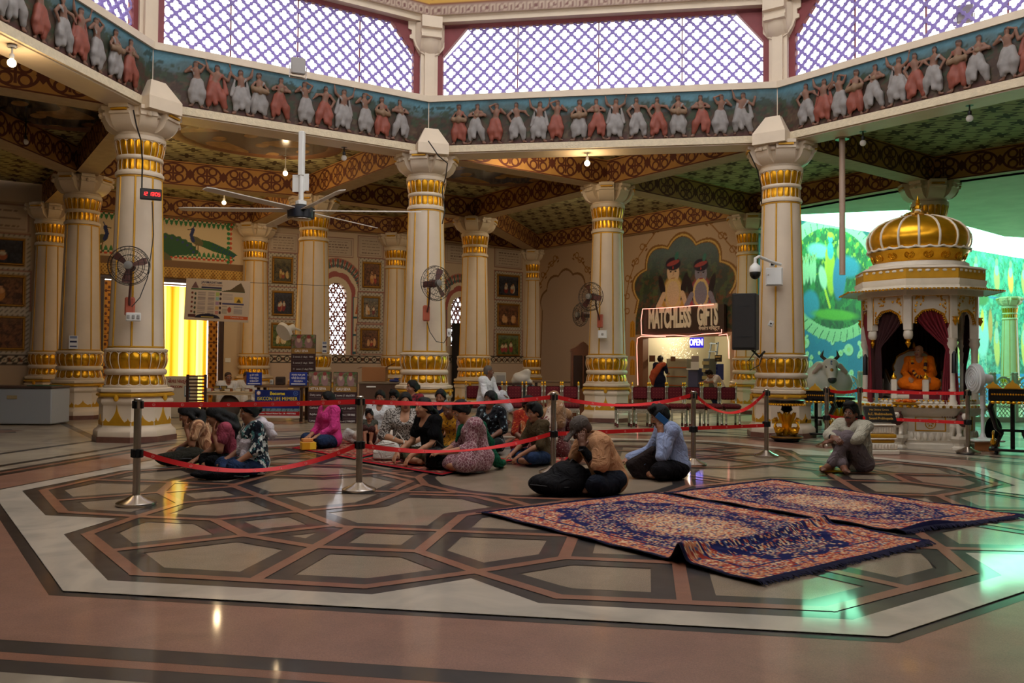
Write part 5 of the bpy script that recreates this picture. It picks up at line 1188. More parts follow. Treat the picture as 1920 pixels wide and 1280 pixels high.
ro, w, h = wallbox(1121, 619, 1138, 634, 18.9, 'small white switch box below the fan left of the shop', 'switch box', M_wht, .08, 'switch_box'); m = MB(); m.bbox((0, -.045, 0), (.05, .02, .05), .005); m.build('rocker', mat('grey_plastic', (150, 146, 140), .5), ro, 0)
ro, w, h = wallbox(264, 354, 302, 375, 13.45, 'black digital wall clock with red glowing digits reading 12 13 05', 'clock', M_black, .07, 'digital_clock', rz=facing(atd(280, 365, 13.4), 0)); rot_ = Matrix.Rotation(pi/2, 4, 'X')
m = MB(); m.box((0, -.037, 0), (w-.04, .006, h-.04)); m.build('screen', mat('clock_glass', (24, 10, 12), .15), ro, 0)
LED = emat('red_led', (255, 40, 40), 5.)
SEG = {'0': 'abcdef', '1': 'bc', '2': 'abged', '3': 'abgcd', '5': 'afgcd'}; m = MB()
def digit(m, ch, x, z, s, y):
 S_g = {'a': (0, 1, 1, 1), 'b': (1, 1, 1, 0), 'c': (1, 0, 1, -1), 'd': (0, -1, 1, -1), 'e': (0, 0, 0, -1), 'f': (0, 1, 0, 0), 'g': (0, 0, 1, 0)}
 for q in SEG[ch]: a, b, c, d = S_g[q]; m.tube([(x+(a-.5)*s*.7+b*s*.06, y, z+b*s*.62), (x+(c-.5)*s*.7+d*s*.06, y, z+d*s*.62)], s*.11, 6)
for ch_, x in zip('121305', (-.108, -.066, -.012, .03, .078, .12)): digit(m, ch_, x, 0, .04, -.045)
m.build('led_digits', LED, ro)
for x0, y0, x1, y1, dp, lb in ((130, 629, 145, 654, 18.5, 'small white and blue notice on the column by the freezer'), (604, 640, 613, 662, 20.75, 'small white and blue notice on the column behind the price board')):
 ro, w, h = wallbox(x0, y0, x1, y1, dp, lb, 'notice', mat('paper', (214, 212, 214), .7), .012, 'paper_notice'); c = Canvas(w*.94, h*.94, 30, (210, 210, 214))
 for yy, hh, cl in ((.75, .2, (120, 130, 160)), (.45, .14, (40, 44, 76)), (.1, .12, (60, 66, 110))): c.rect(w*.08, h*yy, w*.86, h*(yy+hh), cl)
 o = c.panel('print', None, ro, .0); o.rotation_euler = (pi/2, 0, 0); o.location = (0, -.008, 0)
ro, w, h = wallbox(1376, 551, 1420, 656, 14.9, 'large black loudspeaker hanging on the right column', 'loudspeaker', mat('speaker_case', (30, 27, 26), .6), .38, 'loudspeaker', rz=facing(atd(1398, 600, 14.9), -8)); m = MB(); m.bbox((0, -.195, 0), (w-.04, .02, h-.06), .01); m.build('grille', mat('speaker_grille', (40, 36, 33), .8, bump=.4, bs=300), ro, 0)
m = MB()
for z in (-.27, .27): m.box((0, -.207, z*h), (w*.5, .004, .012))
m.build('trim_line', M_black, ro, 0); m = MB(); m.tube([(.1, .1, -h/2), (.2, .25, -h/2-.12), (.28, .35, -h/2-.02)], .02, 8); m.build('mount', M_black, ro)
ro, w, h = wallbox(1436, 502, 1467, 536, 15.25, 'square white junction box on the right column', 'junction box', M_wht, .12, 'junction_box'); m = MB(); m.bbox((0, -.065, 0), (w-.03, .02, h-.03), .008); m.build('lid', M_wht, ro, 0); m = MB(); m.lathe([(.012, 0), (.012, .012)], 10); o = m.build('lock', M_steel, ro); o.location = (-.1, -.075, .03); o.rotation_euler = (pi/2, 0, 0)
ro, w, h = wallbox(1443, 491, 1453, 500, 15.3, 'tiny white socket above the junction box', 'socket', M_wht, .07, 'socket_box'); m = MB(); m.bbox((0, -.036, 0), (.05, .01, .05), .004); m.build('face_plate', M_black, ro, 0)
ro, w, h = wallbox(1441, 601, 1450, 612, 15.2, 'small tilted white switch below the junction box', 'switch box', M_wht, .05, 'switch_box'); ro.rotation_euler = (0, radians(25), ro.rotation_euler.z); m = MB(); m.bbox((0, -.03, 0), (.03, .01, .03), .004); m.build('rocker', M_black, ro, 0)
p = atd(1416, 510, 14.95); ro = empty('dome_camera', p, facing(p), 'white dome security camera on a bracket arm at the right column', 'security camera'); m = MB(); m.sph((0, 0, -.02), (.095, .095, .11), 16); m.build('dome', M_black, ro); m = MB(); m.lathe([(.1, 0), (.105, .03), (.09, .1), (.05, .14), (.03, .16)], 18); m.build('housing', M_wht, ro); m = MB(); m.tube([(0, 0, .14), (0, 0, .24), (.06, .05, .28), (.3, .3, .2), (.44, .4, .17)], .028, 10); m.build('arm', M_wht, ro)
p = atd(1579, 263, 15.15); q_ = atd(1583, 516, 15.15); z0 = q_[2]; m = MB(); m.tube([(p[0], p[1], z0), (p[0], p[1], ZL+.02)], .052, 12); root = empty('hanging_pipe', (0, 0, 0), 0, 'long pale pipe hanging from the ring beam left of the shrine', 'pipe'); m.build('tube', mat('pipe_paint', (176, 150, 130), .4), root); m = MB(); m.lathe([(.12, ZL-.03), (.12, ZL+.02)], 16, (p[0], p[1], 0)); m.build('flange', M_steel, root)
def bulb(x, y, zc, lit, label, zr=None):
 d = ray(x, y); t = (zc-CAM[2])/d[2]; p = CAM+d*t; root = empty('light_bulb', p, 0, label, 'light bulb', 'bare ceiling bulbs'); m = MB(); m.sph((0, 0, 0), .055, 14); m.build('bulb', M_bulb if lit else M_bulboff, root); s = MB(); s.lathe([(.02, .04), (.03, .06), (.03, .11), (.02, .12)], 12); s.lathe([(.012, .11), (.012, (zr or .2))], 8); s.lathe([(.06, (zr or .2)), (.06, (zr or .2)+.02)], 12); s.build('holder', M_black if not lit else M_wht, root)
 if lit:
  l = bpy.data.lights.new('bulb_light', 'POINT'); l.energy = lit*.55; l.color = (1, .72, .4); l.shadow_soft_size = .06; o = bpy.data.objects.new('bulb_light', l); COL.objects.link(o); o.location = (p[0], p[1], p[2]-.07)
bulb(22, 118, 5.12, 60, 'lit bare bulb at the far upper left under the ring beam'); bulb(535, 325, 5.5, 50, 'lit bare bulb in the painted ceiling bay left of the fan rod', .38); bulb(420, 380, 5.45, 50, 'lit bare bulb in the ceiling bay above the peacock panel', .43); bulb(1101, 306, 5.16, 60, 'lit bare bulb under the ring beam near the middle')
bulb(1618, 268, 5.16, 0, 'unlit bulb under the ring beam beside the hanging pipe'); bulb(1818, 222, 5.16, 0, 'unlit bulb under the ring beam at the upper right'); bulb(645, 296, 5.16, 0, 'unlit bulb under the ring beam right of the ceiling fan'); bulb(48, 266, 5.5, 0, 'unlit bulb in the dark ceiling bay at far left', .38)
for (x, y, dp, lb) in ((559, 124, 14.6, 'grey floodlight on the ledge before the left lattice window'), (1809, 26, 13.4, 'grey floodlight on the ledge before the right lattice window')):
 p = atd(x, y, dp); ro = empty('floodlight', p, facing(p, 10), lb, 'floodlight', 'floodlights on the clerestory ledge'); m = MB(); m.bbox((0, 0, 0), (.24, .09, .28), .015); m.build('housing', mat('flood_grey', (150, 144, 138), .5), ro, 0); m = MB(); m.tube([(-.14, 0, .0), (-.14, .02, -.2), (.14, .02, -.2), (.14, 0, .0)], .012, 6); m.build('bracket', M_steel, ro)
for (cx, cy, rx, ry, rz, sd) in ((-7.0, 6.9, 1.5, 1.15, .78, 4), (-2.6, 10.6, 1.35, 1.1, .5, 7), (-10.2, 4.3, 1.35, 1.0, .9, 9)):
 m = MB(); n = 40; R_ = [[(rx*k*cos(2*pi*j/n), ry*k*sin(2*pi*j/n), z) for j in range(n)] for k, z in ((1.22, .0), (1.2, -.05), (1.08, -.07), (1.0, -.03))]; m.rings(R_[::-1], 0, False, False); m.add([R_[3][j] for j in range(n)], [tuple(range(n-1, -1, -1))], 1)
 pm = patmat('ceiling_scene_%d' % sd, lambda x, y, z: ((x*3.1+(y*4).sin()).sin()*(y*2.7+(x*2).cos()).cos()).gt(.25).max(((x*7).sin()*(y*5).sin()).gt(.6)), [(92, 84, 78), (70, 80, 100), (60, 66, 70)][(4, 7, 9).index(sd)], (150, 116, 76), .15, coord='Object', noise=.3)
 o = m.build('trim_%d' % (60+sd), [mat('cornice_brown', (110, 70, 40), .5, var=.2), pm], smooth=30, loc=(cx, cy, Zc-.005)); o.rotation_euler = (0, 0, rz); tag(o, 'oval painted ceiling panel', 'ceiling panel', kind='structure')
p = atd(566, 268, 15.0); hz = atd(560, 397, 15.0)[2]; root = empty('ceiling_fan', (p[0], p[1], hz), 0, 'huge six bladed ceiling fan hanging from the ring beam at left', 'ceiling fan')
m = MB(); m.bbox((0, 0, (ZL-hz)*.72), (.1, .1, (ZL-hz)*.56), .015); m.tube([(0, 0, .12), (0, 0, (ZL-hz)*.5)], .045, 12); m.lathe([(.06, .1), (.1, .12), (.1, .18), (.05, .2)], 12); m.build('down_rod', M_wht, root, 30); m = MB(); m.box((-.05, 0, .5), (.22, .02, .3)); m.box((.05, .02, .52), (.16, .02, .3)); m.build('bracket_plate', M_wht, root, 0); m = MB(); m.lathe([(.18, -.13), (.235, -.12), (.24, .05), (.2, .08), (.06, .1)], 28); m.build('motor', mat('fan_blue_black', (22, 26, 38), .35), root, 40); m = MB(); m.lathe([(.14, -.15), (.19, -.14), (.19, -.125)], 24); m.build('motor_cap', M_steel, root)
bl = mat('fan_blade', (206, 196, 184), .45)
for k in range(6):
 g = pi/3*k+AL+.02; ax = Vector((cos(g), sin(g), 0)); t = Vector((-sin(g), cos(g), 0)); m = MB(); R_ = []
 for s in (.22, .5, 1.2, 2.0, 2.12): wd = .075 if s < 2.1 else .05; tl = .22; e = t*cos(tl)*wd+Vector((0, 0, sin(tl)*wd)); q = ax*s+Vector((0, 0, .02)); R_.append([tuple(q+e+Vector((0, 0, .008))), tuple(q-e+Vector((0, 0, .008))), tuple(q-e-Vector((0, 0, .008))), tuple(q+e-Vector((0, 0, .008)))])
 m.rings(R_); m.build('blade', bl, root, 0)
p = atd(536, 620, 20.6); ro = empty('wall_fan', p, facing(p, -50), 'small white wall fan tilted down beside the tall price board', 'fan'); m = MB(); m.tube([(0, -.1, 0), (0, -.02, 0)], [.22, .24], 20); o = m.build('grille', M_wht, ro); o.rotation_euler = (.5, 0, 0); m = MB(); m.tube([(0, 0, 0.02), (.02, .22, .1)], .08, 12); m.tube([(.02, .2, .08), (.1, .45, .0)], .03, 8); m.build('motor', M_wht, ro)
p = gp(48, 797); ro = empty('chest_freezer', p, facing(p, 0)*0+AL, 'long white chest freezer at the far left wall', 'freezer'); m = MB(); m.bbox((-.25, .35, .37), (1.5, .7, .70), .02); m.build('cabinet', mat('freezer_white', (168, 172, 176), .35), ro, 0); m = MB(); m.bbox((-.25, .35, .745), (1.52, .72, .05), .015); m.build('lid', mat('freezer_lid', (78, 60, 54), .4), ro, 0); m = MB(); m.bbox((-.28, -.005, .55), (.2, .02, .07), .006); m.build('badge', mat('badge_beige', (168, 150, 110), .5), ro, 0); m = MB(); m.box((.2, .3, .779), (.5, .4, .012)); tag(m.build('green_folder', mat('green_card', (44, 96, 76), .6), None, 0, mw=ro.matrix_basis), 'dark green folder lying on the freezer lid', 'folder')
p = gp(333, 783); ro = empty('donation_box', p, AL, 'cream donation box with red lettering left of the yellow curtain', 'donation box'); m = MB(); m.bbox((0, .2, .47), (.6, .4, .94), .012); m.build('cabinet', mat('cream_metal', (206, 192, 166), .4), ro, 0); m = MB(); m.bbox((-.08, -.003, .2), (.36, .012, .26), .004); m.build('lower_door', mat('cream_metal', (206, 192, 166), .4), ro, 0); m = MB(); m.lathe([(.012, 0), (.012, .02)], 8); o = m.build('lock', M_black, ro); o.location = (-.02, -.005, .28); o.rotation_euler = (pi/2, 0, 0)
TR = mat('red_lettering', (150, 44, 40), .6); up = Matrix.Rotation(pi/2, 4, 'X')
def tx(s, size, m_, root, x, y, z, **k):
 o = text(s, size, m_, root, **k); o.rotation_euler = (pi/2, 0, 0); o.location = (x, y, z); return o
tx('સેવા પાત્ર', .115, TR, ro, -.02, -.004, .83, bold=.002); tx('ISKCON', .075, TR, ro, -.04, -.004, .70, bold=.002)
m = MB(); m.box((.21, -.004, .6), (.12, .008, .24)); m.build('sticker_edge', mat('sticker_blue', (60, 130, 160), .5), ro, 0); m = MB(); m.box((.21, -.008, .61), (.095, .008, .2)); m.box((.21, -.0085, .5), (.1, .009, .02), 1); m.build('sticker', [mat('sticker_pale', (200, 206, 206), .5), M_black], ro, 0)
p = gp(366, 800); ro = empty('slat_chair', p, AL+.2, 'dark slat backed chair right of the donation box', 'chair'); m = MB()
for i in range(8): m.box((-.06, .4, .5+.07*i), (.3, .02, .03))
m.build('back_slats', M_dark, ro, 0)
for x, y, h_ in ((-.22, .4, 1.02), (.12, .4, 1.02), (-.22, .05, .44), (.12, .05, .44)): m = MB(); m.box((x, y, h_/2), (.05, .05, h_)); m.build('leg' if h_ < 1 else 'back_leg', M_dark, ro, 0)
m = MB(); m.bbox((-.05, .22, .45), (.4, .42, .05), .012); m.build('seat', M_dark, ro, 0)
def plaintable(px0, px1, py, zt, dp, label, top, leg, group=None, th=.05, nm='table', lw=.06):
 a, b = gp(px0, py), gp(px1, py); c = (a+b)/2; w = np.linalg.norm(b-a); ro = empty(nm, c, AL, label, 'table', group); m = MB(); m.bbox((0, dp/2, zt-th/2), (w, dp, th), .01); m.build('tabletop', top, ro, 0)
 for x in (-w/2+.08, w/2-.08):
  for y in (.06, dp-.06): m = MB(); m.box((x, y, (zt-th)/2), (lw, lw, zt-th)); m.build('leg', leg, ro, 0)
 return ro, w
TB, tw = plaintable(376, 474, 790, .64, .6, 'cream book table in front of the two monks', mat('table_cream', (206, 180, 140), .5), mat('table_leg_cream', (200, 176, 140), .5)); m = MB(); m.box((0, .01, .595), (tw*.96, .02, .06)); m.build('apron', mat('table_cream', (206, 180, 140), .5), TB, 0)
bb = np.array(TB.location)
for i in range(9):
 x = -tw/2+.12+i*(tw-.24)/8; q = v3(x, (.12, .36)[i % 2], 0); m = MB(); hgt = rnd.uniform(.03, .07); st = i in (2, 3)
 m.box((0, 0, hgt/2), (.1, .16, hgt), 0); m.box((0, -.002, hgt/2), (.096, .162, hgt*.8), 1)
 o = m.build('book', [mat('book_%d' % i, [(150, 40, 40), (40, 60, 120), (120, 90, 40), (60, 90, 60), (150, 90, 40), (110, 30, 40), (170, 150, 110), (90, 60, 90), (140, 60, 30)][i], .5), mat('book_pages', (214, 204, 180), .7)], smooth=0); o.location = (bb[0]+q[0], bb[1]+q[1], .641); o.rotation_euler = (0, 0, AL+rnd.uniform(-.2, .2))
 tag(o, ['red', 'blue', 'ochre', 'green', 'orange', 'crimson', 'tan', 'purple', 'rust'][i]+' book lying on the cream table before the monks', 'book', 'books on the cream table')
for i, (px_, lb) in enumerate(((391, 'small framed sign standing at left end of the book table'), (405, 'second small framed sign on the book table'))):
 x = (px_-425)*17.9/F; q = v3(x-.02, .5, 0); m = MB(); m.box((0, 0, .055), (.14, .02, .11), 0); m.box((0, -.012, .055), (.11, .006, .08), 1); o = m.build('desk_sign', [M_black, mat('sign_gold', (150, 120, 50), .5)], smooth=0); o.location = (bb[0]+q[0], bb[1]+q[1], .641); o.rotation_euler = (-.2, 0, AL); tag(o, lb, 'sign')
p = atd(427, 757, 18.6); p[2] = 0; root = empty('covered_bundle', p, 0, 'grey cloth bundle under the cream book table', 'bundle'); f = Fig(); f.ell((0, 0, .26), (.27, .2, .26), 0); f.ell((.02, 0, .4), (.16, .14, .12), 0, k=.06); f.mesh('cloth', [mat('bundle_grey', (96, 82, 72), .9)], .018, root, .02, 14, clipz=0)
TD, dw = plaintable(474, 571, 790, .78, .6, 'long dark desk carrying the blue notices, behind the membership banner', mat('desk_brown', (120, 88, 62), .5), M_dark)
bd_ = np.array(TD.location); ro = empty('membership_banner', np.array([bd_[0], bd_[1], 0])+v3(-.03, -.03, 0), AL, 'blue printed banner with yellow lettering hanging in front of the desk', 'banner'); bw, bh = .97, .60
c = Canvas(bw, bh, 110, (24, 40, 110)); c.put(np.clip((c.noise(1.5, 3)+.3), 0, 1)*.4, (40, 80, 160)); c.rect(0, .05, bw, .135, (176, 24, 32)); c.rect(0, 0, bw, .05, (220, 212, 200)); c.rect(0, .135, bw, .2, (120, 150, 160)); c.blotch(9, .3, (60, 90, 70), 4, .9, (c.Y > .135) & (c.Y < .2)); c.ell(.08, .53, .045, .045, (200, 150, 110)); c.ell(.08, .54, .03, .035, (230, 220, 210)); c.ring(.88, .53, .045, .045, .006, (90, 120, 190)); c.ell(.88, .53, .025, .025, (60, 90, 160))
o = c.panel('print', None, ro, 0); o.rotation_euler = (pi/2, 0, 0); o.location = (0, 0, .38); m = MB(); m.box((0, .012, .38), (bw, .02, bh)); m.build('board', mat('board_white', (210, 206, 196), .6), ro, 0)
YL = mat('yellow_lettering', (250, 225, 40), .5); WL = mat('white_lettering', (230, 228, 224), .5)
tx('Become', .10, YL, ro, 0, -.003, .605, bold=.002); tx('ISKCON LIFE MEMBER', .105, YL, ro, 0, -.003, .49, bold=.0, sx=.86); tx('Contact : Vaikunth Mukund Das  | M. : 9909757825', .042, WL, ro, 0, -.003, .173, bold=.001, sx=.92)
for (x0, y0, x1, y1, ls, lb) in ((462, 700, 491, 724, ('ફૂડ ફોર લાઈફ', 'ની સેવા માટેનું દાન', 'અહીં સ્વીકારવામાં આવે છે'), 'left blue notice with white script on the desk, before a monk'), (543, 699, 576, 724, ('FOOD FOR LIFE', 'ખિચડી સેવા વિતરણ', 'નિમિત્તે સ્વૈચ્છિક દાન'), 'right blue notice with white script beside the price boards')):
 ro, w, h = wallbox(x0, y0, x1, y1, 18.35, lb, 'notice', mat('notice_blue', (26, 54, 150), .5), .02, 'blue_notice', rz=AL)
 for i, (s, z) in enumerate(zip(ls, (.3, .05, -.18))): tx(s, h*(.2 if i == 1 else .16), WL, ro, 0, -.0115, h*z, sx=min(1., w*.9/(len(s)*h*.1+.01)), bold=.001)
 m = MB(); m.box((0, -.011, -h*.38), (w*.8, .004, h*.08)); m.build('underline', WL, ro, 0); ro.location.z = .781+h/2
for (x, z, d, cl, nm, lb) in ((500, .06, (.08, .08, .12), (190, 190, 186), 'phone_stand', 'white card stand on the dark desk'), (536, .05, (.1, .1, .1), (214, 160, 90), 'paper_bowl', 'pale orange bowl beside the right blue notice'), (517, .09, (.2, .12, .18), (60, 44, 38), 'desk_box', 'dark box standing on the desk between the blue notices')):
 q = bd_+v3((x-522.5)*18.1/F, .32, 0); m = MB(); m.bbox((0, 0, d[2]/2), d, .015); m.bbox((0, -.002, d[2]*.55), (d[0]*.7, d[1], d[2]*.5), .01, 1); o = m.build(nm, [mat(nm, cl, .5), mat(nm+'_face', tuple(int(c*.75) for c in cl), .5)], smooth=0); o.location = (q[0], q[1], .781); o.rotation_euler = (0, 0, AL); tag(o, lb, nm.split('_')[1])
def board(x0, y0, x1, y1, dep, title, rows, label, zb=None):
 ro, w, h = wallbox(x0, y0, x1, y1, dep, label, 'price board', mat('board_maroon', (58, 34, 38), .5), .04, 'price_board', rz=AL); bandh = .055
 c = Canvas(w*.96, h*.27, 60, (90, 120, 70)); iw, ih = c.w, c.h
 for i in range(4): c.blotch(5, .2, [(150, 160, 110), (60, 90, 50), (150, 110, 110), (110, 60, 60)][i], i+3, .6)
 for s in (.3, .72): c.ell(iw*s, ih*.4, iw*.16, ih*.42, (150, 116, 116), .1, .2); c.ell(iw*s, ih*.62, iw*.075, ih*.2, (196, 170, 150), 0, .2); c.ell(iw*s, ih*.86, iw*.09, ih*.14, (140, 60, 60), 0, .2)
 o = c.panel('picture', None, ro, 0); o.rotation_euler = (pi/2, 0, 0); o.location = (0, -.022, h*.355); m = MB(); m.box((0, -.022, h*.16), (w*.96, .006, h*.11)); m.build('title_band', mat('band_ochre', (150, 112, 50), .5), ro, 0)
 tx(title, h*.075, WL, ro, -w*.08, -.027, h*.16, bold=.001, sx=.8); m = MB()
 for i in range(len(rows)): z = h*(.04-.13*i); m.box((0, -.022, z-h*.055), (w*.9, .003, .004));
 m.build('row_rule', mat('rule_grey', (120, 100, 100), .6), ro, 0)
 for i, s in enumerate(rows): z = h*(.04-.125*i); tx(s[0], h*.05, WL, ro, -w*.42, -.022, z, align='LEFT', ext=.001); tx(s[1], h*.05, WL, ro, w*.42, -.022, z, align='RIGHT', ext=.001)
 return ro
ROW = [('2 cows (1 day)', '1501'), ('5 cows (1 day)', '3501'), ('11 cows (1 day)', '7501'), ('108 cows (108 day)', '51000'), ('251 cows (1 day)', '151000')]
board(546, 627, 592, 718, 20.0, 'GAU SEVA', ROW, 'tall dark price board with picture, topped highest behind the desk'); board(578, 696, 621, 792, 18.0, 'NITYA SEVA', [('Deity seva', '1100'), ('Bhoga seva', '2100'), ('Garland', '501'), ('Rajbhog', '5100'), ('Lamp', '251')], 'left of the two front price boards behind the pink woman'); board(625, 697, 670, 793, 17.95, 'GAU SEVA', ROW, 'right of the two front price boards, beside the barrier post')
for x in (599, 647): pass
ro, w, h = wallbox(347, 524, 468, 602, 20.6, 'white printed festival banner hanging in front of the yellow curtain', 'banner', mat('banner_white', (206, 190, 172), .6), .008, 'hanging_banner', rz=AL); ro.rotation_euler = (0, radians(2.6), AL); c = Canvas(w*.98, h*.97, 150, (208, 192, 174)); W_b, H_b = c.w, c.h; R = lambda x0, y0, x1, y1, cl: c.rect(x0*W_b, y0*H_b, x1*W_b, y1*H_b, cl)
c.poly([(.08*W_b, .78*H_b), (.14*W_b, .95*H_b), (.2*W_b, .78*H_b)], (120, 90, 90)); R(.08, .74, .56, .77, (60, 96, 60)); R(.24, .78, .56, .83, (40, 44, 84)); c.poly([(.57*W_b, .74*H_b), (.7*W_b, .78*H_b), (.8*W_b, .9*H_b), (.86*W_b, .96*H_b), (.92*W_b, .8*H_b), (.93*W_b, .74*H_b)], (96, 80, 56)); R(.57, .72, .93, .745, (70, 80, 50))
for i in range(5):
 y = .66-.115*i; c.ell(.1*W_b, (y)*H_b, .018*W_b, .03*H_b, (120, 60, 50)); c.ell(.15*W_b, (y-.02)*H_b, .016*W_b, .035*H_b, (60, 70, 60))
 for k in range(5): R(.19, y+.02-.018*k, .31, y+.028-.018*k, (130, 116, 120)); R(.35, y+.02-.018*k, .45, y+.028-.018*k, (130, 116, 120))
 R(.47, y-.05, .53, y+.04, [(176, 190, 110), (150, 190, 190), (170, 140, 170), (210, 170, 110), (200, 140, 130)][i]); c.ell(.55*W_b, y*H_b, .018*W_b, .036*H_b, (70, 50, 60))
R(.77, .46, .9, .6, (226, 186, 80)); c.poly([(.8*W_b, .47*H_b), (.84*W_b, .57*H_b), (.88*W_b, .47*H_b)], (96, 80, 40)); R(.58, .41, .92, .445, (70, 70, 110)); c.ell(.7*W_b, .28*H_b, .03*W_b, .07*H_b, (170, 80, 60))
for k in range(9): R(.58, .36-.022*k, .66, .37-.022*k, (130, 130, 120)); R(.77, .36-.022*k, .9, .37-.022*k, (130, 126, 140)); R(.58, .66-.016*k, .74, .668-.016*k, (150, 140, 140))
c.ell(.36*W_b, .05*H_b, .2*W_b, .11*H_b, (38, 38, 60)); R(.05, .06, .17, .13, (96, 56, 56)); R(.62, .05, 1, .13, (206, 100, 50)); R(0, 0, 1, .045, (206, 190, 172)); R(.26, .07, .46, .09, (200, 180, 90))
o = c.panel('print', None, ro, 0); o.rotation_euler = (pi/2, 0, 0); o.location = (0, -.006, 0); tx('JANMASHTAMI', h*.075, mat('navy_lettering', (44, 44, 80), .6), ro, -w*.1, -.008, h*.42, bold=.001); tx('SEVA OPPORTUNITIES', h*.05, mat('rust_lettering', (150, 80, 50), .6), ro, -w*.09, -.008, h*.355); tx('Contact for seva', h*.045, WL, ro, w*.32, -.008, -h*.39)
m = MB(); m.tube([(-w/2-1.2, .0, h/2-.0), (w/2, 0, h/2-.03), (w/2+2.2, 0, h/2+.0)], .006, 5); m.build('wire', M_wire, ro)
a, b = gp(672, 795), gp(748, 795); cc_ = (a+b)/2; ro = empty('counter', cc_, AL, 'dark brown counter left of the column behind the seated women', 'counter'); w = np.linalg.norm(b-a); m = MB(); m.box((0, .3, .42), (w, .6, .84)); m.build('body', mat('counter_brown', (86, 58, 40), .5, var=.1), ro, 0); m = MB(); m.bbox((0, .3, .86), (w+.04, .64, .04), .01); m.build('worktop', mat('counter_top', (120, 104, 84), .4), ro, 0)
for z in (.78, .42): m = MB(); m.bbox((-w*.2, -.01, z), (.2, .02, .03), .006); m.build('label_strip', M_wht, ro, 0)
q = cc_+v3(-.15, .35, 0); m = MB(); m.box((0, 0, .16), (.5, .35, .3), 0); m.add([(.25, -.17, .31), (.25, .17, .31), (.42, .17, .4), (.42, -.17, .4)], [(0, 1, 2, 3), (3, 2, 1, 0)], 0); m.add([(-.25, -.17, .31), (-.25, .17, .31), (-.36, .17, .28), (-.36, -.17, .28)], [(3, 2, 1, 0), (0, 1, 2, 3)], 0); o = m.build('carton', mat('cardboard', (150, 98, 52), .8), smooth=0); o.location = (q[0], q[1], .881); o.rotation_euler = (0, 0, AL); tag(o, 'open brown cardboard carton on the dark counter', 'carton')
q = cc_+v3(.3, .12, 0); m = MB(); m.bbox((0, 0, .03), (.2, .12, .06), .02); m.bbox((.05, .0, .075), (.1, .1, .03), .01); o = m.build('blue_cloth', mat('cloth_blue', (50, 60, 120), .8), smooth=0); o.location = (q[0], q[1], .881); tag(o, 'folded blue cloth on the dark counter', 'cloth')
plaintable(1000, 1082, 778, .86, .6, 'long low table behind the maroon chairs before the niche', mat('table_dark_top', (110, 84, 62), .5), M_dark); plaintable(925, 968, 778, .8, .6, 'small dark table with papers behind the seated white shirted man', M_dark, M_dark)
ro, w, h = wallbox(924, 698, 952, 718, 20.9, 'white box like carton standing on the small dark table', 'carton', mat('paper_white', (190, 184, 176), .7), .3, 'white_carton', rz=AL); m = MB(); m.box((.05, -.155, -.02), (w*.6, .006, h*.6)); m.build('panel_outline', mat('grey_plastic', (150, 146, 140), .5), ro, 0); ro.location = tuple(gp(938, 778)+v3(-.05, .3, 0)); ro.location.z = .801+h/2
p = gp(1093, 782); ro = empty('cupboard', p, AL, 'carved brown wooden cupboard left of the middle column', 'cupboard'); CW = mat('cupboard_wood', (112, 62, 28), .45, var=.2, vs=4); m = MB(); m.box((0, .25, .8), (.55, .5, 1.6)); m.build('carcass', CW, ro, 0); m = MB(); m.prism([(-.3, 0), (.3, 0), (.28, .06), (.14, .12), (.06, .2), (0, .24), (-.06, .2), (-.14, .12), (-.28, .06)], -.03, .5, 0); m.T = None; o = m.build('crest', CW, ro, 0); o.rotation_euler = (pi/2, 0, 0); o.location = (0, .5, 1.6)
for x in (-.13, .13): m = MB(); m.bbox((x, -.01, 1.1), (.22, .03, .8), .01); m.build('door', mat('cupboard_dark', (50, 30, 20), .3), ro, 0)
sc = WE.px(1278, 600, .2); ro = empty('shop_sign', mat=WE.at(*WE.px(1278, 600, .18), .18), label='brown shop sign with bulbous cream lettering above the lit opening', cat='sign'); _, _, w, h = WE.rect(1203, 577, 1353, 624, .18); h = WE.px(1278, 576, .18)[1]-WE.px(1278, 626, .18)[1]; m = MB(); m.box((0, 0, -.06), (w, h, .1)); m.build('board', mat('sign_brown', (58, 42, 36), .5), ro, 0); SL = mat('cream_lettering', (226, 212, 190), .5)
text('MATCHLESS', h*1.0, SL, ro, (-w*.155, h*.06, 0), bold=.034, ext=.02, sx=.4); text('GIFTS', h*1.02, SL, ro, (w*.315, h*.12, 0), bold=.038, ext=.02, sx=.37); text('मैचलेस गिफ्ट्स', h*.17, SL, ro, (w*.33, -h*.34, 0), bold=.004)
ROPE = emat('rope_light', (255, 150, 130), 3.); rl = empty('rope_light', (0, 0, 0), 0, 'glowing pink rope light around the shop sign and opening', 'rope light'); m = MB(); A_ = lambda x, y: onplane(x, y, np.array([*WE.L, 0])+WE.n3*.27, WE.n3)
for path in ([(1338, 571), (1300, 573), (1250, 577), (1205, 579), (1202, 600), (1203, 627), (1230, 629), (1265, 628), (1290, 630), (1320, 626), (1353, 624), (1353, 617)], [(1196, 722), (1195, 690), (1194, 650), (1195, 634), (1203, 630), (1248, 631)], [(1348, 628), (1363, 626), (1366, 640), (1367, 672)]): m.tube([A_(*q) for q in path], .012, 6)
m.build('tube', ROPE, rl)
IR = mat('shop_wall', (176, 172, 150), .6); SH = empty('wall_shop_room', mat=WE.at(0, 0, 0), kind='structure'); m = MB(); a0, a1 = sx0-.05, sx1+.35
for c_, d_2 in (((a0-.05, 1.3, -1.9), (.1, 2.7, 3.6)), ((a1+.05, 1.3, -1.9), (.1, 2.7, 3.6)), (((a0+a1)/2, 1.3, -3.75), (a1-a0+.2, 2.7, .1)), (((a0+a1)/2, 2.66, -1.9), (a1-a0+.2, .1, 3.6))): m.box(c_, d_2)
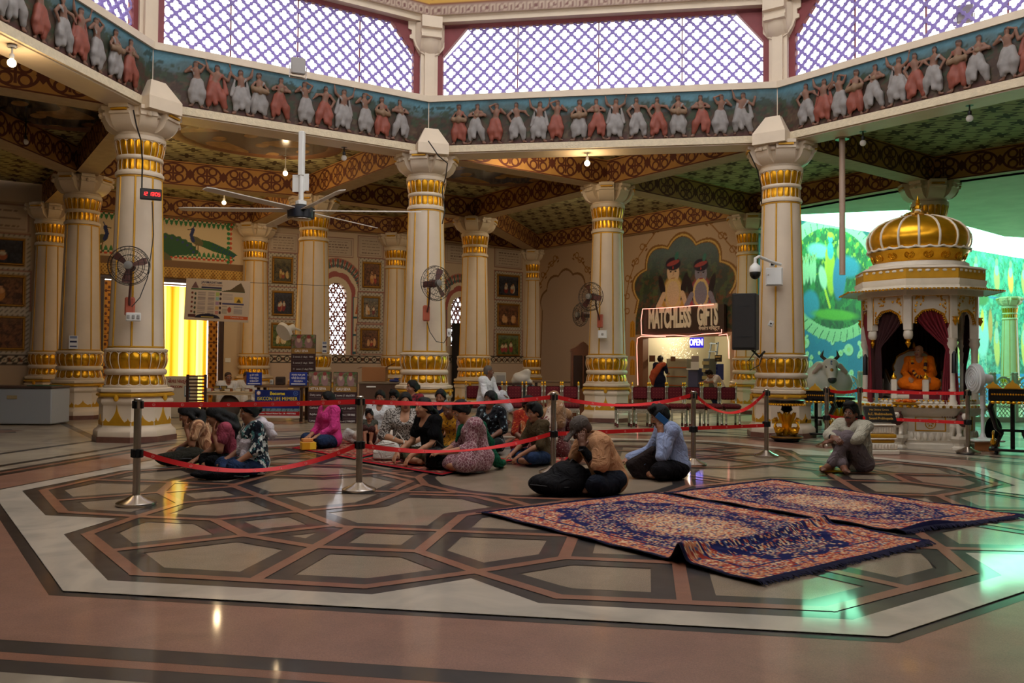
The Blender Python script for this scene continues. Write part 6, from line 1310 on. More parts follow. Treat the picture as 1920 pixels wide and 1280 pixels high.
m.build('room_shell', IR, SH, 0); SH['label'] = 'bright interior of the small shop'; m = MB(); m.box((sx0+.1, sz1/2, -.1), (.22, sz1, .24)); m.build('jamb', mat('jamb_brown', (110, 74, 50), .5), SH, 0)
def inshop(px_, py_, dz): return WE.px(px_, py_, dz)
def sbox(px0, py0, px1, py1, dz, th, m_, name, label, cat, group=None, extra=None):
 cx, cy, w, h = WE.rect(px0, py0, px1, py1, dz); ro = empty(name, mat=WE.at(cx, cy, dz), label=label, cat=cat, group=group); m = MB(); m.bbox((0, 0, -th/2), (w, h, th), min(.01, th*.3)); m.build('body', m_, ro, 0); return ro, w, h
WOOD = mat('shelf_wood', (150, 88, 44), .5); ro, w, h = sbox(1245, 652, 1315, 725, -3.2, .4, mat('shelf_back', (120, 84, 50), .6), 'display_shelf', 'wooden display shelf at the back of the shop', 'shelf'); m = MB()
for i in range(5): m.box((0, -h/2+.08+i*h*.23, .05), (w, .035, .22))
m.build('shelf_board', mat('shelf_orange', (176, 96, 40), .5), ro, 0)
rr = random.Random(5); cols = [(190, 60, 40), (220, 190, 120), (60, 80, 150), (200, 200, 190), (220, 150, 60), (80, 120, 80)]; it = None
for i in range(4):
 for k in range(9):
  cl = cols[rr.randrange(6)]; m = MB(); hh = rr.uniform(.08, .2); m.lathe([(.03, 0), (.045, .01), (.04, hh*.6), (.02, hh*.8), (.022, hh)], 8); o = m.build('figurine', mat('goods_%d' % cols.index(cl), cl, .4)); o.matrix_world = ro.matrix_basis @ Matrix.Translation((-w*.44+k*w*.11, -h/2+.1+i*h*.23, .14)) @ Matrix.Rotation(-pi/2, 4, 'X'); tag(o, 'small ornament displayed on the shop shelves', 'ornament', 'ornaments on the shop shelves')
ro, w, h = sbox(1249, 672, 1288, 728, -.9, .4, mat('glass_case', (150, 150, 130), .2), 'glass_counter', 'glazed counter behind the visitor in the orange shawl', 'counter'); m = MB()
for i in range(3): m.box((0, -h*.4+i*h*.3, .01), (w*.96, .03, .03))
m.build('shelf_edge', mat('shelf_orange', (176, 96, 40), .5), ro, 0)
ro, w, h = sbox(1290, 690, 1308, 728, -.5, .5, mat('counter_blue', (70, 76, 110), .5), 'till_counter', 'bluish till counter under the paper notice in the shop', 'counter'); m = MB(); m.box((0, h*.45, .02), (w*1.1, .04, .06)); m.build('edge', M_wht, ro, 0)
for (b_, lb, cl, nm) in (((1295, 678, 1310, 693), 'white paper notice hanging in the shop window', (206, 206, 196), 'paper_notice'), ((1296, 667, 1310, 678), 'grey card above the white paper notice', (140, 130, 120), 'card'), ((1217, 666, 1228, 678), 'small brown sign left of the shop visitor', (90, 60, 36), 'small_sign'), ((1257, 668, 1266, 677), 'small dark sign in the middle of the shop', (70, 40, 28), 'small_sign')):
 sbox(*b_, -.35, .02, mat(nm+lb[:5], cl, .6), nm, lb, 'sign')
ro, w, h = sbox(1340, 665, 1353, 678, -.2, .02, mat('entry_board', (40, 34, 24), .5), 'entry_sign', 'dark ENTRY sign at the right of the shop opening', 'sign'); text('ENTRY', h*.34, mat('sign_gold_l', (200, 170, 100), .5), ro, (0, h*.2, .004), bold=.004, sx=.9); text('GATE', h*.18, mat('sign_gold_l', (200, 170, 100), .5), ro, (0, -h*.22, .004))
ro, w, h = sbox(1324, 641, 1341, 676, -2.4, .1, mat('ladder_grey', (76, 88, 100), .4), 'step_ladder', 'grey step ladder leaning in the shop', 'ladder'); bpy.data.objects.remove(kids(ro)[0]); m = MB()
for s in (-1, 1): m.tube([(s*w*.36, h/2, -.2), (s*w*.5, -1.2, .1)], .03, 6)
m.build('rail', mat('ladder_grey', (76, 88, 100), .4), ro)
for i in range(5): m = MB(); m.box((0, h*.42-i*.26, -.15+i*.05), (w*(.72+.05*i), .04, .1)); m.build('step', mat('ladder_grey', (76, 88, 100), .4), ro, 0)
ro, w, h = sbox(1222, 646, 1255, 650, -2.2, .12, emat('tube_lamp', (235, 245, 255), 6.), 'tube_lamp', 'bright white tube lamp inside the shop', 'lamp'); m = MB(); m.box((0, .06, -.06), (w*1.05, .04, .16)); m.build('housing', M_wht, ro, 0)
m = MB(); rr = random.Random(2)
for i in range(260): q = inshop(rr.uniform(1224, 1300), rr.uniform(634, 676), -1.4); m.box((q[0], min(q[1], 2.55), -1.4+rr.uniform(-.3, .3)), (.014, .014, .014))
tag(m.build('fairy_lights', emat('fairy', (255, 226, 180), 3.), smooth=0, mw=WE.T), 'curtain of tiny fairy lights hanging in the shop', 'fairy lights', kind='stuff')
ro = empty('neon_sign', mat=WE.at(*inshop(1305, 642, -.1), -.1), label='blue neon OPEN sign hanging in the shop window', cat='sign'); text('OPEN', .27, emat('neon_blue', (150, 140, 255), 6.), ro, (0, 0, 0), ext=.01, bold=.003, sx=.72); m = MB(); m.bbox((0, .0, -.03), (.52, .3, .02), .02); m.build('backing', mat('neon_back', (30, 24, 110), .4, emit=(50, 40, 255), es=.5), ro, 0)
for (b_, lb, cl, nm, dz) in (((1333, 682, 1345, 712), 'bright blue plastic chair in the shop', (36, 60, 150), 'plastic_chair', -.9), ((1318, 672, 1330, 727), 'rack of small packets in the shop', (90, 100, 96), 'packet_rack', -.4)):
 ro, w, h = sbox(*b_, dz, .3, mat(nm, cl, .5), nm, lb, nm.split('_')[1]); m = MB()
 for i in range(4): m.box((0, -h*.4+i*h*.25, .02), (w*.95, h*.12, .06))
 m.build('packet' if 'rack' in nm else 'slat', mat(nm+'_b', (170, 160, 110) if 'rack' in nm else (46, 74, 170), .5), ro, 0)
for px_, py_, en, cl in ((1240, 650, 110, (1, .95, .85)), (1300, 650, 110, (1, .8, .55))):
 l = bpy.data.lights.new('shop_lamp', 'POINT'); l.energy = en; l.color = cl; l.shadow_soft_size = .15; o = bpy.data.objects.new('shop_lamp', l); COL.objects.link(o); q = inshop(px_, py_, -1.6); o.matrix_world = WE.at(q[0], 2.35, -1.6)
def cable(pts, label, r_c=.011):
 m = MB(); m.tube([atd(*q) for q in pts], r_c, 6); tag(m.build('cable', M_wire), label, 'cable', 'loose cables on the columns')
cable([(250, 206, 13.1), (256, 236, 13.2), (264, 262, 13.35), (267, 300, 13.52), (266, 352, 13.56)], 'black cable running down the left column to the digital clock'); cable([(285, 378, 13.55), (288, 440, 13.5), (277, 520, 13.45), (262, 558, 13.4), (247, 575, 13.3)], 'thin black cable between the clock and the orange fan bracket', .007)
cable([(803, 264, 15.85), (822, 292, 15.9), (839, 306, 16.0), (836, 330, 16.3), (829, 356, 16.4), (834, 396, 16.4), (829, 420, 16.4)], 'grey cable looping off the capital of the column above the seated women'); cable([(801, 604, 16.2), (806, 622, 16.25), (818, 640, 16.25), (832, 643, 16.2), (840, 630, 16.2)], 'thin cable sagging from the fan bracket to the socket box', .007)
cable([(1404, 284, 14.9), (1420, 318, 15.0), (1427, 350, 15.2), (1428, 382, 15.3)], 'pale cable dropping beside the capital of the loudspeaker column'); cable([(1418, 656, 14.9), (1404, 676, 14.8), (1406, 694, 14.8), (1424, 684, 14.85), (1430, 664, 14.9)], 'black cable loop hanging below the loudspeaker', .009)
# ================================================================== marble shrine with gold dome, statue, cow and the tables round it
SHC = atd(1722, 700, 14.35); SHX, SHY = float(SHC[0]), float(SHC[1]); SF = facing(SHC, 12.5)
M_marb = mat('carved_marble', (222, 210, 190), .35, var=.08, vs=6)
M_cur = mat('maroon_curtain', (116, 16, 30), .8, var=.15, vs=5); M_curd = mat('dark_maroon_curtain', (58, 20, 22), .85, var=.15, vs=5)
shr = empty('shrine', (SHX, SHY, 0), SF, 'white marble shrine with golden ribbed dome and maroon curtains', 'shrine')
DZ = lambda P: [(r*.93, 3.0+(z-3.0)*.85) for r, z in P]
o8 = lambda r, z, ph=pi/8: [(r*cos(ph+pi/4*k), r*sin(ph+pi/4*k), z) for k in range(8)]
def octprof(m, prof, mi=0, c0_=True, c1_=True): m.rings([o8(r/cos(pi/8), z) for r, z in prof], mi, c0_, c1_)
def petalrow(m, r, z, h, n, mi, dz=1, w=None):
 for k in range(n):
  a = 2*pi*k/n; m.sph((r*cos(a), r*sin(a), z), (w or r*pi/n*.9, .03, h/2), 8, mi, Matrix.Rotation(a+pi/2, 3, 'Z'))
b = MB(); octprof(b, [(.9, 0), (.9, .07), (.86, .09), (.86, .11), (.88, .13)]); octprof(b, [(.84, .13), (.8, .26), (.78, .27), (.78, .52), (.82, .54), (.84, .55)])
b.build('base', M_marb, shr, 20); b = MB(); petalrow(b, .86, .19, .15, 56, 0); b.build('petal_frieze', M_marb, shr); b = MB(); octprof(b, [(.8, .5), (.9, .56), (.97, .64), (1.0, .655), (1.0, .69), (.97, .7)]); b.build('ledge', M_marb, shr, 20)
b = MB();
for k in range(64): a = 2*pi*(k+.5)/64; q = 1.0/cos(((a+pi/8) % (pi/4))-pi/8); b.sph((q*cos(a), q*sin(a), .67), (.05, .02, .025), 6, 0, Matrix.Rotation(a+pi/2+.5, 3, 'Z'))
b.build('gilded_moulding', M_gold, shr)
b = MB(); octprof(b, [(.86, .69), (.86, .70), (.8, .71), (.8, .75), (.82, .765)]); b.build('platform', M_marb, shr, 20); b = MB()
for k in range(72): a = 2*pi*(k+.5)/72; q = .82/cos(((a+pi/8) % (pi/4))-pi/8); b.sph((q*cos(a), q*sin(a), .758), .018, 6, 0)
b.build('gold_beading', M_gold, shr); b = MB(); petalrow(b, .83, .725, .06, 60, 0); b.build('platform_petals', M_marb, shr)
for k in range(8):
 th = -pi/2+pi/4*k; n = Vector((cos(th), sin(th), 0)); x = Vector((0, 0, 1)).cross(n); T = Matrix(((x.x, 0, n.x, n.x*.782), (x.y, 0, n.y, n.y*.782), (0, 1, 0, .39), (0, 0, 0, 1))); m = MB(); m.T = T
 for a_, b_, c_, d_2 in ((0, .11, .46, .018), (0, -.11, .46, .018), (-.22, 0, .018, .22), (.22, 0, .018, .22)): m.bbox((a_, b_, .005), (c_, d_2, .014), .004)
 m.tube([(.075*cos(g), .075*sin(g), .006) for g in np.linspace(0, 2*pi, 17)], .008, 5)
 for j in range(6): m.sph((.035*cos(j*pi/3), .035*sin(j*pi/3), .006), (.02, .012, .012), 6, 0, Matrix.Rotation(j*pi/3, 3, 'Z'))
 m.T = None; m.build('relief_panel', M_goldp, shr)
PR = .84
for k in range(8):
 a = pi/8+pi/4*k; x, y = PR*cos(a), PR*sin(a); m = MB()
 if k in (4, 5): m.lathe([(.02, 1.72), (.06, 1.75), (.075, 1.8), (.07, 1.86), (.05, 1.9)], 12, (x, y, 0))
 else: m.lathe([(.075, .68), (.08, .74), (.06, .78), (.055, .9), (.062, .93), (.052, .97), (.05, 1.5), (.058, 1.54), (.05, 1.57), (.06, 1.6), (.085, 1.66), (.07, 1.72), (.09, 1.76)], 14, (x, y, 0))
 m.bbox((x, y, 2.1 if k not in (4, 5) else 2.17), (.13, .13, .72 if k not in (4, 5) else .58), .012, 0, a); m.build('pillar' if k not in (4, 5) else 'hanging_block', M_marb, shr, 40)
 m = MB(); m.lathe([(.005, 1.6), (.02, 1.63), (.045, 1.68), (.025, 1.71), (.05, 1.74)], 10, (x*(1.0 if k in (4, 5) else 1.1), y*(1.0 if k in (4, 5) else 1.1), 0 if k in (4, 5) else .36)); m.build('pendant', M_gold, shr)
for k in range(8):
 th = -pi/2+pi/4*k; ap = PR*cos(pi/8)+.02; n = Vector((cos(th), sin(th), 0)); x = Vector((0, 0, 1)).cross(n); T = Matrix(((x.x, 0, n.x, n.x*ap), (x.y, 0, n.y, n.y*ap), (0, 1, 0, 0), (0, 0, 0, 1))); hw = .29; m = MB(); m.T = T; z0, z1 = 1.88, 2.46; N = 18; outer, inner_ = [], []
 for i in range(N+1):
  g = pi*i/N; r = .235*(1-.05*abs(sin(g*4.5))); inner_.append((r*cos(g), 2.0+r*.92*sin(g)))
  t = g; outer.append((hw*max(-1, min(1, 1.5*cos(g))), z1 if .2 < g/pi < .8 else (2.0+(z1-2.0)*min(1, 2.2*sin(g)))))
 R0 = [[(*p, z) for p in inner_] for z in (-.04, .03)]; Ro = [[(*p, z) for p in outer] for z in (-.04, .03)]; vs = R0[0]+R0[1]+Ro[0]+Ro[1]; n1 = N+1; fs = []
 for i in range(N): fs += [(n1+i, n1+i+1, 3*n1+i+1, 3*n1+i), (i+1, i, 2*n1+i, 2*n1+i+1), (i, i+1, n1+i+1, n1+i)]
 m.add(vs, fs, 0); m.T = None; ap_ = m.build('arch_panel', M_marb, shr, 0); m = MB(); m.T = T
 m.tube([(p[0]*1.04, 2.0+(p[1]-2.0)*1.04, .035) for p in inner_], .011, 5)
 for i in range(0, N+1): m.sph((inner_[i][0]*.95, 2+(inner_[i][1]-2)*.95, .02), .016, 6)
 m.bbox((-hw+.02, 2.2, .035), (.012, .45, .014), .003); m.bbox((hw-.02, 2.2, .035), (.012, .45, .014), .003); m.bbox((0, z1-.02, .035), (.54, .014, .014), .003)
 rr = random.Random(k)
 for sx in (-1, 1):
  for i in range(9): m.sph((sx*rr.uniform(.06, .24), rr.uniform(2.28, 2.43), .035), (.026, .014, .012), 6, 0, Matrix.Rotation(rr.uniform(0, 3), 3, 'Z'))
  for i in range(4): m.sph((sx*rr.uniform(.19, .24), rr.uniform(2.1, 2.3), .035), (.022, .014, .012), 6, 0, Matrix.Rotation(rr.uniform(0, 3), 3, 'Z'))
 m.T = None; m.build('gilt_carving', M_gold, ap_)
b = MB(); octprof(b, [(.83, 2.44), (.9, 2.45), (.9, 2.53), (.95, 2.56), (.95, 2.6)]); b.build('entablature', M_marb, shr, 20)
b = MB(); octprof(b, [(.9, 2.56), (1.17, 2.515), (1.185, 2.53), (1.18, 2.54), (.93, 2.565), (.9, 2.57)]); b.build('eave', M_marb, shr, 20); b = MB()
for k in range(120): a = 2*pi*(k+.5)/120; q = 1.185/cos(((a+pi/8) % (pi/4))-pi/8); b.bbox((q*cos(a), q*sin(a), 2.522), (.014, .045, .03), .004, 0, a)
b.build('eave_beading', M_gold, shr)
b = MB(); octprof(b, [(.9, 2.56), (.93, 2.6), (.95, 2.66), (.95, 2.7), (.91, 2.71)]); octprof(b, [(.91, 2.86), (.95, 2.88), (.88, 2.92), (.8, 2.93)]); b.build('cornice', M_marb, shr, 20); b = MB(); octprof(b, [(.92, 2.70), (.93, 2.72), (.93, 2.86), (.92, 2.87)]); o = b.build('gold_band', M_goldp, shr, 20); b = MB()
for k in range(48):
 a = 2*pi*(k+.5)/48; q = .935/cos(((a+pi/8) % (pi/4))-pi/8); b.sph((q*cos(a), q*sin(a), 2.835), (.04, .01, .022), 6, 0, Matrix.Rotation(a+pi/2, 3, 'Z'))
b.build('white_scallop', M_marb, o)
b = MB(); b.lathe(DZ([(.8, 2.88), (.84, 2.93), (.83, 3.0), (.79, 3.02)]), 48); b.build('drum_base', M_marb, shr); b = MB(); b.lathe(DZ([(.74, 3.0), (.72, 3.03), (.75, 3.1), (.81, 3.2), (.845, 3.25)]), 48, cap0=False, cap1=False)
for k in range(16):
 a = 2*pi*k/16
 for s_, w_ in ((1., .075), (.62, .05), (.3, .03)): b.tube([((.72+.004*s_)*cos(a+s_*.1*sin(g))*(1+.03*cos(g)), (.72+.004*s_)*sin(a+s_*.1*sin(g))*(1+.03*cos(g)), 3.11+.06*s_*cos(g)) for g in np.linspace(.4, 2*pi-.4, 12)], .01, 5)
b.build('drum', M_gold, shr, 40)
b = MB()
for k in range(24):
 a0_, a1_ = 2*pi*k/24, 2*pi*(k+1)/24; b.tube([(.795*cos(a0_+(a1_-a0_)*t), .795*sin(a0_+(a1_-a0_)*t), 3.235-.035*(1-abs(2*t-1))**.7+.02) for t in np.linspace(0, 1, 7)], .016, 6)
b.lathe(DZ([(.8, 3.26), (.86, 3.27), (.86, 3.29), (.8, 3.3)]), 48); b.build('scalloped_rim', M_marb, shr)
dp = [(.80, 3.28), (.845, 3.38), (.86, 3.48), (.85, 3.58), (.80, 3.69), (.71, 3.79), (.58, 3.87), (.43, 3.935), (.28, 3.975), (.16, 4.0)]; dp = DZ(dp)
b = MB(); b.lathe(dp, 64, cap0=False); b.build('dome', M_gold, shr, 80)
for k in range(16): a = 2*pi*(k+.5)/16; b = MB(); b.tube([((r+.004)*cos(a), (r+.004)*sin(a), z) for r, z in dp], [.019]*6+[.017, .015, .012, .01], 6); b.build('dome_rib', M_marb, shr)
b = MB()
for rr_, z, n_ in ((.25, 3.84, 12), (.17, 3.88, 10)): petalrow(b, rr_, z, .07, n_, 0, w=.06)
b.lathe([(.2, 3.82), (.2, 3.85), (.12, 3.9)], 20); b.build('crown_lotus', M_golddk, shr); b = MB(); b.lathe([(.11, 3.89), (.06, 3.92), (.04, 3.96)], 14); b.build('finial_base', M_marb, shr); b = MB(); b.lathe([(.03, 3.95), (.055, 3.98), (.05, 4.02), (.028, 4.04), (.045, 4.06), (.028, 4.09), (.034, 4.11), (.014, 4.15), (.004, 4.2)], 14); b.build('finial', M_gold, shr)
def drape(name, p0, p1, ztop, zbot, m_, tie=None, folds=9, depth_=.03, width2=.09, bot=None):
 nx, nz = folds*8, 26; U, V = np.meshgrid(np.linspace(0, 1, nx), np.linspace(0, 1, nz)); p0, p1 = np.array(p0), np.array(p1); d = p1-p0; L = np.linalg.norm(d); d = d/L; nrm_ = np.array([-d[1], d[0]]); Z = ztop+(zbot-ztop)*V
 if tie is None: s = U*L; w = np.ones_like(V)
 else:
  tz, ts = tie; t = (ztop-tz)/(ztop-zbot); w = np.where(V < t, 1-(1-width2/L)*np.clip(V/t, 0, 1)**1.5, width2/L+((bot or .22)/L-width2/L)*np.clip((V-t)/(1-t), 0, 1)**.6); c_ = np.where(V < t, .5+(ts-.5)*np.clip(V/t, 0, 1)**1.3, ts); s = (c_+(U-.5)*w)*L
 o_ = np.sin(U*folds*2*pi)*depth_*(.5+.5*V)*np.clip(w*1.3, .35, 1)
 P = p0[None, None]+d[None, None]*s[..., None]+nrm_[None, None]*o_[..., None]; return gridmesh(name, np.concatenate([P, Z[..., None]], 2), [m_], None, shr, .006)
ov = lambda k, r: (r*cos(pi/8+pi/4*k), r*sin(pi/8+pi/4*k))
for k in (0, 1, 2, 3): drape('back_curtain', ov(k, .74), ov((k+1) % 8, .74), 2.3, .72, M_curd, None, 8)
drape('side_curtain', ov(4, .8), ov(5, .8), 2.25, .6, M_curd, (1.62, .1), 6, .03, .1, .16); drape('front_curtain', ov(3, .88), ov(4, .88), 2.25, .42, M_cur, (1.55, .93), 7, .035, .1, .36)
drape('front_curtain', ov(5, .86), ov(6, .86), 2.28, .5, M_cur, (1.6, .94), 8, .035, .1, .3); drape('side_curtain', ov(7, .84), ov(0, .84), 2.25, .55, M_curd, (1.3, .95), 6, .03, .25, .3)
for (kk, t, zz) in ((3, .93, 1.25), (5, .94, 1.3)):
 p_ = np.array(ov(kk, .92)); q_ = np.array(ov(kk+1, .92)); c_ = (p_+(q_-p_)*t)*1.05; m = MB(); m.tube([(c_[0], c_[1], zz+.25), (c_[0], c_[1], zz+.2), (c_[0], c_[1], zz-.1)], [.012, .035, .04], 8); m.build('tassel', M_black, shr)
for k in range(2):
 th = SF-pi/2+(-.52, .42)[k]; c = np.array([SHX+.98*cos(th), SHY+.98*sin(th)]); r = empty('lion_statue', (c[0], c[1], 0), th+pi/2, ['brown maned marble lion under the ledge left of the flower panel', 'brown maned marble lion under the ledge right of the flower panel'][k], 'lion statue', 'lions under the shrine ledge')
 m = MB(); m.lathe([(.13, 0), (.13, .03), (.09, .06), (.09, .1), (.14, .16), (.15, .17), (.15, .21)], 8); m.build('pedestal', [M_marb], r, 20); f = Fig(); Lm = 0
 for x in (-.06, .06): f.cap((x, -.06, .22), (x, -.05, .4), .03, .04, 0); f.cap((x, -.09, .225), (x, -.05, .225), .028, .03, 0); f.cap((x, .1, .22), (x, .08, .36), .035, .05, 0)
 f.cap((0, -.03, .42), (0, .1, .40), .09, .08, 0, .03); f.ell((0, -.07, .47), (.1, .075, .115), 1, k=.02); f.ell((0, -.13, .52), (.058, .06, .06), 0, k=.01); f.ell((0, -.175, .5), (.035, .03, .026), 0, k=.01); f.ell((-.025, -.18, .535), (.009, .008, .009), 1, k=.003); f.ell((.025, -.18, .535), (.009, .008, .009), 1, k=.003); f.ell((0, -.2, .507), (.014, .008, .008), 1, k=.003); f.cap((-.02, -.195, .48), (.02, -.195, .48), .005, .005, 1, k=.003)
 for x in (-.06, .06): f.ell((x, -.1, .58), (.02, .015, .022), 1, k=.008)
 f.mesh('body', [M_marb, mat('lion_mane', (78, 36, 26), .6, var=.2, vs=20)], .009, r, .003, 60)
pp = gp(1659, 853); r = empty('marble_stand', pp, SF+.25, 'square marble and gold stand holding the black plaque', 'stand'); m = MB()
for d0_, z0_, z1_, mi in ((.46, 0, .07, 0), (.42, .07, .17, 0), (.36, .17, .22, 1), (.43, .22, .245, 0), (.4, .245, .3, 1), (.34, .3, .42, 0), (.4, .42, .45, 0)): m.bbox((0, .24, (z0_+z1_)/2), (d0_, d0_, z1_-z0_), .012, mi)
for k in range(9): m.sph((-.19+.047*k, .03, .12), (.022, .016, .045), 6, 0); m.sph((-.155+.039*k, .07, .36), (.018, .014, .05), 6, 0)
m.build('block', [M_marb, M_goldp], r, 20); r2 = empty('plaque', mat=r.matrix_basis @ Matrix.Translation((0, .1, .47)) @ Matrix.Rotation(radians(-28), 4, 'X'), label='black engraved plaque with gold lettering leaning on its stand', cat='plaque'); m = MB(); m.bbox((0, 0, .13), (.46, .025, .26), .006); m.build('slab', mat('plaque_black', (22, 18, 16), .3), r2, 0); GLt = mat('gold_lettering', (200, 150, 60), .4, metal=.4); tx('His Divine Grace', .042, GLt, r2, 0, -.0135, .2); tx('A.C. Bhaktivedanta', .055, GLt, r2, 0, -.0135, .13, sx=.86, bold=.001); tx('Swami Prabhupada', .055, GLt, r2, 0, -.0135, .06, sx=.86, bold=.001)
tr2 = np.array([SHX, SHY])+np.array([cos(SF-pi/2-.42), sin(SF-pi/2-.42)])*.92; r = empty('flower_tray', (tr2[0], tr2[1], .701), SF, 'golden tray of orange flowers on the shrine ledge', 'flower tray'); m = MB(); m.lathe([(.2, 0), (.21, .03), (.18, .03), (.17, .012)], 20); m.build('tray', M_goldp, r); m = MB(); rr = random.Random(8)
for i in range(22): a = rr.uniform(0, 6.28); q = rr.uniform(0, .15); m.sph((q*cos(a), q*sin(a), .035+rr.uniform(0, .03)), (.03, .03, .018), 7)
m.build('petals', mat('marigold', (226, 110, 20), .7), r); m = MB(); m.lathe([(.03, 0), (.022, .05), (.034, .1), (.03, .16)], 12); o = m.build('water_glass', mat('glass_pale', (180, 214, 206), .1, trans=.6), smooth=40); q = np.array([SHX, SHY])+np.array([cos(SF-pi/2-.95), sin(SF-pi/2-.95)])*.93; o.location = (q[0], q[1], .701); tag(o, 'small glass of water on the shrine ledge beside the left curtain', 'glass')
TH = empty('throne', (SHX, SHY, .768), SF, 'carved white throne with gold knobs inside the shrine', 'throne'); m = MB(); m.bbox((0, .0, .035), (.95, .8, .07), .02); m.build('seat', M_marb, TH, 20); m = MB(); m.bbox((0, -.02, .105), (.8, .68, .08), .03); m.build('cushion', M_cur, TH, 20)
for x, y in ((-.46, -.38), (.02, -.4), (.46, -.38), (-.46, .36), (.46, .36)): m = MB(); m.bbox((x, y, .16), (.09, .09, .32), .012); m.build('post', M_marb, TH, 20); m = MB(); m.lathe([(.03, .32), (.045, .345), (.035, .38), (.012, .4), (.004, .43)], 10, (x, y, 0)); m.build('knob', M_gold, TH)
for sx in (-1, 1):
 m = MB(); pf = [(-.36, .1), (-.36, .25), (-.25, .22), (-.1, .26), (.1, .36), (.3, .46), (.36, .46), (.36, .1)]; m.rings([[(sx*.46+e, y, z) for y, z in pf] for e in (-.025, .025)]); m.build('arm_panel', M_marb, TH, 20); m = MB(); m.tube([(sx*.46, y, z+.01) for y, z in pf[1:7]], .022, 8); m.build('arm_rail', M_golddk, TH)
m = MB(); P_ = [(-.3, .12), (.3, .12), (.32, .45)]+[(.33*(1+.06*abs(sin(g*4.5)))*cos(g), .5+.3*(1+.06*abs(sin(g*4.5)))*sin(g)) for g in np.linspace(.1, pi-.1, 28)]+[(-.32, .45)]; m.rings([[(x, y, z) for x, z in P_] for y in (.3, .36)]); m.build('backrest', M_marb, TH, 20); m = MB(); m.tube([(x, .3, z) for x, z in P_[2:]], .018, 6); m.lathe([(.03, .82), (.05, .86), (.03, .92), (.01, .96)], 10, (0, .33, 0)); m.build('gold_edge', M_gold, TH)
m = MB(); m.box((0, -.405, -.02), (.46, .02, .2)); o = m.build('front_cloth', mat('maroon_cloth', (110, 16, 30), .8), TH, 0); tx('|| हरे कृष्ण ||', .07, mat('silver_lettering', (190, 170, 160), .5), TH, -.05, -.42, -.05)
M_ebony = mat('black_lacquer', (18, 14, 14), .25)
def swan(m, c, rz, s=1., mi=0):
 R_ = Matrix.Rotation(rz, 3, 'Z'); q = lambda x, y, z: tuple(R_ @ Vector((x*s, y*s, z*s))+Vector(c)); m.sph(q(0, 0, .08), (.055*s, .085*s, .06*s), 10, mi, R_); m.tube([q(0, -.06, .09), q(0, -.1, .15), q(0, -.085, .2), q(0, -.05, .235), q(0, -.07, .27), q(0, -.1, .265)], [.03*s, .02*s, .017*s, .018*s, .024*s, .018*s], 8, mi); m.tube([q(0, -.1, .265), q(0, -.14, .25)], [.012*s, .003*s], 6, mi); m.tube([q(0, .06, .1), q(0, .14, .14)], [.03*s, .006*s], 6, mi)
def swantable(x, y, label):
 p = gp(x, y); r = empty('swan_pedestal', p+v3(0, .25, 0)*1., facing(p), label, 'pedestal table', 'gold swan pedestals'); r.location.z = 0; m = MB(); m.lathe([(.2, .0), (.22, .03), (.26, .05), (.27, .08), (.26, .1), (.2, .12)], 28); m.build('base', M_ebony, r, 40); m = MB(); m.lathe([(.262, .07), (.275, .075), (.275, .09), (.262, .095)], 28); m.build('base_rim', M_golddk, r); f = MB()
 for k in range(10): a = 2*pi*k/10; f.tube([(.04*cos(a), .04*sin(a), .12), (.06*cos(a), .06*sin(a), .3), (.12*cos(a), .12*sin(a), .45), (.15*cos(a), .15*sin(a), .5)], [.03, .028, .035, .008], 6)
 f.build('leaf_stem', M_gold, r)
 for k in range(4): w_ = MB(); swan(w_, (.17*cos(pi/2*k-pi/4), .17*sin(pi/2*k-pi/4), .1), pi/2*k-pi/4+pi/2, 1.05); w_.build('swan', M_gold, r)
 m = MB(); m.lathe([(.05, .5), (.1, .54), (.08, .6), (.26, .62), (.3, .65), (.3, .71), (.28, .72)], 28); m.build('top', M_ebony, r, 40); m = MB(); m.lathe([(.295, .63), (.31, .645), (.31, .66), (.295, .665)], 28)
 for k in range(40): a = 2*pi*k/40; m.sph((.3*cos(a), .3*sin(a), .635), .018, 6)
 m.build('gilt_rim', M_gold, r)
swantable(1484, 830, 'gold swan pedestal table at the foot of the loudspeaker column'); swantable(1583, 815, 'gold swan pedestal table hidden behind the moustached man')
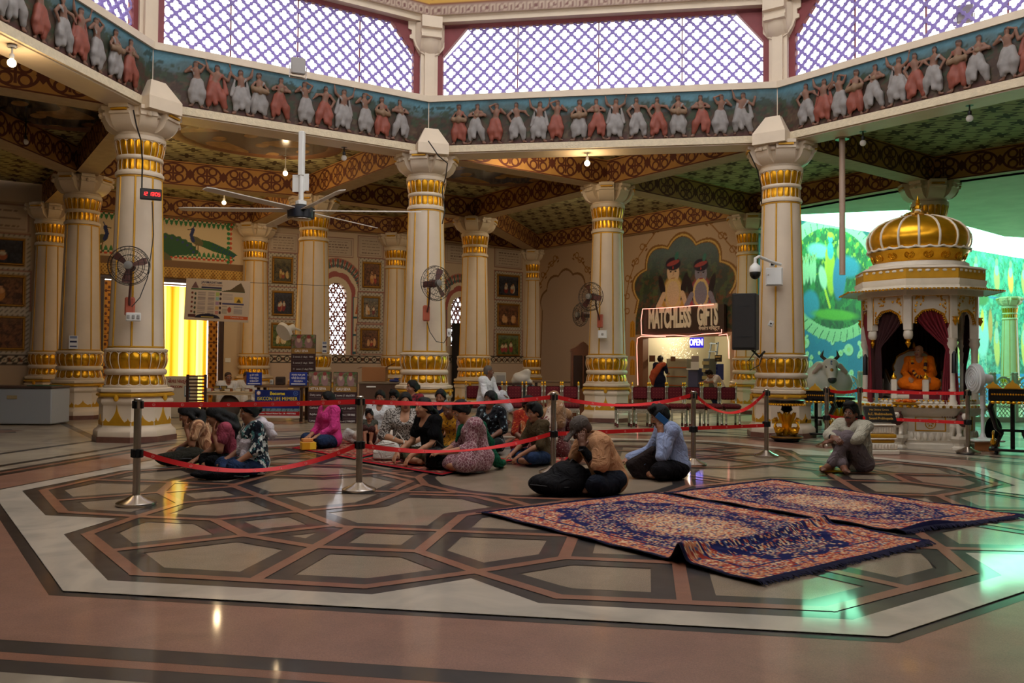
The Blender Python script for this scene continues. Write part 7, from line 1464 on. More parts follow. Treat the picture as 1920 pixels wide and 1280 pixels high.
def ebony(x, y, w, dpt, rz, label, zt=.84):
 p = gp(x, y); r = empty('carved_table', p, rz, label, 'table', 'black and gold carved tables'); m = MB(); m.bbox((0, dpt/2, zt-.09), (w, dpt, .18), .012); m.build('case', M_ebony, r, 0); m = MB(); m.box((0, dpt/2, zt+.006), (w+.03, dpt+.03, .014)); o = m.build('top_edge', M_golddk, r, 0); m = MB()
 for k in range(int(w/.035)): m.sph((-w/2+.05+k*.034, -.004, zt-.08), (.014, .008, .016), 6)
 for k in range(int(w/.07)): m.sph((-w/2+.06+k*.068, -.004, zt-.2), (.034, .01, .022), 6)
 m.build('gilt_carving', M_gold, r); m = MB()
 for c_, hh in ((-w*.4, .1), (0, .13), (w*.4, .1)): m.prism([(c_-.11, 0), (c_+.11, 0), (c_+.06, hh*.5), (c_+.03, hh*.6), (c_, hh), (c_-.03, hh*.6), (c_-.06, hh*.5)], -.015, .015)
 o = m.build('crest', M_goldp, r, 0); o.rotation_euler = (pi/2, 0, 0); o.location = (0, .03, zt+.013)
 for sx in (-1, 1):
  for yy in (.06, dpt-.06):
   l = MB(); l.tube([(sx*(w/2-.06), yy, zt-.18), (sx*(w/2-.02), yy, zt-.28), (sx*(w/2-.1), yy, .4), (sx*(w/2-.17), yy, .32), (sx*(w/2-.12), yy, .2), (sx*(w/2-.06), yy, .09)], [.035, .04, .03, .03, .025, .035], 8); l.build('leg', M_ebony, r)
   g_ = MB(); swan(g_, (sx*(w/2-.06), yy-.03, .12), 0 if sx < 0 else pi*.0, .8); g_.build('gilt_swan', M_gold, r)
 m = MB(); m.bbox((0, dpt/2, .08), (w, dpt, .04), .01); m.bbox((0, dpt/2, .36), (w-.3, .05, .04), .01); m.tube([(0, dpt/2, .1), (0, dpt/2, zt-.18)], .03, 8); m.build('stretcher', M_ebony, r, 0); m = MB()
 for sx in (-1, 1):
  for yy in (.06, dpt-.06): m.sph((sx*(w/2-.1), yy, .03), .03, 8)
 m.build('castor', M_ebony, r)
 return r
ebony(1899, 855, .62, .42, facing(gp(1899, 855), 0), 'black carved table with gold crest at the right edge of the picture', .98); ebony(1528, 822, .66, .45, facing(gp(1518, 822), -6), 'black carved table behind the gold swan pedestal', .85)
p = gp(1851, 846); r = empty('wooden_block', p, facing(p), 'square wooden block under the pedestal fan', 'block'); m = MB(); m.bbox((0, .12, .075), (.34, .3, .15), .006); m.build('block_body', mat('block_wood', (176, 110, 56), .5, var=.15), r, 0); pf_ = np.array(p)+np.array([*v3(0, .12, 0)[:2], 0]); r = empty('pedestal_fan', (pf_[0], pf_[1], .151), facing(p, -62), 'white pedestal fan turned towards the shrine', 'fan'); m = MB(); m.bbox((0, 0, .015), (.46, .46, .03), .012); m.lathe([(.1, .03), (.05, .06), (.03, .12)], 14); m.build('base', M_wht, r, 20); m = MB(); m.tube([(0, 0, .05), (0, 0, .5)], .026, 12); m.tube([(0, 0, .5), (0, 0, .84)], .04, 12); m.build('pole', M_wht, r); m = MB(); m.bbox((0, -.0, .7), (.07, .06, .3), .015); m.build('control_box', M_wht, r, 20); m = MB(); m.tube([(0, .14, .97), (0, -.02, .97)], [.06, .09], 14); m.tube([(0, 0, .86), (0, .04, .97)], .03, 8); m.build('motor', M_wht, r); m = MB(); m.tube([(0, -.06, .97), (0, -.08, .97), (0, -.14, .97), (0, -.16, .97)], [.2, .235, .235, .19], 28)
for q in (.05, .1, .15, .2): m.tube([(q*cos(g), -.165, .97+q*sin(g)) for g in np.linspace(0, 2*pi, 25)], .005, 4)
m.build('grille', mat('fan_grille', (206, 208, 204), .35), r, 40)
p = gp(1862, 838); r = empty('backpack', (p[0], p[1], .0), facing(p), 'black bag standing beside the pedestal fan', 'bag'); f = Fig(); f.ell((0, .1, .24), (.13, .09, .24), 0); f.mesh('body', [mat('bag_black', (16, 15, 18), .7)], .015, r, .01, 14, clipz=.0); m = MB(); m.tube([(-.05, .02, .4), (0, .0, .5), (.05, .02, .4)], .012, 6); m.build('strap', M_black, r)
p = atd(1552, 720, 18.3); C0_ = Vector((p[0], p[1], 0)); r = empty('cow_statue', C0_, facing(p, 8), 'white cow statue with dark horns behind the black table', 'cow statue'); f = Fig()
f.cap((-.05, .25, .95), (-.55, 1.0, .95), .3, .32, 0, .1); f.ell((-.12, .35, 1.2), (.16, .22, .2), 0, k=.12); f.cap((-.02, .2, 1.05), (.02, -.2, 1.22), .2, .15, 0, .1); f.ell((0, .0, .82), (.12, .25, .3), 0, k=.1); f.cap((.02, -.22, 1.32), (.02, -.47, 1.03), .135, .085, 0, .05); f.ell((.02, -.5, 1.0), (.085, .07, .075), 1, k=.03); f.ell((.02, -.29, 1.36), (.15, .1, .1), 0, k=.05)
for s in (-1, 1):
 f.cap((.02+s*.12, -.2, 1.36), (.02+s*.2, -.2, 1.3), .03, .05, 0, .03); f.cap((.02+s*.2, -.2, 1.3), (.02+s*.33, -.22, 1.17), .055, .03, 2, .02); f.cap((.02+s*.09, -.2, 1.43), (.02+s*.17, -.18, 1.5), .04, .032, 3, .015); f.cap((.02+s*.17, -.18, 1.5), (.02+s*.13, -.2, 1.64), .032, .01, 3, .01); f.ell((.02+s*.1, -.36, 1.27), (.018, .02, .014), 3, k=.004); f.ell((.02+s*.04, -.56, 1.02), (.014, .012, .014), 3, k=.004)
 f.cap((s*.17, .15, .85), (s*.16, .1, .48), .12, .075, 0, .06); f.cap((s*.16, .1, .48), (s*.16, .14, .08), .06, .045, 0, .03); f.cap((s*.16, .14, .1), (s*.16, .12, .03), .055, .065, 3, .01); f.cap((-.5+s*.17, 1.05, .85), (-.5+s*.18, 1.15, .5), .15, .08, 0, .06); f.cap((-.5+s*.18, 1.15, .5), (-.5+s*.18, 1.1, .08), .065, .05, 0, .03); f.cap((-.5+s*.18, 1.1, .1), (-.5+s*.18, 1.07, .03), .055, .065, 3, .01)
f.cap((-.6, 1.3, 1.05), (-.65, 1.38, .5), .03, .04, 0, .03); f.ell((.02, -.36, 1.36), (.045, .03, .06), 4, k=.01); f.ell((.02, -.44, 1.2), (.03, .03, .05), 5, k=.01); f.cap((-.2, .05, .95), (.2, .05, .95), .31, .31, 0, .1)
f.mesh('body', [mat('cow_white', (216, 214, 206), .45, var=.05), mat('cow_muzzle', (48, 56, 60), .4), mat('cow_ear', (196, 170, 160), .5), mat('cow_horn', (60, 40, 32), .35, var=.4, vs=12), mat('cow_blue', (70, 96, 140), .5), M_golddk], .018, r)
m = MB(); rr = random.Random(3)
for k in range(14): a = k/13*pi; m.sph((.0+.27*cos(a), .0, .95-.18*sin(a)), .03, 6)
m.build('garland', mat('cow_garland', (60, 90, 140), .6), r)
JR = mat('railing_marble', (214, 220, 210), .4); RP = None
def rail(i, x, dep, w=.43):
 global RP
 p = atd(x, 700, dep)
 if RP is None:
  r = empty('railing_panel', (p[0], p[1], 0), AL, 'pierced white marble railing panel', 'railing', 'pierced marble railing of the green court'); m = MB(); h = 1.0
  P_ = [(-w/2, 0), (w/2, 0)];
  for a in range(-6, 7):
   for s in (-1, 1):
    c_ = a*.085; y0, y1 = .12, 1.06; pts = []
    for t in np.linspace(0, 1, 9):
     y = y0+(y1-y0)*t; x_ = c_+s*(y-.55)*.75; lim = .8+.26*sqrt(max(0, 1-(x_/(w/2-.03))**2))
     if abs(x_) < w/2-.03 and y < lim: pts.append((x_, 0, y))
    if len(pts) > 1: m.tube([pts[0], pts[-1]], .012, 4)
  m.build('grille', JR, r, 0); m = MB(); m.tube([((w/2-.03)*cos(g), 0, .8+.26*sin(g)) for g in np.linspace(0, pi, 17)], .03, 8); m.box((0, 0, .06), (w, .08, .12)); m.build('frame', JR, r, 20); m = MB()
  for s in (-1, 1): m.bbox((s*w/2, 0, .55), (.07, .09, 1.1), .01); m.sph((s*w/2, 0, 1.14), .05, 8)
  m.build('post', JR, r, 20); RP = r
 else: dup(RP, (p[0], p[1], 0))
for i in range(11):
 rail(i, 1500+i*43 if False else 1512+i*41, 20.2)
# ================================================================== people
SK = [mat('skin_brown', (150, 98, 68), .55, var=.06, vs=10), mat('skin_tan', (174, 122, 88), .55, var=.06, vs=10), mat('skin_dark', (112, 70, 48), .55, var=.06, vs=10)]
M_lip = mat('lips', (128, 62, 56), .5); M_eye = mat('eye_white', (168, 156, 146), .35); M_iris = mat('iris_dark', (24, 14, 12), .2); M_brow = mat('brow_hair', (26, 18, 16), .8)
M_hair = mat('black_hair', (13, 10, 9), .55, spec=.25, bump=.5, bs=110); M_hairg = mat('grey_cropped_hair', (84, 74, 66), .8); M_stub = mat('stubble', (70, 50, 40), .8)
V = lambda *a: np.array(a, float)
def nz(v): v = np.array(v, float); return v/(np.linalg.norm(v)+1e-9)
def hand(f, w, d, pn, curl=.5, side='R', m=0, s=1., spread=.0):
 d = nz(d); pn = nz(np.array(pn)-d*np.dot(pn, d)); sd = np.cross(d, pn); ts = 1 if side == 'R' else -1; R = np.stack([sd, d, pn], 1)
 f.cap(w-d*.02*s, w+d*.02*s, .026*s, .03*s, m, .012); f.ell(w+d*.052*s, (.04*s, .05*s, .0165*s), m, R, .01)
 for i in range(4):
  b = w+d*.09*s+sd*(1.5-i)*ts*.0195*s; L = (.072, .08, .074, .058)[i]*s; c = curl*(1+.12*i); d1 = nz(d*cos(c)+pn*sin(c)+sd*(1.5-i)*ts*spread); d2 = nz(d*cos(2*c)+pn*sin(2*c)+sd*(1.5-i)*ts*spread)
  f.cap(b, b+d1*L*.55, .0095*s, .0088*s, m, .004); f.cap(b+d1*L*.55, b+d1*L*.55+d2*L*.5, .0088*s, .0075*s, m, .003)
 b = w+d*.03*s+sd*ts*.034*s; d1 = nz(d*.75+sd*ts*.7+pn*.35); d2 = nz(d*.9+sd*ts*.15+pn*.45*(1+curl)); f.cap(w+d*.015*s+sd*ts*.02*s, b+d1*.03*s, .015*s, .0115*s, m, .008); f.cap(b+d1*.03*s, b+d1*.03*s+d2*.034*s, .011*s, .0085*s, m, .003)
def foot(f, ankle, toe, up, m=0, s=1., tag='foot'):
 d = nz(toe-ankle*1.); L = np.linalg.norm(toe-ankle); up = nz(np.array(up)-d*np.dot(up, d)); sd = np.cross(d, up)
 f.cap(ankle-d*.045*s, ankle+d*.05*s, .038*s, .034*s, m, .03); f.cap(ankle+d*.03*s, ankle+d*(L*.75), .034*s, .036*s, m, .03)
 for i in range(5): b = ankle+d*(L*.74-.006*i*s)+sd*(i-2)*.017*s; f.cap(b, b+d*(.052-.006*i)*s, (.0135 if i else .017)*s, .0095*s, m, .004)
def head(f, c, Rm, s=1., sk=0, lip=1, ew=2, ir=3, br=4, male=False, beard=None, eyes=True, stub=None):
 P = lambda x, y, z: c+Rm@(V(x, y, z)*s); E = lambda x, y, z, r, m, k=.012, R=None, sub=False: f.ell(P(x, y, z), np.array(r)*s, m, Rm if R is None else Rm@R, k, None, sub)
 E(0, -.012, .035, (.073, .092, .083), sk, .02); E(0, .022, -.03, (.06, .07, .085), sk, .03); E(0, .04, -.088, (.038 if not male else .044, .044, .032), sk, .025); E(0, .07, -.108, (.018, .018, .014), sk, .015)
 for x in (-1, 1):
  E(x*.04, .052, -.035, (.026, .026, .025), sk, .02); E(x*.074, -.008, -.012, (.011, .024, .033), sk, .008, rotm(x*.35)); E(x*.033, .094, .002, (.019, .014, .013), sk, .008, None, True)
  if eyes:
   E(x*.0325, .079, .001, (.0125, .0115, .0088), ew, .002); E(x*.0325, .0895, .001, (.0058, .0038, .0068), ir, .001); f.cap(P(x*.016, .0855, .014), P(x*.049, .076, .012), .006*s, .005*s, sk, .004); f.cap(P(x*.016, .084, -.011), P(x*.048, .075, -.009), .0045*s, .004*s, sk, .004)
  else: f.cap(P(x*.018, .0875, .001), P(x*.048, .078, -.001), .0095*s, .0085*s, sk, .005); f.cap(P(x*.018, .0955, -.004), P(x*.048, .0855, -.006), .0018*s, .0018*s, ir, .001)
  f.cap(P(x*.014, .094, .0235), P(x*.05, .079, .0255), .0046*s, .0026*s, br, .002)
 f.cap(P(0, .089, .012), P(0, .106, -.03), .009*s, .0135*s, sk, .01)
 for x in (-1, 1): E(x*.0125, .099, -.034, (.008, .01, .008), sk, .006)
 f.cap(P(-.02, .087, -.0605), P(.02, .087, -.0605), .0068*s, .0068*s, lip, .004); f.cap(P(-.016, .087, -.0725), P(.016, .087, -.0725), .0078*s, .0078*s, lip, .004); f.cap(P(-.022, .096, -.066), P(.022, .096, -.066), .002*s, .002*s, lip, .002, None, True)
 if beard == 'moustache':
  for x in (-1, 1): f.cap(P(x*.004, .098, -.049), P(x*.032, .085, -.056), .009*s, .005*s, br, .003)
def hair(name, root, c, Rm, s, style, m, vox=.008, sh=None, back=None, seed=0):
 """separate hair mesh following the skull; sh/back give world-local points for long locks"""
 f = Fig(); P = lambda x, y, z: c+Rm@(V(x, y, z)*s)
 g = {'crop': .004, 'short': .013, 'thick': .024}.get(style, .016)
 f.ell(P(0, -.016, .042), np.array((.075+g*.8, .092+g, .083+g))*s, 0, Rm, .01); f.ell(P(0, -.05, -.01), np.array((.069+g*.7, .062+g*.7, .075))*s, 0, Rm, .02)
 cut = {'crop': .075, 'short': .08, 'thick': .088}.get(style, .078)
 f.ell(P(0, cut+.012, -.035), np.array((.082, .078, .11))*s, 0, Rm, .008, None, True)
 for x in (-1, 1): f.ell(P(x*.085, .03, -.03), np.array((.03, .045, .05))*s, 0, Rm, .006, None, True)
 if style in ('short', 'thick', 'crop'): f.ell(P(0, -.07, -.115), np.array((.09, .08, .05))*s, 0, Rm, .01, None, True)
 if style == 'thick': f.cap(P(-.04, .06, .12), P(.04, .065, .115), .03*s, .03*s, 0, .02); f.cap(P(-.05, .03, .13), P(.04, .0, .14), .028*s, .03*s, 0, .02)
 if style in ('parted', 'long', 'bun', 'pony', 'braid'):
  f.cap(P(0, .095, .085), P(0, .03, .135), .006*s, .005*s, 0, .006, None, True)
  for x in (-1, 1): f.cap(P(x*.02, .045, .108), P(x*.068, .01, .04), .016*s, .017*s, 0, .015); f.cap(P(x*.072, .02, .03), P(x*.07, -.04, -.03), .018*s, .02*s, 0, .015)
 if style == 'bun': f.ell(P(0, -.125, .0), np.array((.05, .042, .048))*s, 0, Rm, .012); f.cap(P(0, -.1, .0), P(0, -.12, 0), .03*s, .04*s, 0, .01)
 if style in ('pony', 'long', 'braid') and back is not None:
  pts = [P(0, -.1, .0)]+[np.array(q, float) for q in back]; rs = {'pony': (.03, .03, .024, .014), 'long': (.06, .062, .058, .04), 'braid': (.03, .026, .022, .014)}[style]
  for i in range(len(pts)-1): f.cap(pts[i], pts[i+1], rs[min(i, 3)], rs[min(i+1, 3)], 0, .025)
  if style == 'long':
   for x in (-1, 1): f.cap(P(x*.06, -.03, -.02), pts[min(2, len(pts)-1)]+Rm@V(x*.05, .0, 0), .035*s, .035*s, 0, .03)
 for q in (sh or []): f.cap(q[0], q[1], q[2], q[3], 0, .02)
 return f.mesh(name, [m], vox, root, .0035, 70, seed, stretch=(1, 1, 2.5))
def crease(m):
 if m.get('cr'): return
 m['cr'] = 1; nt = m.node_tree; b = nt.nodes['Principled BSDF']; b.inputs['Specular IOR Level'].default_value = .12; tc = nt.nodes.new('ShaderNodeTexCoord'); n = nt.nodes.new('ShaderNodeTexNoise'); n.inputs['Scale'].default_value = 7; n.inputs['Detail'].default_value = 3; n.inputs['Distortion'].default_value = 2.2
 nt.links.new(tc.outputs['Object'], n.inputs['Vector']); bp = nt.nodes.new('ShaderNodeBump'); bp.inputs['Strength'].default_value = .75; bp.inputs['Distance'].default_value = .05; nt.links.new(n.outputs['Fac'], bp.inputs['Height']); nt.links.new(bp.outputs['Normal'], b.inputs['Normal'])
def person(px, py, turn, label, spec, group='visitors sitting in the hall', z0=.02, at=None, cat='person', rootname='person'):
 S = spec; s = S.get('s', 1.); p = gp(px, py) if at is None else np.array(at); d = CAM[:2]-p[:2]; ang = atan2(d[1], d[0])+radians(turn); root = empty(rootname, (p[0], p[1], z0), ang-pi/2, label, cat, group); root.scale = (s, s, s)
 vox = S.get('vox', .0085); b = S.get('b', 1.); male = S.get('male', False); ln = radians(S.get('lean', 12)); sd_ = radians(S.get('side', 0)); tw = radians(S.get('twist', 0))
 pel = V(*S.get('pel', (0, 0, .115)))
 def dr(a): return nz(V(sin(sd_)*cos(a), sin(a), cos(a)))
 wst = pel+dr(ln*.7)*.17; chs = wst+dr(ln*1.05)*.17; nck = chs+dr(ln*1.25)*.14; hl = radians(S.get('necklean', S.get('lean', 12)*1.3+8)); hc = nck+dr(hl)*.135+V(0, .012, 0)
 hy, hp, hr = [radians(q) for q in S.get('head', (0, 8, 0))]; Rh = rotm(hy, -hp, hr); Rt = rotm(tw); ud = nz(nck-chs)
 sw = .165*b*(1.08 if male else 1.); SHP = {'R': nck-ud*.035+Rt@V(sw, 0, 0), 'L': nck-ud*.035+Rt@V(-sw, 0, 0)}
 A = S.get('arms', {}); lg = S.get('legs', 'cross')
 LG = {'cross': {'R': ((.09, .02, .1), (.27, .28, .115), (-.03, .36, .055), (-.19, .30, .04)), 'L': ((-.09, .02, .1), (-.27, .28, .115), (.05, .26, .055), (.22, .24, .04))},
  'kneesup': {'R': ((.09, .03, .1), (.1, .33, .43), (.06, .46, .075), (.05, .66, .035)), 'L': ((-.09, .03, .1), (-.1, .33, .40), (-.07, .40, .075), (-.12, .6, .035))},
  'chair': {'R': ((.09, .02, 0), (.1, .44, .06), (.16, .46, -.34), (.18, .64, -.42)), 'L': ((-.09, .02, 0), (-.08, .45, .02), (-.1, .4, -.37), (-.1, .58, -.435))},
  'side': {'R': ((.09, .02, .1), (.28, .34, .1), (.02, .42, .05), (-.16, .4, .04)), 'L': ((-.09, .02, .1), (-.16, .36, .12), (-.36, .2, .05), (-.46, .06, .04))}}[lg]
 LG = {**LG, **S.get('legpts', {})}
 if lg == 'chair': LG = {k: tuple(tuple(np.array(q)+V(0, 0, pel[2])) for q in v) for k, v in LG.items()}
 f = Fig(); f.ell(pel+V(0, .0, .0), (.165*b, .125*b, .115), 0, k=.04); f.cap(pel, wst, .125*b, .115*b, 0, .05); f.cap(wst, chs, .115*b, .128*b, 0, .05); f.ell(chs+ud*.03, (.15*b, .105*b, .13), 0, Rt@rotm(0, -ln*1.1), .05); f.cap(SHP['R'], SHP['L'], .058, .058, 0, .05); f.cap(nck-ud*.03, hc-Rh@V(0, -.01, .06), .053, .047, 0, .03)
 if not male:
  for x in (-1, 1): f.ell(chs+Rt@V(x*.07*b, .1*b, -.0), (.06*b, .05*b, .06), 0, k=.04)
 for k_ in 'RL':
  x = 1 if k_ == 'R' else -1; el, wr, hd, pn, cu = A.get(k_, ((.25*x, .07, .32), (.17*x, .27, .22), (-.2*x, 1, -.3), (0, -.2, -1), .5)); el, wr = V(*el), V(*wr)
  f.cap(SHP[k_], el, .05*b, .04*b, 0, .03); f.cap(el, el+(wr-el)*.35, .041*b, .041*b, 0, .02); f.cap(el+(wr-el)*.35, wr, .04*b, .027, 0, .015); hand(f, wr, hd, pn, cu, k_, 0, S.get('hs', 1.)); A = {**A, k_: (el, wr)}
  h_, kn, an, to = [V(*q) for q in LG[k_]]; f.cap(h_, kn, .092*b, .062*b, 0, .04); f.cap(kn, kn+(an-kn)*.35, .06*b, .056*b, 0, .02); f.cap(kn+(an-kn)*.35, an, .056*b, .036, 0, .02)
  foot(f, an, to, V(0, 0, 1) if lg in ('kneesup', 'chair') else V(0, .3, .8), 0)
 head(f, hc, Rh, S.get('hsz', .97), 0, male=male, beard=S.get('beard'), eyes=S.get('eyes', True))
 sk = SK[S.get('sk', 0)]; f.mesh('body', [sk, M_lip, M_eye, M_iris, M_brow], vox, root, clipz=.0 if lg != 'chair' else None)
 J = dict(pel=pel, wst=wst, chs=chs, nck=nck, hc=hc, ud=ud, Rh=Rh, Rt=Rt, sh=SHP, arm=A, leg=LG, b=b)
 for cl in S['clothes']:
  kd = cl[0]; m = cl[1]; o = cl[2] if len(cl) > 2 else {}; g = Fig(); inf = o.get('inf', .014)+.003; fd = o.get('fold', .006); nm = o.get('name', kd)
  if kd in ('shirt', 'kurta', 'dress'):
   hem = o.get('hem', .04); g.ell(pel+V(0, 0, .0), (.165*b+inf, .125*b+inf, .115+hem), 0, k=.04); g.cap(pel+V(0, 0, .03), wst, .128*b+inf, .118*b+inf, 0, .05); g.cap(wst, chs, .118*b+inf, .13*b+inf, 0, .05); g.ell(chs+ud*.03, (.15*b+inf, .107*b+inf, .132+inf*.4), 0, Rt@rotm(0, -ln*1.1), .05); g.cap(SHP['R'], SHP['L'], .058+inf, .058+inf, 0, .05)
   if not male:
    for x in (-1, 1): g.ell(chs+Rt@V(x*.07*b, .1*b, -.0), (.06*b+inf, .05*b+inf, .06+inf), 0, k=.04)
   sl = o.get('sleeve', .9)
   for k_ in 'RL':
    el, wr = A[k_]; sh = SHP[k_]; e1 = sh+(el-sh)*min(1., sl*2); g.cap(sh, e1, .052*b+inf, .044*b+inf+(.008 if sl < .5 else 0), 0, .03)
    if sl > .5: w1 = el+(wr-el)*min(1., (sl-.5)*2); g.cap(el, w1, .043*b+inf, .03+inf*.9+.004, 0, .02)
   if kd in ('kurta', 'dress'):
    for k_ in 'RL': h_, kn, an, to = [V(*q) for q in LG[k_]]; t = o.get('skirt', .75); g.cap(h_, h_+(kn-h_)*t, .10*b+inf, .085*b+inf, 0, .08)
    g.cap(pel, pel+V(0, .18, -.02), .12*b, .1*b, 0, .08)
   if kd == 'dress':
    for k_ in 'RL': h_, kn, an, to = [V(*q) for q in LG[k_]]; g.cap(kn, kn+(an-kn)*.8, .075*b+inf, .06+inf, 0, .08)
   nk = o.get('neck', .0); g.cap(nck+V(0, .03, .03), nck+V(0, .13, -.02-nk), .06, .05+nk*.2, 0, .01, None, True); g.cap(nck, nck+ud*.2, .058, .09, 0, .008, None, True)
  elif kd == 'trousers':
   g.ell(pel, (.165*b+inf, .125*b+inf, .11), 0, k=.04); g.cap(pel, wst-(wst-pel)*.5, .13*b+inf*.7, .12*b+inf*.6, 0, .04); ln_ = o.get('length', .92)
   for k_ in 'RL': h_, kn, an, to = [V(*q) for q in LG[k_]]; w_ = o.get('wide', 0.); g.cap(h_, kn, .094*b+inf, .066*b+inf+w_*.5, 0, .04); g.cap(kn, kn+(an-kn)*ln_, .064*b+inf+w_*.5, .042+inf+w_, 0, .03)
  elif kd == 'sleeves':
   for k_ in o.get('arms', 'RL'): el, wr = A[k_]; sh = SHP[k_]; g.cap(sh+(el-sh)*.4, el, .05*b+.004, .044*b+.005, 0, .02); g.cap(el, wr, .044*b+.005, .031+.005, 0, .02)
  elif kd == 'wrap':
   for q in o['pts']: pass
   pts = [np.array(q[:3], float) for q in o['pts']]; rs = [q[3] for q in o['pts']]
   for i in range(len(pts)-1): g.cap(pts[i], pts[i+1], rs[i], rs[i+1], 0, .035)
   fd = o.get('fold', .009)
  elif kd == 'veil':
   P = lambda x, y, z: hc+Rh@V(x, y, z)
   g.ell(P(0, -.02, .035), (.095, .112, .105), 0, Rh, .02); g.cap(P(0, -.06, .0), nck+V(0, -.07, .0), .09, .1, 0, .04); g.cap(nck+V(0, -.06, .0), chs+V(0, -.06, .02), .12, .13, 0, .06); g.cap(SHP['R']+V(0, -.01, 0), SHP['L']+V(0, -.01, 0), .085, .085, 0, .06)
   g.ell(P(0, .085, -.03), (.068, .09, .1), 0, Rh, .012, None, True); fd = o.get('fold', .007)
   if o.get('long'): g.cap(chs+V(0, -.08, 0), pel+V(0, -.12, .0), .14, .16, 0, .06)
  elif kd == 'cap':
   P = lambda x, y, z: hc+Rh@V(x, y, z)
   g.ell(P(0, -.012, .055), (.088, .106, .088), 0, Rh, .01); g.box(P(0, .0, -.06), (.13, .16, .06), .01, 0, Rh, .004, None, True); g.box(P(0, .135, .022), (.05, .055, .002), .012, 0, Rh@rotm(0, -.25), .012); g.ell(P(0, -.012, .145), (.012, .012, .008), 0, Rh, .004); fd = 0
  crease(m); g.mesh(nm, [m], o.get('vox', vox*1.25), root, fd*1.25, o.get('fs', 17), int(abs(px*7+py))+len(nm), clipz=.0 if lg != 'chair' else None, stretch=o.get('st', (1, 1, 1)))
 hs = S.get('hair')
 if hs: hair('hair', root, hc, Rh, S.get('hsz', .97), hs[0], hs[1] if len(hs) > 1 and hs[1] else M_hair, vox, back=[J['nck']+V(*q) for q in hs[2]] if len(hs) > 2 else None)
 root['_'] = 0; del root['_']; root_J[root.name] = J; return root, J
root_J = {}
def extra(root, name, m, mesh_or_mb, smooth=40): return mesh_or_mb.build(name, m, root, smooth)
def bangle(root, w, d, r, m, name='bracelet', th=.005):
 d = nz(d); a = nz(np.cross(d, V(.3, .2, .9))); b_ = np.cross(d, a); m_ = MB(); m_.tube([w+a*r*cos(g)+b_*r*sin(g) for g in np.linspace(0, 2*pi, 17)], th, 6); return m_.build(name, m, root)
denim = mat('blue_denim', (36, 52, 82), .8, var=.3, vs=10); denimd = mat('dark_denim', (26, 30, 40), .85, var=.3, vs=9); blackc = mat('black_cotton', (14, 13, 15), .9)
HF = lambda x, y=.13, z=.60: ((.2*x, .22, .30), (.06*x, .24, .48), (-.1*x, .08, 1), (0, -1, .1), .25)
person(390, 868, -78, 'girl in tan top with long loose hair hiding her face in her hand, leftmost', dict(legpts={'R': ((.08, .02, .1), (.19, .32, .115), (-.03, .38, .055), (-.19, .33, .04)), 'L': ((-.08, .02, .1), (-.19, .32, .115), (.05, .27, .055), (.2, .25, .04))}, s=.93, lean=24, head=(-4, 30, 0), necklean=42, b=.92, sk=0, hair=('long', None, [(-.06, -.1, .09), (-.13, -.06, -.03), (-.17, .0, -.17)]), arms={'L': ((-.19, .25, .25), (-.07, .30, .46), (.1, .12, 1), (.15, -1, 0), .25), 'R': ((.24, .15, .27), (.2, .38, .17), (-.1, 1, -.2), (0, -.2, -1), .4)},
 clothes=[('shirt', clothmat('tan_top', (204, 156, 116), (150, 100, 70), None, 5, .62, kind='stripe'), dict(sleeve=.3, inf=.02, fold=.009)), ('trousers', mat('grey_jeans', (82, 84, 90), .9, var=.2), dict(inf=.012))]))
r, J = person(438, 880, -75, 'girl in pink tee covering her face with her palm, middle of the three at left', dict(legpts={'R': ((.08, .02, .1), (.19, .32, .115), (-.03, .38, .055), (-.19, .33, .04)), 'L': ((-.08, .02, .1), (-.19, .32, .115), (.05, .27, .055), (.2, .25, .04))}, s=.93, lean=20, head=(-8, 26, 0), necklean=38, b=.95, sk=0, hair=('long', None, [(-.03, -.13, .07), (-.07, -.17, -.05), (-.1, -.16, -.16)]), arms={'L': ((-.2, .23, .25), (-.09, .27, .44), (.15, .1, 1), (.1, -1, 0), .3), 'R': ((.24, .2, .24), (.16, .45, .1), (-.2, 1, -.3), (0, -.2, -1), .5)},
 clothes=[('shirt', mat('pink_tee', (160, 72, 88), .9, var=.15), dict(sleeve=.28, inf=.016)), ('trousers', blackc, dict(inf=.014))]))
M_floral = clothmat('navy_floral', (22, 28, 40), (206, 206, 200), (70, 120, 118), 16, .53)
r, J = person(480, 891, -72, 'young woman with low bun, white scarf over dark floral top and jeans', dict(legpts={'R': ((.08, .02, .1), (.19, .32, .115), (-.03, .38, .055), (-.19, .33, .04)), 'L': ((-.08, .02, .1), (-.19, .32, .115), (.05, .27, .055), (.2, .25, .04))}, s=.98, lean=6, head=(0, 14, 0), necklean=16, b=.95, sk=0, hair=('bun',), arms={'L': ((-.23, .06, .3), (-.2, .28, .17), (.2, 1, -.3), (0, -.2, -1), .5), 'R': ((.23, .06, .3), (.14, .3, .17), (-.2, 1, -.3), (0, -.2, -1), .5)},
 clothes=[('kurta', M_floral, dict(sleeve=.62, skirt=.35)), ('trousers', denim, dict(inf=.016)), ('wrap', mat('white_scarf', (206, 196, 200), .9, var=.08), dict(name='scarf', pts=[(-.07, .17, .2, .055), (-.08, .15, .38, .06), (-.1, .05, .55, .055), (0, -.06, .6, .06), (.1, .05, .55, .055), (.07, .15, .4, .05), (.06, .17, .26, .05), ], fold=.008, fs=30)), ('wrap', mat('white_scarf', (206, 196, 200)), dict(name='scarf_tail', pts=[(-.06, -.05, .58, .05), (-.1, -.12, .54, .05), (-.12, -.15, .46, .045), (-.11, -.15, .40, .025)], fold=.008, fs=30))]))
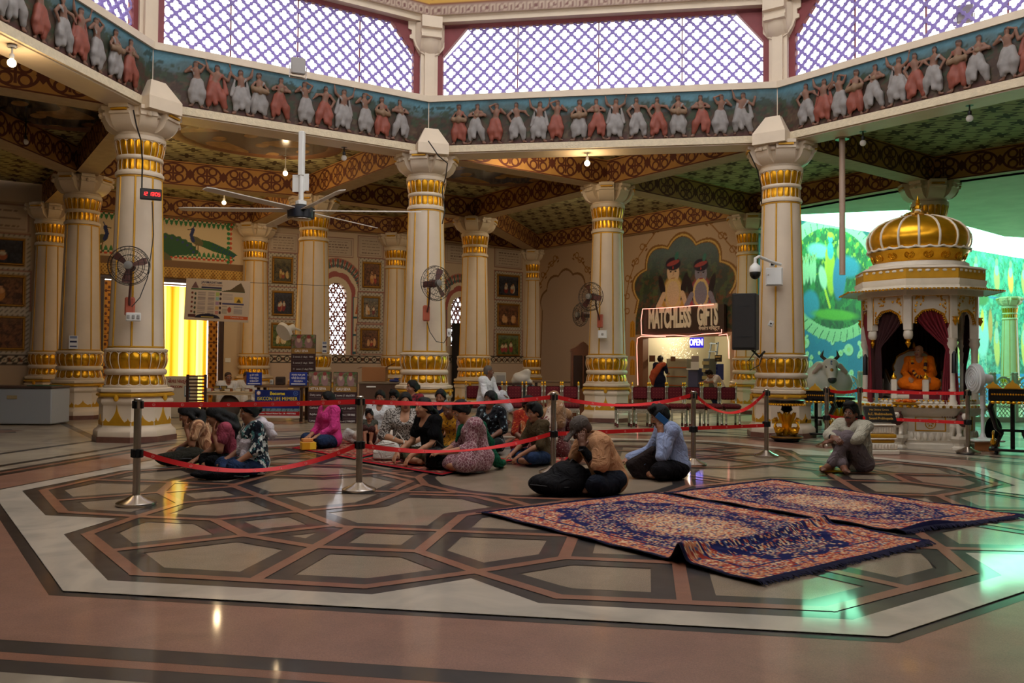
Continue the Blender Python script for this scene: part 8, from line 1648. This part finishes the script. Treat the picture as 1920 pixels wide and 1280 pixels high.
r, J = person(620, 840, -62, 'woman in bright pink kurta and jeans with long ponytail', dict(s=.97, lean=4, head=(-14, 6, 0), necklean=10, b=1.02, sk=1, hair=('pony', None, [(-.03, -.13, .05), (-.06, -.17, -.06), (-.08, -.18, -.2)]), arms={'L': ((-.23, .08, .3), (-.12, .3, .17), (.2, 1, -.4), (0, -.2, -1), .5), 'R': ((.23, .08, .3), (.1, .3, .17), (-.2, 1, -.4), (0, -.2, -1), .5)},
 clothes=[('kurta', mat('pink_cotton', (208, 64, 132), .85, var=.12), dict(sleeve=.8, skirt=.2, inf=.018, fold=.007)), ('trousers', denim, dict(inf=.016))]), z0=.03)
m = MB();
for i in range(10): m.sph((.012*(-1)**i*(1+i*.1), .155-.004*i, .47-.02*i), .009, 6)
m.build('embroidery', mat('gold_thread', (206, 150, 96), .6), r)
r, J = person(692, 836, -5, 'small child in grey vest sitting with knees up beside the barrier post', dict(s=.6, lean=2, head=(0, 0, 6), hsz=1.22, necklean=4, b=.95, sk=0, legs='kneesup', hair=('thick',), arms={'R': ((.2, .16, .3), (.1, .3, .4), (-.5, .8, -.2), (0, -.2, -1), .5), 'L': ((-.2, .16, .3), (-.12, .3, .38), (.5, .8, -.2), (0, -.2, -1), .5)}, clothes=[('shirt', mat('grey_vest', (76, 76, 66), .9, var=.2), dict(sleeve=.05)), ('trousers', mat('brown_shorts', (70, 44, 40), .9), dict(length=.0, inf=.02))]), z0=.03)
r, J = person(714, 832, -18, 'woman in white shirt with brown printed scarf behind the small child', dict(s=.97, lean=3, head=(10, 8, 4), necklean=8, b=1.0, sk=0, hair=('bun',), arms={'R': ((.25, .1, .3), (.2, .33, .2), (-.1, 1, -.2), (0, -.2, -1), .6), 'L': ((-.24, .1, .3), (-.1, .3, .22), (.3, 1, -.2), (0, -.2, -1), .6)}, clothes=[('shirt', mat('white_kurta', (206, 206, 204), .85), dict(sleeve=.62, inf=.02)), ('trousers', mat('cream_salwar', (196, 184, 170), .9), dict(wide=.02)), ('wrap', clothmat('brown_scarf', (96, 48, 40), (170, 130, 110), None, 40, .56), dict(name='scarf', pts=[(.1, .17, .28, .035), (.11, .16, .42, .035), (.11, .06, .58, .035), (0, -.05, .62, .04), (-.1, .05, .58, .03)]))]), z0=.03)
q = J['arm']['R'][1]; f = Fig(); f.box(q+V(-.02, .08, -.02), (.05, .025, .07), .012, 0, rotm(.3, .1)); f.cap(q+V(-.05, .08, .07), q+V(.0, .08, .09), .02, .02, 0, .02); f.cap(q+V(.0, .08, .07), q+V(.02, .08, .1), .02, .012, 0, .02)
pk = f.mesh('snack_packet', [mat('yellow_foil', (240, 200, 20), .35)], .008, None, .004, 30); pk.matrix_world = Matrix.Translation(r.location) @ Matrix.Rotation(r.rotation_euler.z, 4, 'Z') @ Matrix.Scale(.97, 4); tag(pk, 'yellow foil snack packet held before the woman in white', 'packet')
r, J = person(741, 825, -12, 'person mostly hidden, dark hair showing behind the woman in the grey print', dict(s=.95, lean=8, head=(-8, 14, 0), sk=0, b=.95, hair=('thick',), clothes=[('shirt', mat('dull_brown_shirt', (80, 56, 44), .9), dict(sleeve=.5)), ('trousers', blackc, {})], vox=.011), z0=.03)
r, J = person(760, 860, -4, 'woman in grey speckled blouse looking straight out, white bag at her feet', dict(s=1.02, lean=8, head=(4, 4, 3), necklean=10, b=1.16, sk=1, hair=('pony', None, [(.08, -.06, .02), (.12, -.02, -.1), (.13, .0, -.22)]), arms={'R': ((.29, .1, .28), (.05, .3, .22), (-1, .25, 0), (0, -.3, -1), .5), 'L': ((-.29, .1, .28), (-.09, .28, .20), (.8, .6, -.1), (0, -.3, -1), .5)}, clothes=[('shirt', clothmat('grey_speckle', (74, 66, 60), (186, 178, 168), None, 60, .5), dict(sleeve=.62, neck=.05, inf=.016)), ('trousers', clothmat('grey_speckle', (74, 66, 60)), dict(wide=.02)), ]), z0=.035)
r, J = person(814, 872, -52, 'young woman in black tee facing left with her arms on her knees', dict(s=1.0, lean=14, head=(-6, 0, 0), necklean=26, b=.95, sk=1, hair=('pony', None, [(0, -.13, .05), (-.02, -.17, -.06), (-.03, -.17, -.17)]), legs='cross', arms={'R': ((.2, .2, .27), (.2, .42, .14), (-.1, .7, -.8), (0, -1, -.3), .35), 'L': ((-.22, .2, .27), (-.12, .46, .12), (.1, .7, -.8), (0, -1, -.3), .35)}, clothes=[('shirt', blackc, dict(sleeve=.32, neck=.05, inf=.018)), ('trousers', mat('olive_trousers', (70, 72, 52), .9), dict(inf=.014))]), z0=.035)
bangle(r, J['arm']['R'][1]-V(0, .01, -.01), V(0, .7, -.6), .034, M_steel, 'watch', .007)
person(776, 812, -50, 'woman in green and red printed dress at the back, above the others', dict(s=1.08, lean=2, head=(-12, 4, 0), sk=0, b=.95, hair=('bun',), pel=(0, 0, .16), clothes=[('kurta', clothmat('red_print', (130, 36, 48), (40, 30, 34), None, 22, .58), dict(sleeve=.6)), ('wrap', mat('green_shawl', (26, 74, 54), .9), dict(name='shawl', pts=[(-.08, .16, .3, .06), (-.1, .1, .5, .06), (-.06, -.02, .62, .06), (.04, -.06, .6, .05)])), ('trousers', blackc, {})], vox=.011), z0=.005)
r, J = person(829, 832, -20, 'woman in navy with blue and white printed shawl down her back', dict(s=1.0, lean=6, head=(4, 10, 0), sk=0, b=1.02, hair=('bun',), clothes=[('kurta', mat('navy_kurta', (20, 24, 44), .9), dict(sleeve=.7)), ('trousers', blackc, {}), ('wrap', clothmat('blue_white_shawl', (190, 194, 206), (70, 84, 130), None, 26, .55), dict(name='shawl', pts=[(.02, -.1, .66, .06), (.1, -.12, .56, .09), (.16, -.1, .42, .09), (.2, -.04, .3, .06)])), ('wrap', clothmat('brown_print', (60, 52, 44), (150, 130, 104), None, 22, .55), dict(name='blouse_front', pts=[(-.1, .12, .5, .06), (-.1, .16, .36, .08), (-.08, .17, .24, .08)]))], vox=.01), z0=.03)
person(857, 853, -30, 'older woman in mustard blouse and pink scarf bending forward', dict(s=.94, lean=22, head=(-4, 26, 8), necklean=40, sk=2, b=.95, hair=('crop', M_hairg), clothes=[('kurta', clothmat('mustard_print', (186, 130, 24), (90, 56, 20), None, 34, .58), dict(sleeve=.6)), ('trousers', mat('green_salwar', (40, 70, 50), .9), {}), ('wrap', mat('pink_scarf', (196, 92, 100), .9), dict(name='scarf', pts=[(-.1, .0, .8 - .16, .035), (0, -.02, .70, .06), (.08, .0, .62, .05), (.14, .05, .5, .05)]))], vox=.01), z0=.03)
M_mauve = clothmat('mauve_print', (132, 84, 92), (190, 160, 160), None, 26, .06, kind='edge')
r, J = person(898, 885, -68, 'woman in mauve patterned kurta bending left, green scarf down her back', dict(s=1.02, lean=17, head=(-2, 34, 0), necklean=36, sk=1, b=1.0, hair=('bun',), arms={'L': ((-.22, .2, .27), (-.14, .46, .23), (.1, 1, .0), (.4, 0, -1), .3), 'R': ((.23, .16, .27), (.12, .42, .2), (-.1, 1, .0), (-.3, 0, -1), .35)}, clothes=[('dress', M_mauve, dict(sleeve=.66, inf=.02, fold=.008)), ('wrap', mat('green_chiffon', (20, 82, 58), .7), dict(name='scarf', pts=[(-.03, .3, .34, .03), (-.02, .24, .5, .04), (.02, .06, .58, .045), (.05, -.06, .5, .05), (.06, -.16, .3, .05), (.05, -.22, .1, .05), (.1, -.3, .03, .05), (.3, -.42, .02, .04)], fold=.008))]), z0=.035)
person(922, 849, -34, 'young woman in black floral top with long dark hair behind the mauve kurta', dict(s=1.02, lean=2, head=(-8, 6, 0), necklean=8, sk=2, b=.95, eyes=False, hair=('pony', None, [(.05, -.08, .02), (.07, -.06, -.12), (.08, -.04, -.24)]), arms={'R': ((.25, .1, .3), (.1, .34, .16), (-.2, 1, -.2), (0, -.2, -1), .5)}, clothes=[('kurta', clothmat('black_floral', (16, 17, 22), (120, 140, 146), None, 18, .6), dict(sleeve=.62)), ('trousers', mat('dark_green_salwar', (24, 36, 32), .9), {})], vox=.01), z0=.03)
pc = gp(905, 800)+v3(.02, .12, 0); person(0, 0, 58, 'man in white shirt and pale trousers on the maroon chairs, legs crossed', dict(s=1.0, lean=8, head=(38, 2, 0), necklean=12, male=True, sk=2, b=.94, pel=(0, 0, .52), legs='chair', legpts={'R': ((.09, .02, 0), (.04, .45, .13), (-.03, .62, -.2), (-.06, .78, -.28)), 'L': ((-.09, .02, 0), (-.07, .45, .03), (-.06, .42, -.36), (-.08, .6, -.435))}, hair=('crop', M_hairg), arms={'R': ((.22, .15, .66), (.1, .45, .67), (-.3, 1, -.2), (0, 0, -1), .3), 'L': ((-.22, .17, .66), (-.02, .42, .68), (.5, 1, -.2), (0, 0, -1), .3)}, clothes=[('shirt', mat('white_shirt', (214, 214, 216), .8), dict(sleeve=.96, inf=.018, fold=.007)), ('trousers', mat('pale_trousers', (186, 186, 192), .85), dict(length=.8, wide=.03))]), 'visitors sitting in the hall', 0., at=pc)
person(986, 846, 22, 'woman in red orange dress with gold border, looking right', dict(s=.97, lean=6, head=(8, 8, -4), sk=2, b=.95, hair=('bun',), arms={'R': ((.24, .12, .3), (.12, .36, .16), (-.1, 1, -.2), (0, -.2, -1), .5)}, clothes=[('kurta', clothmat('red_orange', (150, 40, 22), (190, 100, 40), None, 30, .6), dict(sleeve=.5)), ('trousers', mat('red_salwar', (130, 26, 26), .9), {}), ('wrap', clothmat('orange_border', (190, 104, 60), (206, 160, 110), None, 26, .55), dict(name='scarf', pts=[(.1, .17, .24, .035), (.1, .14, .44, .04), (.1, .02, .6, .04), (0, -.06, .62, .04), (-.09, .04, .58, .035), (-.08, .15, .44, .03)]))], vox=.01), z0=.005)
r, J = person(1017, 872, -62, 'boy in olive shirt and jeans turning his head, beside the barrier post', dict(s=.9, lean=10, head=(8, 8, 0), necklean=18, male=True, sk=0, b=.92, hsz=1.04, hair=('thick',), arms={'R': ((.2, .2, .28), (.12, .44, .12), (-.1, .9, -.5), (0, -.6, -.8), .4), 'L': ((-.22, .16, .28), (-.14, .42, .14), (.1, .9, -.5), (0, -.6, -.8), .4)}, clothes=[('shirt', mat('olive_shirt', (74, 60, 40), .9, var=.12), dict(sleeve=.55, inf=.02, fold=.008)), ('trousers', denim, dict(inf=.016))]), z0=.03)
person(1040, 858, 205, 'woman seen from behind in beige headscarf and long floral shawl', dict(s=1.06, lean=4, head=(24, 6, 0), sk=1, b=1.0, hair=None, clothes=[('dress', clothmat('maroon_dots', (96, 44, 44), (180, 150, 140), None, 60, .62), dict(sleeve=.9)), ('veil', clothmat('beige_veil', (150, 112, 78), (190, 160, 140), None, 14, .62), dict(name='headscarf')), ('wrap', clothmat('floral_shawl', (186, 166, 148), (120, 56, 56), None, 24, .6), dict(name='shawl', pts=[(-.1, -.08, .62, .06), (-.14, -.14, .45, .09), (-.16, -.16, .25, .1), (-.18, -.18, .08, .1)]))], vox=.01), z0=.005)
TEE = mat('tan_tee', (184, 136, 98), .85, var=.06)
r, J = person(1143, 925, -62, 'man in tan tee, black sleeves and grey cap resting his head on his hand', dict(s=1.0, lean=26, head=(-10, 36, 0), necklean=50, male=True, sk=2, b=1.1, arms={'L': ((-.25, .25, .27), (-.125, .37, .465), (.1, .02, 1), (.9, -.5, .1), .22), 'R': ((.30, .27, .28), (.27, .56, .16), (.1, 1, -.35), (-.2, -.1, -1), .6)}, legpts={}, clothes=[('shirt', TEE, dict(sleeve=.4, inf=.024, fold=.008, hem=.02)), ('sleeves', blackc, dict(fold=.0)), ('trousers', denimd, dict(inf=.02, fold=.008)), ('cap', mat('grey_cap', (92, 84, 78), .9), dict(vox=.007))], hair=('crop', M_stub), vox=.0075), z0=.016)
bangle(r, J['arm']['L'][1]-V(0, 0, .02), V(.1, .1, 1), .036, M_black, 'watch', .009); bangle(r, J['arm']['R'][1]-V(0, .03, -.01), V(0, 1, -.3), .036, M_steel, 'watch', .008)
BSH = clothmat('light_blue_shirt', (140, 152, 184), None, None, 12, .5, c0v=.06)
r, J = person(1268, 897, -70, 'man in light blue shirt and dark trousers holding a phone to his ear', dict(s=1.0, lean=15, head=(-6, 22, 0), necklean=32, male=True, sk=0, b=1.0, beard='moustache', hair=('thick',), arms={'L': ((-.22, .25, .26), (-.105, .22, .50), (.1, .1, 1), (.9, -.3, 0), .35), 'R': ((.27, .22, .28), (.24, .5, .18), (0, 1, -.35), (0, -.2, -1), .5)}, clothes=[('shirt', BSH, dict(sleeve=.96, inf=.018, fold=.008, hem=.03)), ('trousers', mat('black_trousers', (20, 18, 22), .85), dict(inf=.02))], vox=.0075), z0=.016)
P_ = lambda x, y, z: J['hc']+J['Rh']@V(x, y, z)
ph = MB(); ph.bbox((0, 0, 0), (.012, .075, .15), .005); o = ph.build('phone', mat('blue_phone', (40, 84, 130), .3), smooth=0); Mx = Matrix.Translation(r.location) @ Matrix.Rotation(r.rotation_euler.z, 4, 'Z') @ Matrix.Translation(Vector(P_(-.098, .0, -.02))) @ Matrix([list(q)+[0] for q in (J['Rh']@rotm(.1, -.5, 0))]+[[0, 0, 0, 1]]); o.matrix_world = Mx; tag(o, 'blue phone held to the ear of the man in the blue shirt', 'phone')
m = MB(); m.tube([(.15*cos(g)+.0, .0+.135*sin(g), .2) for g in np.linspace(0, 2*pi, 25)], .018, 6); m.build('belt', mat('leather_belt', (50, 32, 28), .5), r)
CSH = clothmat('striped_cream_shirt', (186, 178, 156), (150, 146, 130), None, 26, .62, kind='stripe')
r, J = person(1612, 884, -38, 'moustached man in pale striped shirt and grey trousers hugging his knees', dict(s=1.0, lean=14, head=(16, 2, 0), necklean=18, male=True, sk=2, b=1.0, beard='moustache', legs='kneesup', legpts={'R': ((.09, .03, .1), (.07, .34, .40), (-.1, .42, .07), (-.26, .56, .035)), 'L': ((-.09, .03, .1), (-.1, .34, .42), (.04, .5, .075), (.02, .69, .035))}, hair=('thick',), arms={'R': ((.24, .27, .43), (.02, .46, .42), (-1, .3, -.2), (0, -.6, -.8), .5), 'L': ((-.22, .3, .43), (.02, .48, .38), (.9, .4, -.25), (-.1, -.6, -.8), .6)}, clothes=[('shirt', CSH, dict(sleeve=.93, inf=.02, fold=.008)), ('trousers', mat('grey_trousers', (108, 96, 98), .85), dict(inf=.02, length=.86))], vox=.008), z0=.016)
bangle(r, J['arm']['R'][1]+V(.03, -.01, 0), V(-1, .3, 0), .034, M_black, 'watch', .008)
WKUR = mat('white_monk_kurta', (216, 210, 204), .85)
for x, dp, tn, lab, hd in ((425, 19.3, 18, 'bald elderly man in glasses and white shirt behind the book table', (0, 6, 0)), (461, 20.4, 10, 'white clad man half hidden behind the left blue notice', (10, 4, 0))):
 q = atd(x, 720, dp); q[2] = 0; r, J = person(0, 0, tn, lab, dict(s=.98, lean=6, male=True, sk=0, head=hd, pel=(0, 0, .34), b=.98, legs='chair', clothes=[('shirt', WKUR, dict(sleeve=.7, inf=.02)), ('trousers', WKUR, dict(wide=.02))], hair=('crop', M_stub), vox=.012), 'two men at the book table', 0., at=q)
 if x == 425:
  g = MB(); P_ = lambda x_, y_, z_: J['hc']+J['Rh']@V(x_, y_, z_)
  for s_ in (-1, 1): g.tube([P_(s_*.034+.022*cos(a), .097, .0+.018*sin(a)) for a in np.linspace(0, 2*pi, 13)], .003, 5); g.tube([P_(s_*.056, .097, .004), P_(s_*.078, .0, .004)], .003, 5)
  g.build('glasses', M_black, r)
q = atd(1236, 720, depth([*(WE.T @ Vector((WE.px(1236, 700)[0], 0, -.45)))])); q[2] = 0
r, J = person(0, 0, 150, 'visitor in orange shawl and dark dress standing in the shop with back turned', dict(s=.98, lean=4, sk=0, b=1.0, pel=(0, 0, .86), legs='chair', legpts={'R': ((.09, 0, 0), (.09, .03, -.4), (.09, .0, -.78), (.1, .16, -.83)), 'L': ((-.09, 0, 0), (-.09, .03, -.4), (-.09, .0, -.78), (-.1, .16, -.83))}, arms={k: ((.24*x, .05, 1.08), (.16*x, .24, 1.06), (-.2*x, 1, 0), (0, 0, -1), .5) for k, x in (('R', 1), ('L', -1))}, hair=('bun',), clothes=[('kurta', mat('navy_sari', (26, 30, 52), .85), dict(sleeve=.5)), ('trousers', mat('navy_sari', (26, 30, 52)), dict(wide=.06)), ('wrap', mat('orange_shawl', (176, 84, 56), .85), dict(name='shawl', pts=[(.18, -.02, 1.33, .06), (.06, -.12, 1.24, .1), (-.06, -.15, 1.08, .12), (-.14, -.12, .9, .11), (-.18, -.08, .72, .07)]))], vox=.012), 'people inside the shop', 0., at=q)
q = atd(1352, 720, depth([*(WE.T @ Vector((WE.px(1352, 700)[0], 0, -.5)))])); q[2] = 0
person(0, 0, -60, 'shop keeper with black hair bending over the counter at right', dict(s=.95, lean=34, male=True, sk=0, b=1.0, pel=(0, 0, .62), legs='chair', legpts={'R': ((.09, 0, 0), (.1, .2, -.25), (.1, .1, -.55), (.1, .26, -.59)), 'L': ((-.09, 0, 0), (-.1, .2, -.25), (-.1, .1, -.55), (-.1, .26, -.59))}, arms={k: ((.24*x, .35, .86), (.14*x, .55, .84), (-.2*x, 1, 0), (0, 0, -1), .5) for k, x in (('R', 1), ('L', -1))}, head=(0, 40, 0), necklean=60, hair=('thick',), clothes=[('shirt', WKUR, dict(sleeve=.5)), ('trousers', denim, {})], vox=.013), 'people inside the shop', 0., at=q)
q = atd(988, 720, 21.6); q[2] = 0
r, J = person(0, 0, -20, 'person in pale blue top behind the maroon chairs, face turned away', dict(s=.95, lean=14, sk=0, b=1.0, head=(60, 20, 0), pel=(0, 0, .3), legs='chair', hair=('thick',), clothes=[('shirt', mat('pale_blue_top', (110, 140, 150), .9), dict(sleeve=.5)), ('trousers', blackc, {})], vox=.013), 'people at the back tables', 0., at=q)
q = atd(979, 720, 21.0)+V(0, 0, 0); f = Fig(); f.ell((0, 0, .14), (.2, .16, .13), 0); f.cap((-.1, 0, .2), (.12, .02, .26), .1, .08, 0, .06); f.cap((-.2, 0, .05), (.2, 0, .05), .06, .06, 0, .05); sk_ = f.mesh('white_sack', [mat('sack_white', (200, 196, 190), .9)], .016, None, .014, 16, clipz=0); sk_.location = (q[0], q[1], .0); sk_.location.z = .8; tag(sk_, 'crumpled white sack near the person in pale blue', 'sack'); st = empty('small_stand', (q[0], q[1], 0), AL, 'low stand carrying the crumpled white sack', 'stand'); m = MB(); m.box((0, 0, .78), (.5, .4, .04)); m.build('board', M_dark, st, 0)
for sx in (-1, 1):
 m = MB(); m.box((sx*.21, 0, .38), (.04, .36, .76)); m.build('leg', M_dark, st, 0)
OR = mat('saffron_robe', (232, 112, 14), .75, var=.12, vs=4)
r, J = person(0, 0, 0, 'life sized seated statue in saffron robes with marigold garlands inside the shrine', dict(s=.88, lean=2, male=True, sk=1, b=1.0, head=(-26, 2, 0), necklean=6, legs='cross', clothes=[('dress', OR, dict(sleeve=.95, inf=.022, fold=.008)), ('wrap', OR, dict(name='robe_fold', pts=[(.14, .02, .56, .07), (.1, .12, .4, .08), (-.1, .16, .26, .08), (-.3, .2, .12, .07)]))], hair=None, vox=.009), 'shrine figures', z0=.915, at=(SHX, SHY, 0), cat='statue', rootname='seated_statue'); r.rotation_euler.z = SF+pi+radians(-10); r.location = tuple(Vector((SHX, SHY, .915))+Matrix.Rotation(SF, 3, 'Z') @ Vector((0, -.02, 0)))
for i, (w_, z_) in enumerate(((.12, .26), )):
 g = [MB(), MB()]
 for k in range(34):
  t = k/33; a = pi*t; side_ = cos(a); x = .115*side_*(1-.0); z = .60-.36*sin(a)**.7; y = .08+.135*sin(a)**.5
  g[k//2 % 2].sph((x, y, z), .034, 8)
 gr = g[0].build('marigold_garland', mat('marigold_yellow', (226, 150, 20), .8), r); g[1].build('dark_garland', mat('garland_dark', (60, 24, 30), .8), r)
BK = mat('bag_black', (16, 15, 18), .7)
def bag(px, py, turn, label, prims, m, fold=.01, cat='bag', name='backpack', group=None, z0=.016, vox=.011, extra_=None):
 p = gp(px, py); d = CAM[:2]-p[:2]; r = empty(name, (p[0], p[1], z0), atan2(d[1], d[0])+pi/2+radians(turn), label, cat, group); f = Fig()
 for q in prims:
  if q[0] == 'e': f.ell(q[1], q[2], 0, q[3] if len(q) > 3 else None, .05)
  elif q[0] == 'c': f.cap(q[1], q[2], q[3], q[4], 0, .05)
  else: f.box(q[1], q[2], q[3], 0, q[4] if len(q) > 4 else None, .03)
 crease(m); f.mesh('body', [m], vox, r, fold, 17, int(px), clipz=0)
 for nm, path, rad, mm in (extra_ or []): t = MB(); t.tube(path, rad, 6); t.build(nm, mm, r)
 return r
bag(1042, 929, 0, 'big black backpack lying in front of the man in the cap', [('e', (0, 0, .1), (.27, .17, .12)), ('c', (-.1, .0, .1), (.2, .05, .16), .12, .14), ('e', (.1, .05, .2), (.15, .13, .1))], mat('backpack_black', (24, 23, 25), .75, bump=.5, bs=18), .022, extra_=[('zip', [(-.25, -.08, .1), (-.1, -.165, .1), (.1, -.165, .09), (.24, -.1, .1)], .006, M_black), ('handle', [(.1, .0, .28), (.16, .02, .34), (.22, .04, .29)], .012, M_black)])
bag(1214, 898, 0, 'dark brown shoulder bag resting against the man in the blue shirt', [('b', (0, .0, .13), (.16, .05, .12), .04, rotm(0, .1, -.6)), ('e', (.06, .0, .2), (.1, .06, .12))], mat('bag_darkbrown', (34, 25, 24), .7), .007, cat='bag', name='shoulder_bag', extra_=[('strap', [(.08, -.04, .3), (.14, -.08, .2), (.1, -.1, .05)], .01, M_black), ('zip', [(-.16, -.06, .06), (-.03, -.085, .16), (.1, -.06, .28)], .006, mat('zip_blue', (70, 100, 130), .5))])
bag(335, 874, 0, 'dark olive backpack lying before the leftmost girl', [('e', (0, 0, .09), (.28, .16, .1)), ('e', (.15, .02, .12), (.16, .15, .09))], mat('bag_olive', (40, 38, 30), .8), .01, extra_=[('zip', [(-.26, -.06, .08), (-.1, -.15, .09), (.15, -.15, .09)], .006, M_black)])
bag(402, 899, 0, 'flat black backpack on the floor before the girl with the white scarf', [('e', (0, 0, .05), (.26, .14, .06)), ('e', (.1, 0, .06), (.16, .13, .06))], BK, .008, extra_=[('strap', [(.2, -.1, .03), (.3, -.14, .02), (.36, -.06, .02)], .01, M_black)])
CB = mat('white_handbag', (206, 200, 188), .5); bag(722, 866, 0, 'white handbag with flap and straps on the red rug', [('b', (0, 0, .06), (.13, .05, .03), .035), ('b', (.02, .01, .13), (.11, .045, .02), .03, rotm(0, 0, .12)), ('b', (.05, .01, .19), (.085, .035, .015), .025, rotm(0, 0, .25)), ('e', (.14, -.02, .09), (.07, .07, .09))], CB, .006, cat='handbag', name='handbag', z0=.04, extra_=[('flap', [(-.12, -.08, .19), (0, -.09, .2), (.12, -.09, .22)], .014, CB), ('strap', [(.1, .0, .26), (.16, .02, .34), (.24, -.02, .24), (.25, -.06, .1)], .009, CB)])
bag(818, 884, 0, 'shiny black handbag before the black tee woman', [('b', (0, 0, .11), (.09, .05, .08), .04, rotm(0, 0, .15)), ('e', (.02, 0, .2), (.09, .06, .06))], mat('patent_black', (10, 10, 11), .25), .006, cat='handbag', name='handbag', z0=.04, extra_=[('handle', [(-.06, 0, .24), (0, .0, .33), (.08, 0, .25)], .01, M_black)])
bag(768, 872, 0, 'mauve cloth pouch under the hands of the black tee woman', [('b', (0, 0, .06), (.09, .03, .04), .025, rotm(.2, 0, .1))], mat('mauve_pouch', (124, 92, 112), .8), .005, cat='pouch', name='pouch', z0=.04)
bag(662, 834, 0, 'white carrier bag and papers beside the pink kurta woman', [('b', (0, .05, .09), (.13, .02, .06), .03, rotm(.2, .5, .5)), ('b', (.1, .02, .05), (.1, .05, .02), .025, rotm(.5, .1, -.3))], mat('carrier_white', (200, 198, 192), .6), .01, cat='bag', name='carrier_bag', z0=.03)
p = gp(577, 846); r = empty('gift_bag', (p[0], p[1], .03), facing(p, 12), 'yellow and gold sweet box with an orange box on top, on the rug', 'box'); m = MB(); m.bbox((0, 0, .055), (.2, .15, .11), .006); m.build('lower_box', mat('sweetbox_yellow', (214, 150, 20), .4), r, 0); m = MB(); m.box((.06, -.077, .055), (.09, .004, .1)); m.build('printed_panel', mat('sweetbox_gold', (240, 196, 50), .4), r, 0); m = MB(); m.bbox((-.01, 0, .135), (.15, .11, .045), .006); m.build('upper_box', mat('sweetbox_orange', (216, 140, 70), .5), r, 0)
p = gp(1562, 886); f = Fig(); f.box((0, 0, .02), (.13, .06, .006), .012, 0, rotm(.2, .12, .05)); f.box((-.03, .02, .05), (.05, .05, .005), .012, 0, rotm(.2, -.5, -.4)); o = f.mesh('yellow_paper_bag', [mat('yellow_paper', (240, 196, 16), .5)], .009, None, .006, 24, clipz=0); o.location = (p[0], p[1], .014); o.rotation_euler = (0, 0, facing(p)); tag(o, 'crumpled yellow paper bag at the feet of the moustached man', 'paper bag')
# ================================================================== daylight, lamps, render look
w = bpy.data.worlds.new('sky'); SC.world = w; w.use_nodes = True
bg = w.node_tree.nodes['Background']; bg.inputs[0].default_value = (.93, .95, 1.0, 1); bg.inputs[1].default_value = 4.0
ld = bpy.data.lights.new('doorway_daylight', 'AREA'); ld.shape = 'RECTANGLE'; ld.size = 3.2; ld.size_y = 3.; ld.energy = 75; ld.color = (1, .96, .88)
lo = bpy.data.objects.new('doorway_daylight', ld); COL.objects.link(lo); lo.matrix_world = WB.at((dx0+dx1)/2, 1.7, -1.6) @ Matrix.Rotation(pi, 4, 'Y')
TL = emat('tube_glow', (255, 226, 180), 6.)
def tube_lamp(p, q, t, side, label, en=60, col=(1, .8, .55)):  # hidden tubes added to lift the aisle light; the peacock bay one is inferred
 p, q = np.array(p), np.array(q); d = (q-p)/np.linalg.norm(q-p); n = np.array([-d[1], d[0]])*side; c = p+(q-p)*t+n*.27; root = empty('tube_lamp', (c[0], c[1], 5.6), atan2(d[1], d[0]), label, 'tube lamp', 'tube lamps behind the beams'); m = MB(); m.tube([(-.6, 0, 0), (.6, 0, 0)], .018, 8); m.build('tube', TL, root); m = MB(); m.box((0, -.03*side, 0), (1.26, .03, .06)); m.build('batten', M_wht, root, 0)
 l = bpy.data.lights.new('aisle_fill_light', 'AREA'); l.shape = 'RECTANGLE'; l.size = 1.2; l.size_y = .08; l.energy = en*.2; l.color = col; o = bpy.data.objects.new('aisle_fill_light', l); COL.objects.link(o); z = Vector((-n[0], -n[1], .75)).normalized(); x = Vector((d[0], d[1], 0)); y = z.cross(x); e = c+n*.05; o.matrix_world = Matrix(((x.x, y.x, z.x, e[0]), (x.y, y.y, z.y, e[1]), (x.z, y.z, z.z, 5.58), (0, 0, 0, 1)))
tube_lamp(V1, V2, .5, 1, 'tube lamp behind the ring beam over the peacock bay', 150, (1, .72, .42)); tube_lamp(V2, V3, .3, 1, 'added unseen tube lamp behind the ring beam over the middle bay', 110); tube_lamp(A2, A1, .5, 1, 'added unseen tube lamp behind the beam over the price boards', 130); tube_lamp(A0, A1, .6, -1, 'added unseen tube lamp behind the beam over the maroon chairs', 180); tube_lamp(A0, P5, .4, 1, 'added unseen tube lamp behind the beam before the shop mural', 330); tube_lamp(V1, A3, .6, -1, 'added unseen tube lamp behind the beam over the freezer', 110, (1, .72, .42)); tube_lamp(A3, A2, .6, 1, 'added unseen tube lamp behind the beam before the peacock panel', 130, (1, .72, .42))
SC.view_settings.view_transform = 'Standard'; SC.view_settings.look = 'None'; SC.view_settings.gamma = 1; SC.view_settings.exposure = 0.; SC.view_settings.use_curve_mapping = False
try:
 SC.cycles.use_denoising = True; SC.cycles.max_bounces = 6; SC.cycles.diffuse_bounces = 3; SC.cycles.use_adaptive_sampling = True; SC.cycles.adaptive_threshold = .03; SC.cycles.adaptive_min_samples = 12; SC.cycles.glossy_bounces = 3; SC.cycles.transmission_bounces = 4; SC.cycles.sample_clamp_indirect = 4.
except Exception: pass
